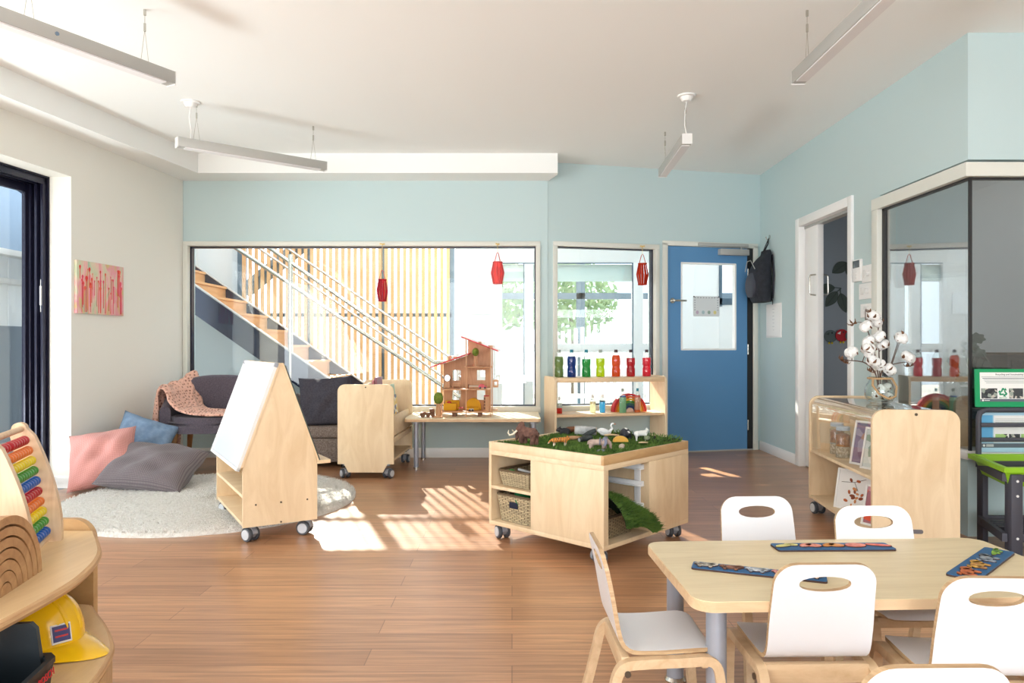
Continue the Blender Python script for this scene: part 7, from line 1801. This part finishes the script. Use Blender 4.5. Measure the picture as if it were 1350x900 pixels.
# ---------------------------------------------------------------- curved shelf unit in the left foreground
FZ1, FZ2, FZ3 = 0.55, 0.36, 0.165
cs = thing('curved_shelf_unit', 'honey plywood shelf unit with curved shelves in the left foreground', 'shelf', (-1.4, 1.6, 0))
top_o = [(-0.925, 1.0), (-0.916, 1.2), (-0.913, 1.35), (-0.918, 1.48), (-0.932, 1.56), (-0.955, 1.64), (-0.99, 1.72), (-1.04, 1.80), (-1.08, 1.86), (-1.11, 1.905)]
low_o = [(-0.84, 1.0), (-0.835, 1.2), (-0.84, 1.35), (-0.855, 1.46), (-0.875, 1.54), (-0.905, 1.62), (-0.948, 1.69), (-1.00, 1.76), (-1.06, 1.83), (-1.11, 1.89)]
def smooth_o(o):
    pts = [lerp_path([(x, y, 0) for x, y in o], i/50) for i in range(51)]; return [(p.x+1.4, p.y-1.6) for p in pts]
bkx = -1.75
def board(o, z, th, name, m='honey'):
    pts = smooth_o(o)+[(-1.2+1.4, 1.905-1.6), (bkx+1.4, 1.905-1.6), (bkx+1.4, 1.0-1.6)]
    b = MB(); b.prism(pts, z-th, z, 'z'); return b.build(name, m, cs)
M['honeytop'] = wood('honey_shelf_laminate', (226, 196, 150), (212, 180, 132), (8, 1.2, 8), 2.2, 0.32)
for (o, z, nm) in ((top_o, FZ1, 'top_board'), (low_o, FZ2, 'middle_shelf'), (low_o, FZ3, 'bottom_shelf')):
    bd_ = board(o, z, 0.020, nm, 'honeytop')
    pts = smooth_o(o); b = MB(); b.tube([(x, y, z-0.0102) for x, y in pts], 0.0098, 8); b.build('edge_band', 'plyedge', bd_)
ex = PX(127.3, 1.93)
b = MB(); b.prism(rrect(-1.75+1.4, 0.0, ex+1.4, 0.578, (0, 0, 0.055, 0.02), 8), 1.915-1.6, 1.935-1.6, 'y'); b.build('end_panel', 'honey', cs)
b = MB(); b.bb(bkx+1.4-0.02, bkx+1.4, 1.0-1.6, 1.935-1.6, 0.0, 0.57); b.build('back_panel', 'honey', cs)
b = MB(); b.bb(bkx+1.4, -1.05+1.4, -0.15-0.01+0.0, 0.0-0.14, FZ2, FZ1-0.02); 
b.build('shelf_divider', 'honey', cs)
b = MB(); b.bb(-1.55+1.4, -1.02+1.4, 1.05-1.6, 1.85-1.6, 0.0, FZ3-0.02); b.build('plinth', 'honey', cs)
bx = thing('wooden_crate', 'small open honey plywood crate on the bottom board of the curved shelf unit', 'crate', (-1.04, 1.64, FZ3), math.radians(20))
for (x0_, x1_, y0_, y1_) in ((-0.10, 0.10, -0.10, -0.09), (-0.10, 0.10, 0.09, 0.10), (-0.10, -0.09, -0.09, 0.09), (0.09, 0.10, -0.09, 0.09)):
    b = MB(); b.bb(x0_, x1_, y0_, y1_, 0, 0.12, 0.002); b.build('crate_side', 'honey', bx)
b = MB(); b.bb(-0.09, 0.09, -0.09, 0.09, 0, 0.012); b.build('crate_base', 'darkwood', bx)

# ---------------------------------------------------------------- abacus
M['rubberwood'] = wood('pale_rubberwood', (224, 196, 164), (206, 172, 136), (9, 9, 1.3), 3.0, 0.45)
ab = thing('abacus', 'wooden abacus with ten rows of coloured beads on the curved shelf unit', 'abacus', (-1.137, 1.6825, FZ1), math.radians(20))
def abx(z): return -0.062+0.0*z     # lean handled by panel outline
def ab_panel(y, s):
    """wedge side panel in the x,z plane: front edge bulges to +x"""
    ol = []
    for i in range(15):
        u = i/14; ol.append((0.035+0.020*math.sin(PI*(0.15+0.6*(1-u)))-0.062*u**1.5, 0.285*u))
    top_ = [(-0.030+0.016*math.cos(q)-0.012, 0.285+0.014*math.sin(q)) for q in [PI*k/8 for k in range(0, 9)]]
    ol2 = ol[:-1]+top_
    for i in range(10):
        u = 1-i/9; ol2.append((-0.010-0.052*u, 0.275*u))
    b = MB(); b.prism(ol2, y-0.011, y+0.011, 'y'); return b.build('side_panel', 'rubberwood', ab)
YA0, YA1 = -0.125, 0.125
for y in (YA0, YA1): ab_panel(y, 0)
b = MB(); b.cyl((-0.038, YA0, 0.283), (-0.038, YA1, 0.283), 0.0075, n=14); b.build('top_bar', 'rubberwood', ab)
b = MB(); b.cyl((0.020, YA0, 0.012), (0.020, YA1, 0.012), 0.0075, n=14); b.build('bottom_bar', 'rubberwood', ab)
bc = [mat('bead_'+n_, c, 0.28, coat=0.4) for n_, c in (('red', (176, 20, 36)), ('orange', (226, 118, 44)), ('yellow', (226, 206, 24)), ('green', (56, 140, 48)), ('blue', (10, 84, 172)))]
bead_me = {}
pitch = 0.0192
for k in range(10):
    z = 0.257-0.0252*k; x = -0.026+0.044*(k/9)**0.8
    b = MB(); b.cyl((x, YA0+0.011, z), (x, YA1-0.011, z), 0.0022, n=8); b.build('rod', 'rubberwood', ab)
    end = YA1-0.026-(0.0 if k in (2, 3, 4, 7, 8, 9) else 0.004)
    for i in range(10):
        y = end-pitch*i
        if k == 0 and i >= 7: y -= 0.012
        if k not in bead_me:
            b = MB(); b.lathe([(0.003, -pitch*0.49), (0.0075, -pitch*0.46), (0.0112, -pitch*0.22), (0.012, 0), (0.0112, pitch*0.22), (0.0075, pitch*0.46), (0.003, pitch*0.49)], 14, R=Matrix.Rotation(PI/2, 3, 'X'))
            o = b.build('bead', bc[k % 5], ab, loc=(x, y, z)); bead_me[k] = o
        else:
            o = bead_me[k].copy(); COL.objects.link(o); o.parent = ab; o.location = (x, y, z)

# ---------------------------------------------------------------- natural wood rainbow
M['rbwood'] = wood('burnt_edge_beech', (190, 148, 104), (160, 116, 76), (5, 5, 5), 4.0, 0.5)
ra = thing('arch_stacker', 'natural wood arch stacker nested like a rainbow on the curved shelf unit', 'toy', (-1.026, 1.412, FZ1), math.radians(100))
rainbow(ra, ['rbwood']*6, 0.152, 0.0205, 0.062, 'rbwood')

# ---------------------------------------------------------------- toy helmet on the middle shelf
M['helmet'] = mat('glossy_yellow_plastic', (244, 194, 20), 0.2, coat=0.3)
hp = thing('toy_helmet', 'yellow toy construction helmet on the middle shelf of the curved unit', 'helmet', (-1.060, 1.615, FZ2), math.radians(-12))
b = MB(); rings = []
for i in range(15):
    u = i/14; a = PI/2*u
    rr_ = (math.cos(a)**0.75 if u < 1 else 0.0); z = 0.028+0.112*math.sin(a)**0.95
    rings.append([(0.112*max(rr_, 0.02)*math.cos(q), 0.088*max(rr_, 0.02)*math.sin(q), z) for q in [2*PI*k/40 for k in range(40)]])
b.loft(rings, cap=True); b.build('shell', 'helmet', hp, sharp=70)
b = MB(); rings = []
for (k_, z_) in ((1.0, 0.030), (1.05, 0.020), (1.09, 0.010), (1.10, 0.006), (1.07, 0.006), (0.98, 0.022)):
    rings.append([((0.112*k_+(0.075*max(0, math.cos(q))**2.2*(k_-0.97)/0.13 if k_ > 1 else 0))*math.cos(q), 0.088*k_*math.sin(q), z_-0.004*max(0, math.cos(q))*(k_ > 1.04)) for q in [2*PI*k/48 for k in range(48)]])
b.loft(rings, cap=False); b.build('brim', 'helmet', hp, sharp=70)
hp.scale = (0.88, 0.88, 0.92)
for y in (-0.018, 0.018):
    b = MB(); b.tube([(0.110*math.cos(a), y, 0.030+0.114*math.sin(a)**0.95) for a in [PI*(0.06+0.88*i/20) for i in range(21)]], 0.006, 8, flat=0.6); b.build('ridge', 'helmet', hp)
b = MB(); b.T = Matrix.Translation((0.0985, -0.034, 0.058)) @ Matrix.Rotation(math.radians(-30), 4, 'Z') @ Matrix.Rotation(math.radians(-22), 4, 'Y'); b.bb(-0.001, 0.004, -0.022, 0.022, -0.022, 0.022, 0.001); st2 = b.build('sticker_border', 'aluw', hp)
b = MB(); b.T = Matrix.Translation((0.0985, -0.034, 0.058)) @ Matrix.Rotation(math.radians(-30), 4, 'Z') @ Matrix.Rotation(math.radians(-22), 4, 'Y'); b.bb(0.003, 0.0048, -0.019, 0.019, -0.018, 0.018); b.build('sticker', mat('navy_sticker', (50, 52, 110), 0.4), st2)
for k in range(2):
    b = MB(); b.T = Matrix.Translation((0.0985, -0.034, 0.058)) @ Matrix.Rotation(math.radians(-30), 4, 'Z') @ Matrix.Rotation(math.radians(-22), 4, 'Y'); b.bb(0.0046, 0.0052, -0.014, 0.014, 0.006-k*0.014, 0.010-k*0.014); b.build('sticker_text', 'redroof', st2)

# ---------------------------------------------------------------- toy tool box
M['tealblack'] = mat('blue_black_plastic', (13, 22, 28), 0.4)
tbx = thing('toy_toolbox', 'dark blue-black toy tool box with tall gable handle plate on the middle shelf', 'toolbox', (-0.908, 1.193, FZ2), math.radians(100))
b = MB(); bw_, bh_, bl2 = 0.075, 0.095, 0.15
b.loft([[(-bl2*0.92, -bw_*0.9, 0.0), (bl2*0.92, -bw_*0.9, 0), (bl2*0.92, bw_*0.9, 0), (-bl2*0.92, bw_*0.9, 0)], [(-bl2, -bw_, bh_), (bl2, -bw_, bh_), (bl2, bw_, bh_), (-bl2, bw_, bh_)], [(-bl2+0.006, -bw_+0.006, bh_), (bl2-0.006, -bw_+0.006, bh_), (bl2-0.006, bw_-0.006, bh_), (-bl2+0.006, bw_-0.006, bh_)], [(-bl2*0.9, -bw_*0.86, 0.006), (bl2*0.9, -bw_*0.86, 0.006), (bl2*0.9, bw_*0.86, 0.006), (-bl2*0.9, bw_*0.86, 0.006)]]); tray = b.build('tray', 'tealblack', tbx)
b = MB(); ro = rrect(-bl2-0.010, -bw_-0.006, bl2+0.010, bw_+0.006, 0.010); ri = rrect(-bl2+0.004, -bw_+0.004, bl2-0.004, bw_-0.004, 0.006)
b.prism(ro, bh_-0.005, bh_+0.005, 'z', hole=ri); b.build('rim', 'tealblack', tbx)
for s in (1,):
    b = MB(); b.prism([(-bw_*0.95, 0.0), (bw_*0.95, 0.0), (bw_*0.62, 0.155), (bw_*0.45, 0.166), (-bw_*0.55, 0.166), (-bw_*0.68, 0.155)], s*bl2*0.93-0.006, s*bl2*0.93+0.006, 'x'); b.build('gable_plate', 'tealblack', tbx)
text_mesh('BOSCH', 0.019, 'red_lettering', mat('red_print', (206, 36, 48), 0.5), tbx, (0.112, -bw_*0.975-0.005, 0.073), (PI/2-0.08, 0, 0), extrude=0.0006)
b = MB(); b.tube([(0.050+0.011*math.cos(q), -bw_*0.975-0.0035, 0.064+0.011*math.sin(q)) for q in [2*PI*i/24 for i in range(24)]], 0.0012, 6, closed=True)
b.bb(0.045, 0.055, -bw_*0.975-0.004, -bw_*0.975-0.003, 0.0625, 0.0655); b.bb(0.044, 0.0465, -bw_*0.975-0.004, -bw_*0.975-0.003, 0.057, 0.071); b.bb(0.0535, 0.056, -bw_*0.975-0.004, -bw_*0.975-0.003, 0.057, 0.071); b.build('round_emblem', 'aluw', tbx)
for i, c in enumerate(((40, 60, 150), (220, 180, 40), (200, 60, 50))):
    b = MB(); b.bb(0.085+i*0.012, 0.094+i*0.012, -bw_*0.96-0.004, -bw_*0.96-0.002, 0.044, 0.053); b.build('small_print_mark', mat('print_mark_%d' % i, c, 0.5), tbx)
dr = thing('toy_drill', 'black toy drill handle sticking up out of the tool box', 'toy tool', (-0.925, 1.14, FZ2+0.012), math.radians(100))
b = MB(); b.tube([(0, 0, 0), (0.01, 0, 0.09), (0.03, 0, 0.135), (0.055, 0, 0.148)], [0.018, 0.020, 0.020, 0.016], 16); b.build('grip', 'black', dr)
b = MB(); b.tube([(-0.016, -0.004, 0.02), (-0.008, -0.004, 0.09), (0.012, -0.004, 0.142)], 0.005, 6); b.build('grip_ribs', mat('grey_rubber_ribs', (84, 86, 92), 0.6), dr)
copy_tree(hp, loc=(-1.215, 1.74, FZ2), rz=math.radians(165), label='second yellow toy construction helmet, mostly hidden behind the tool box plate')
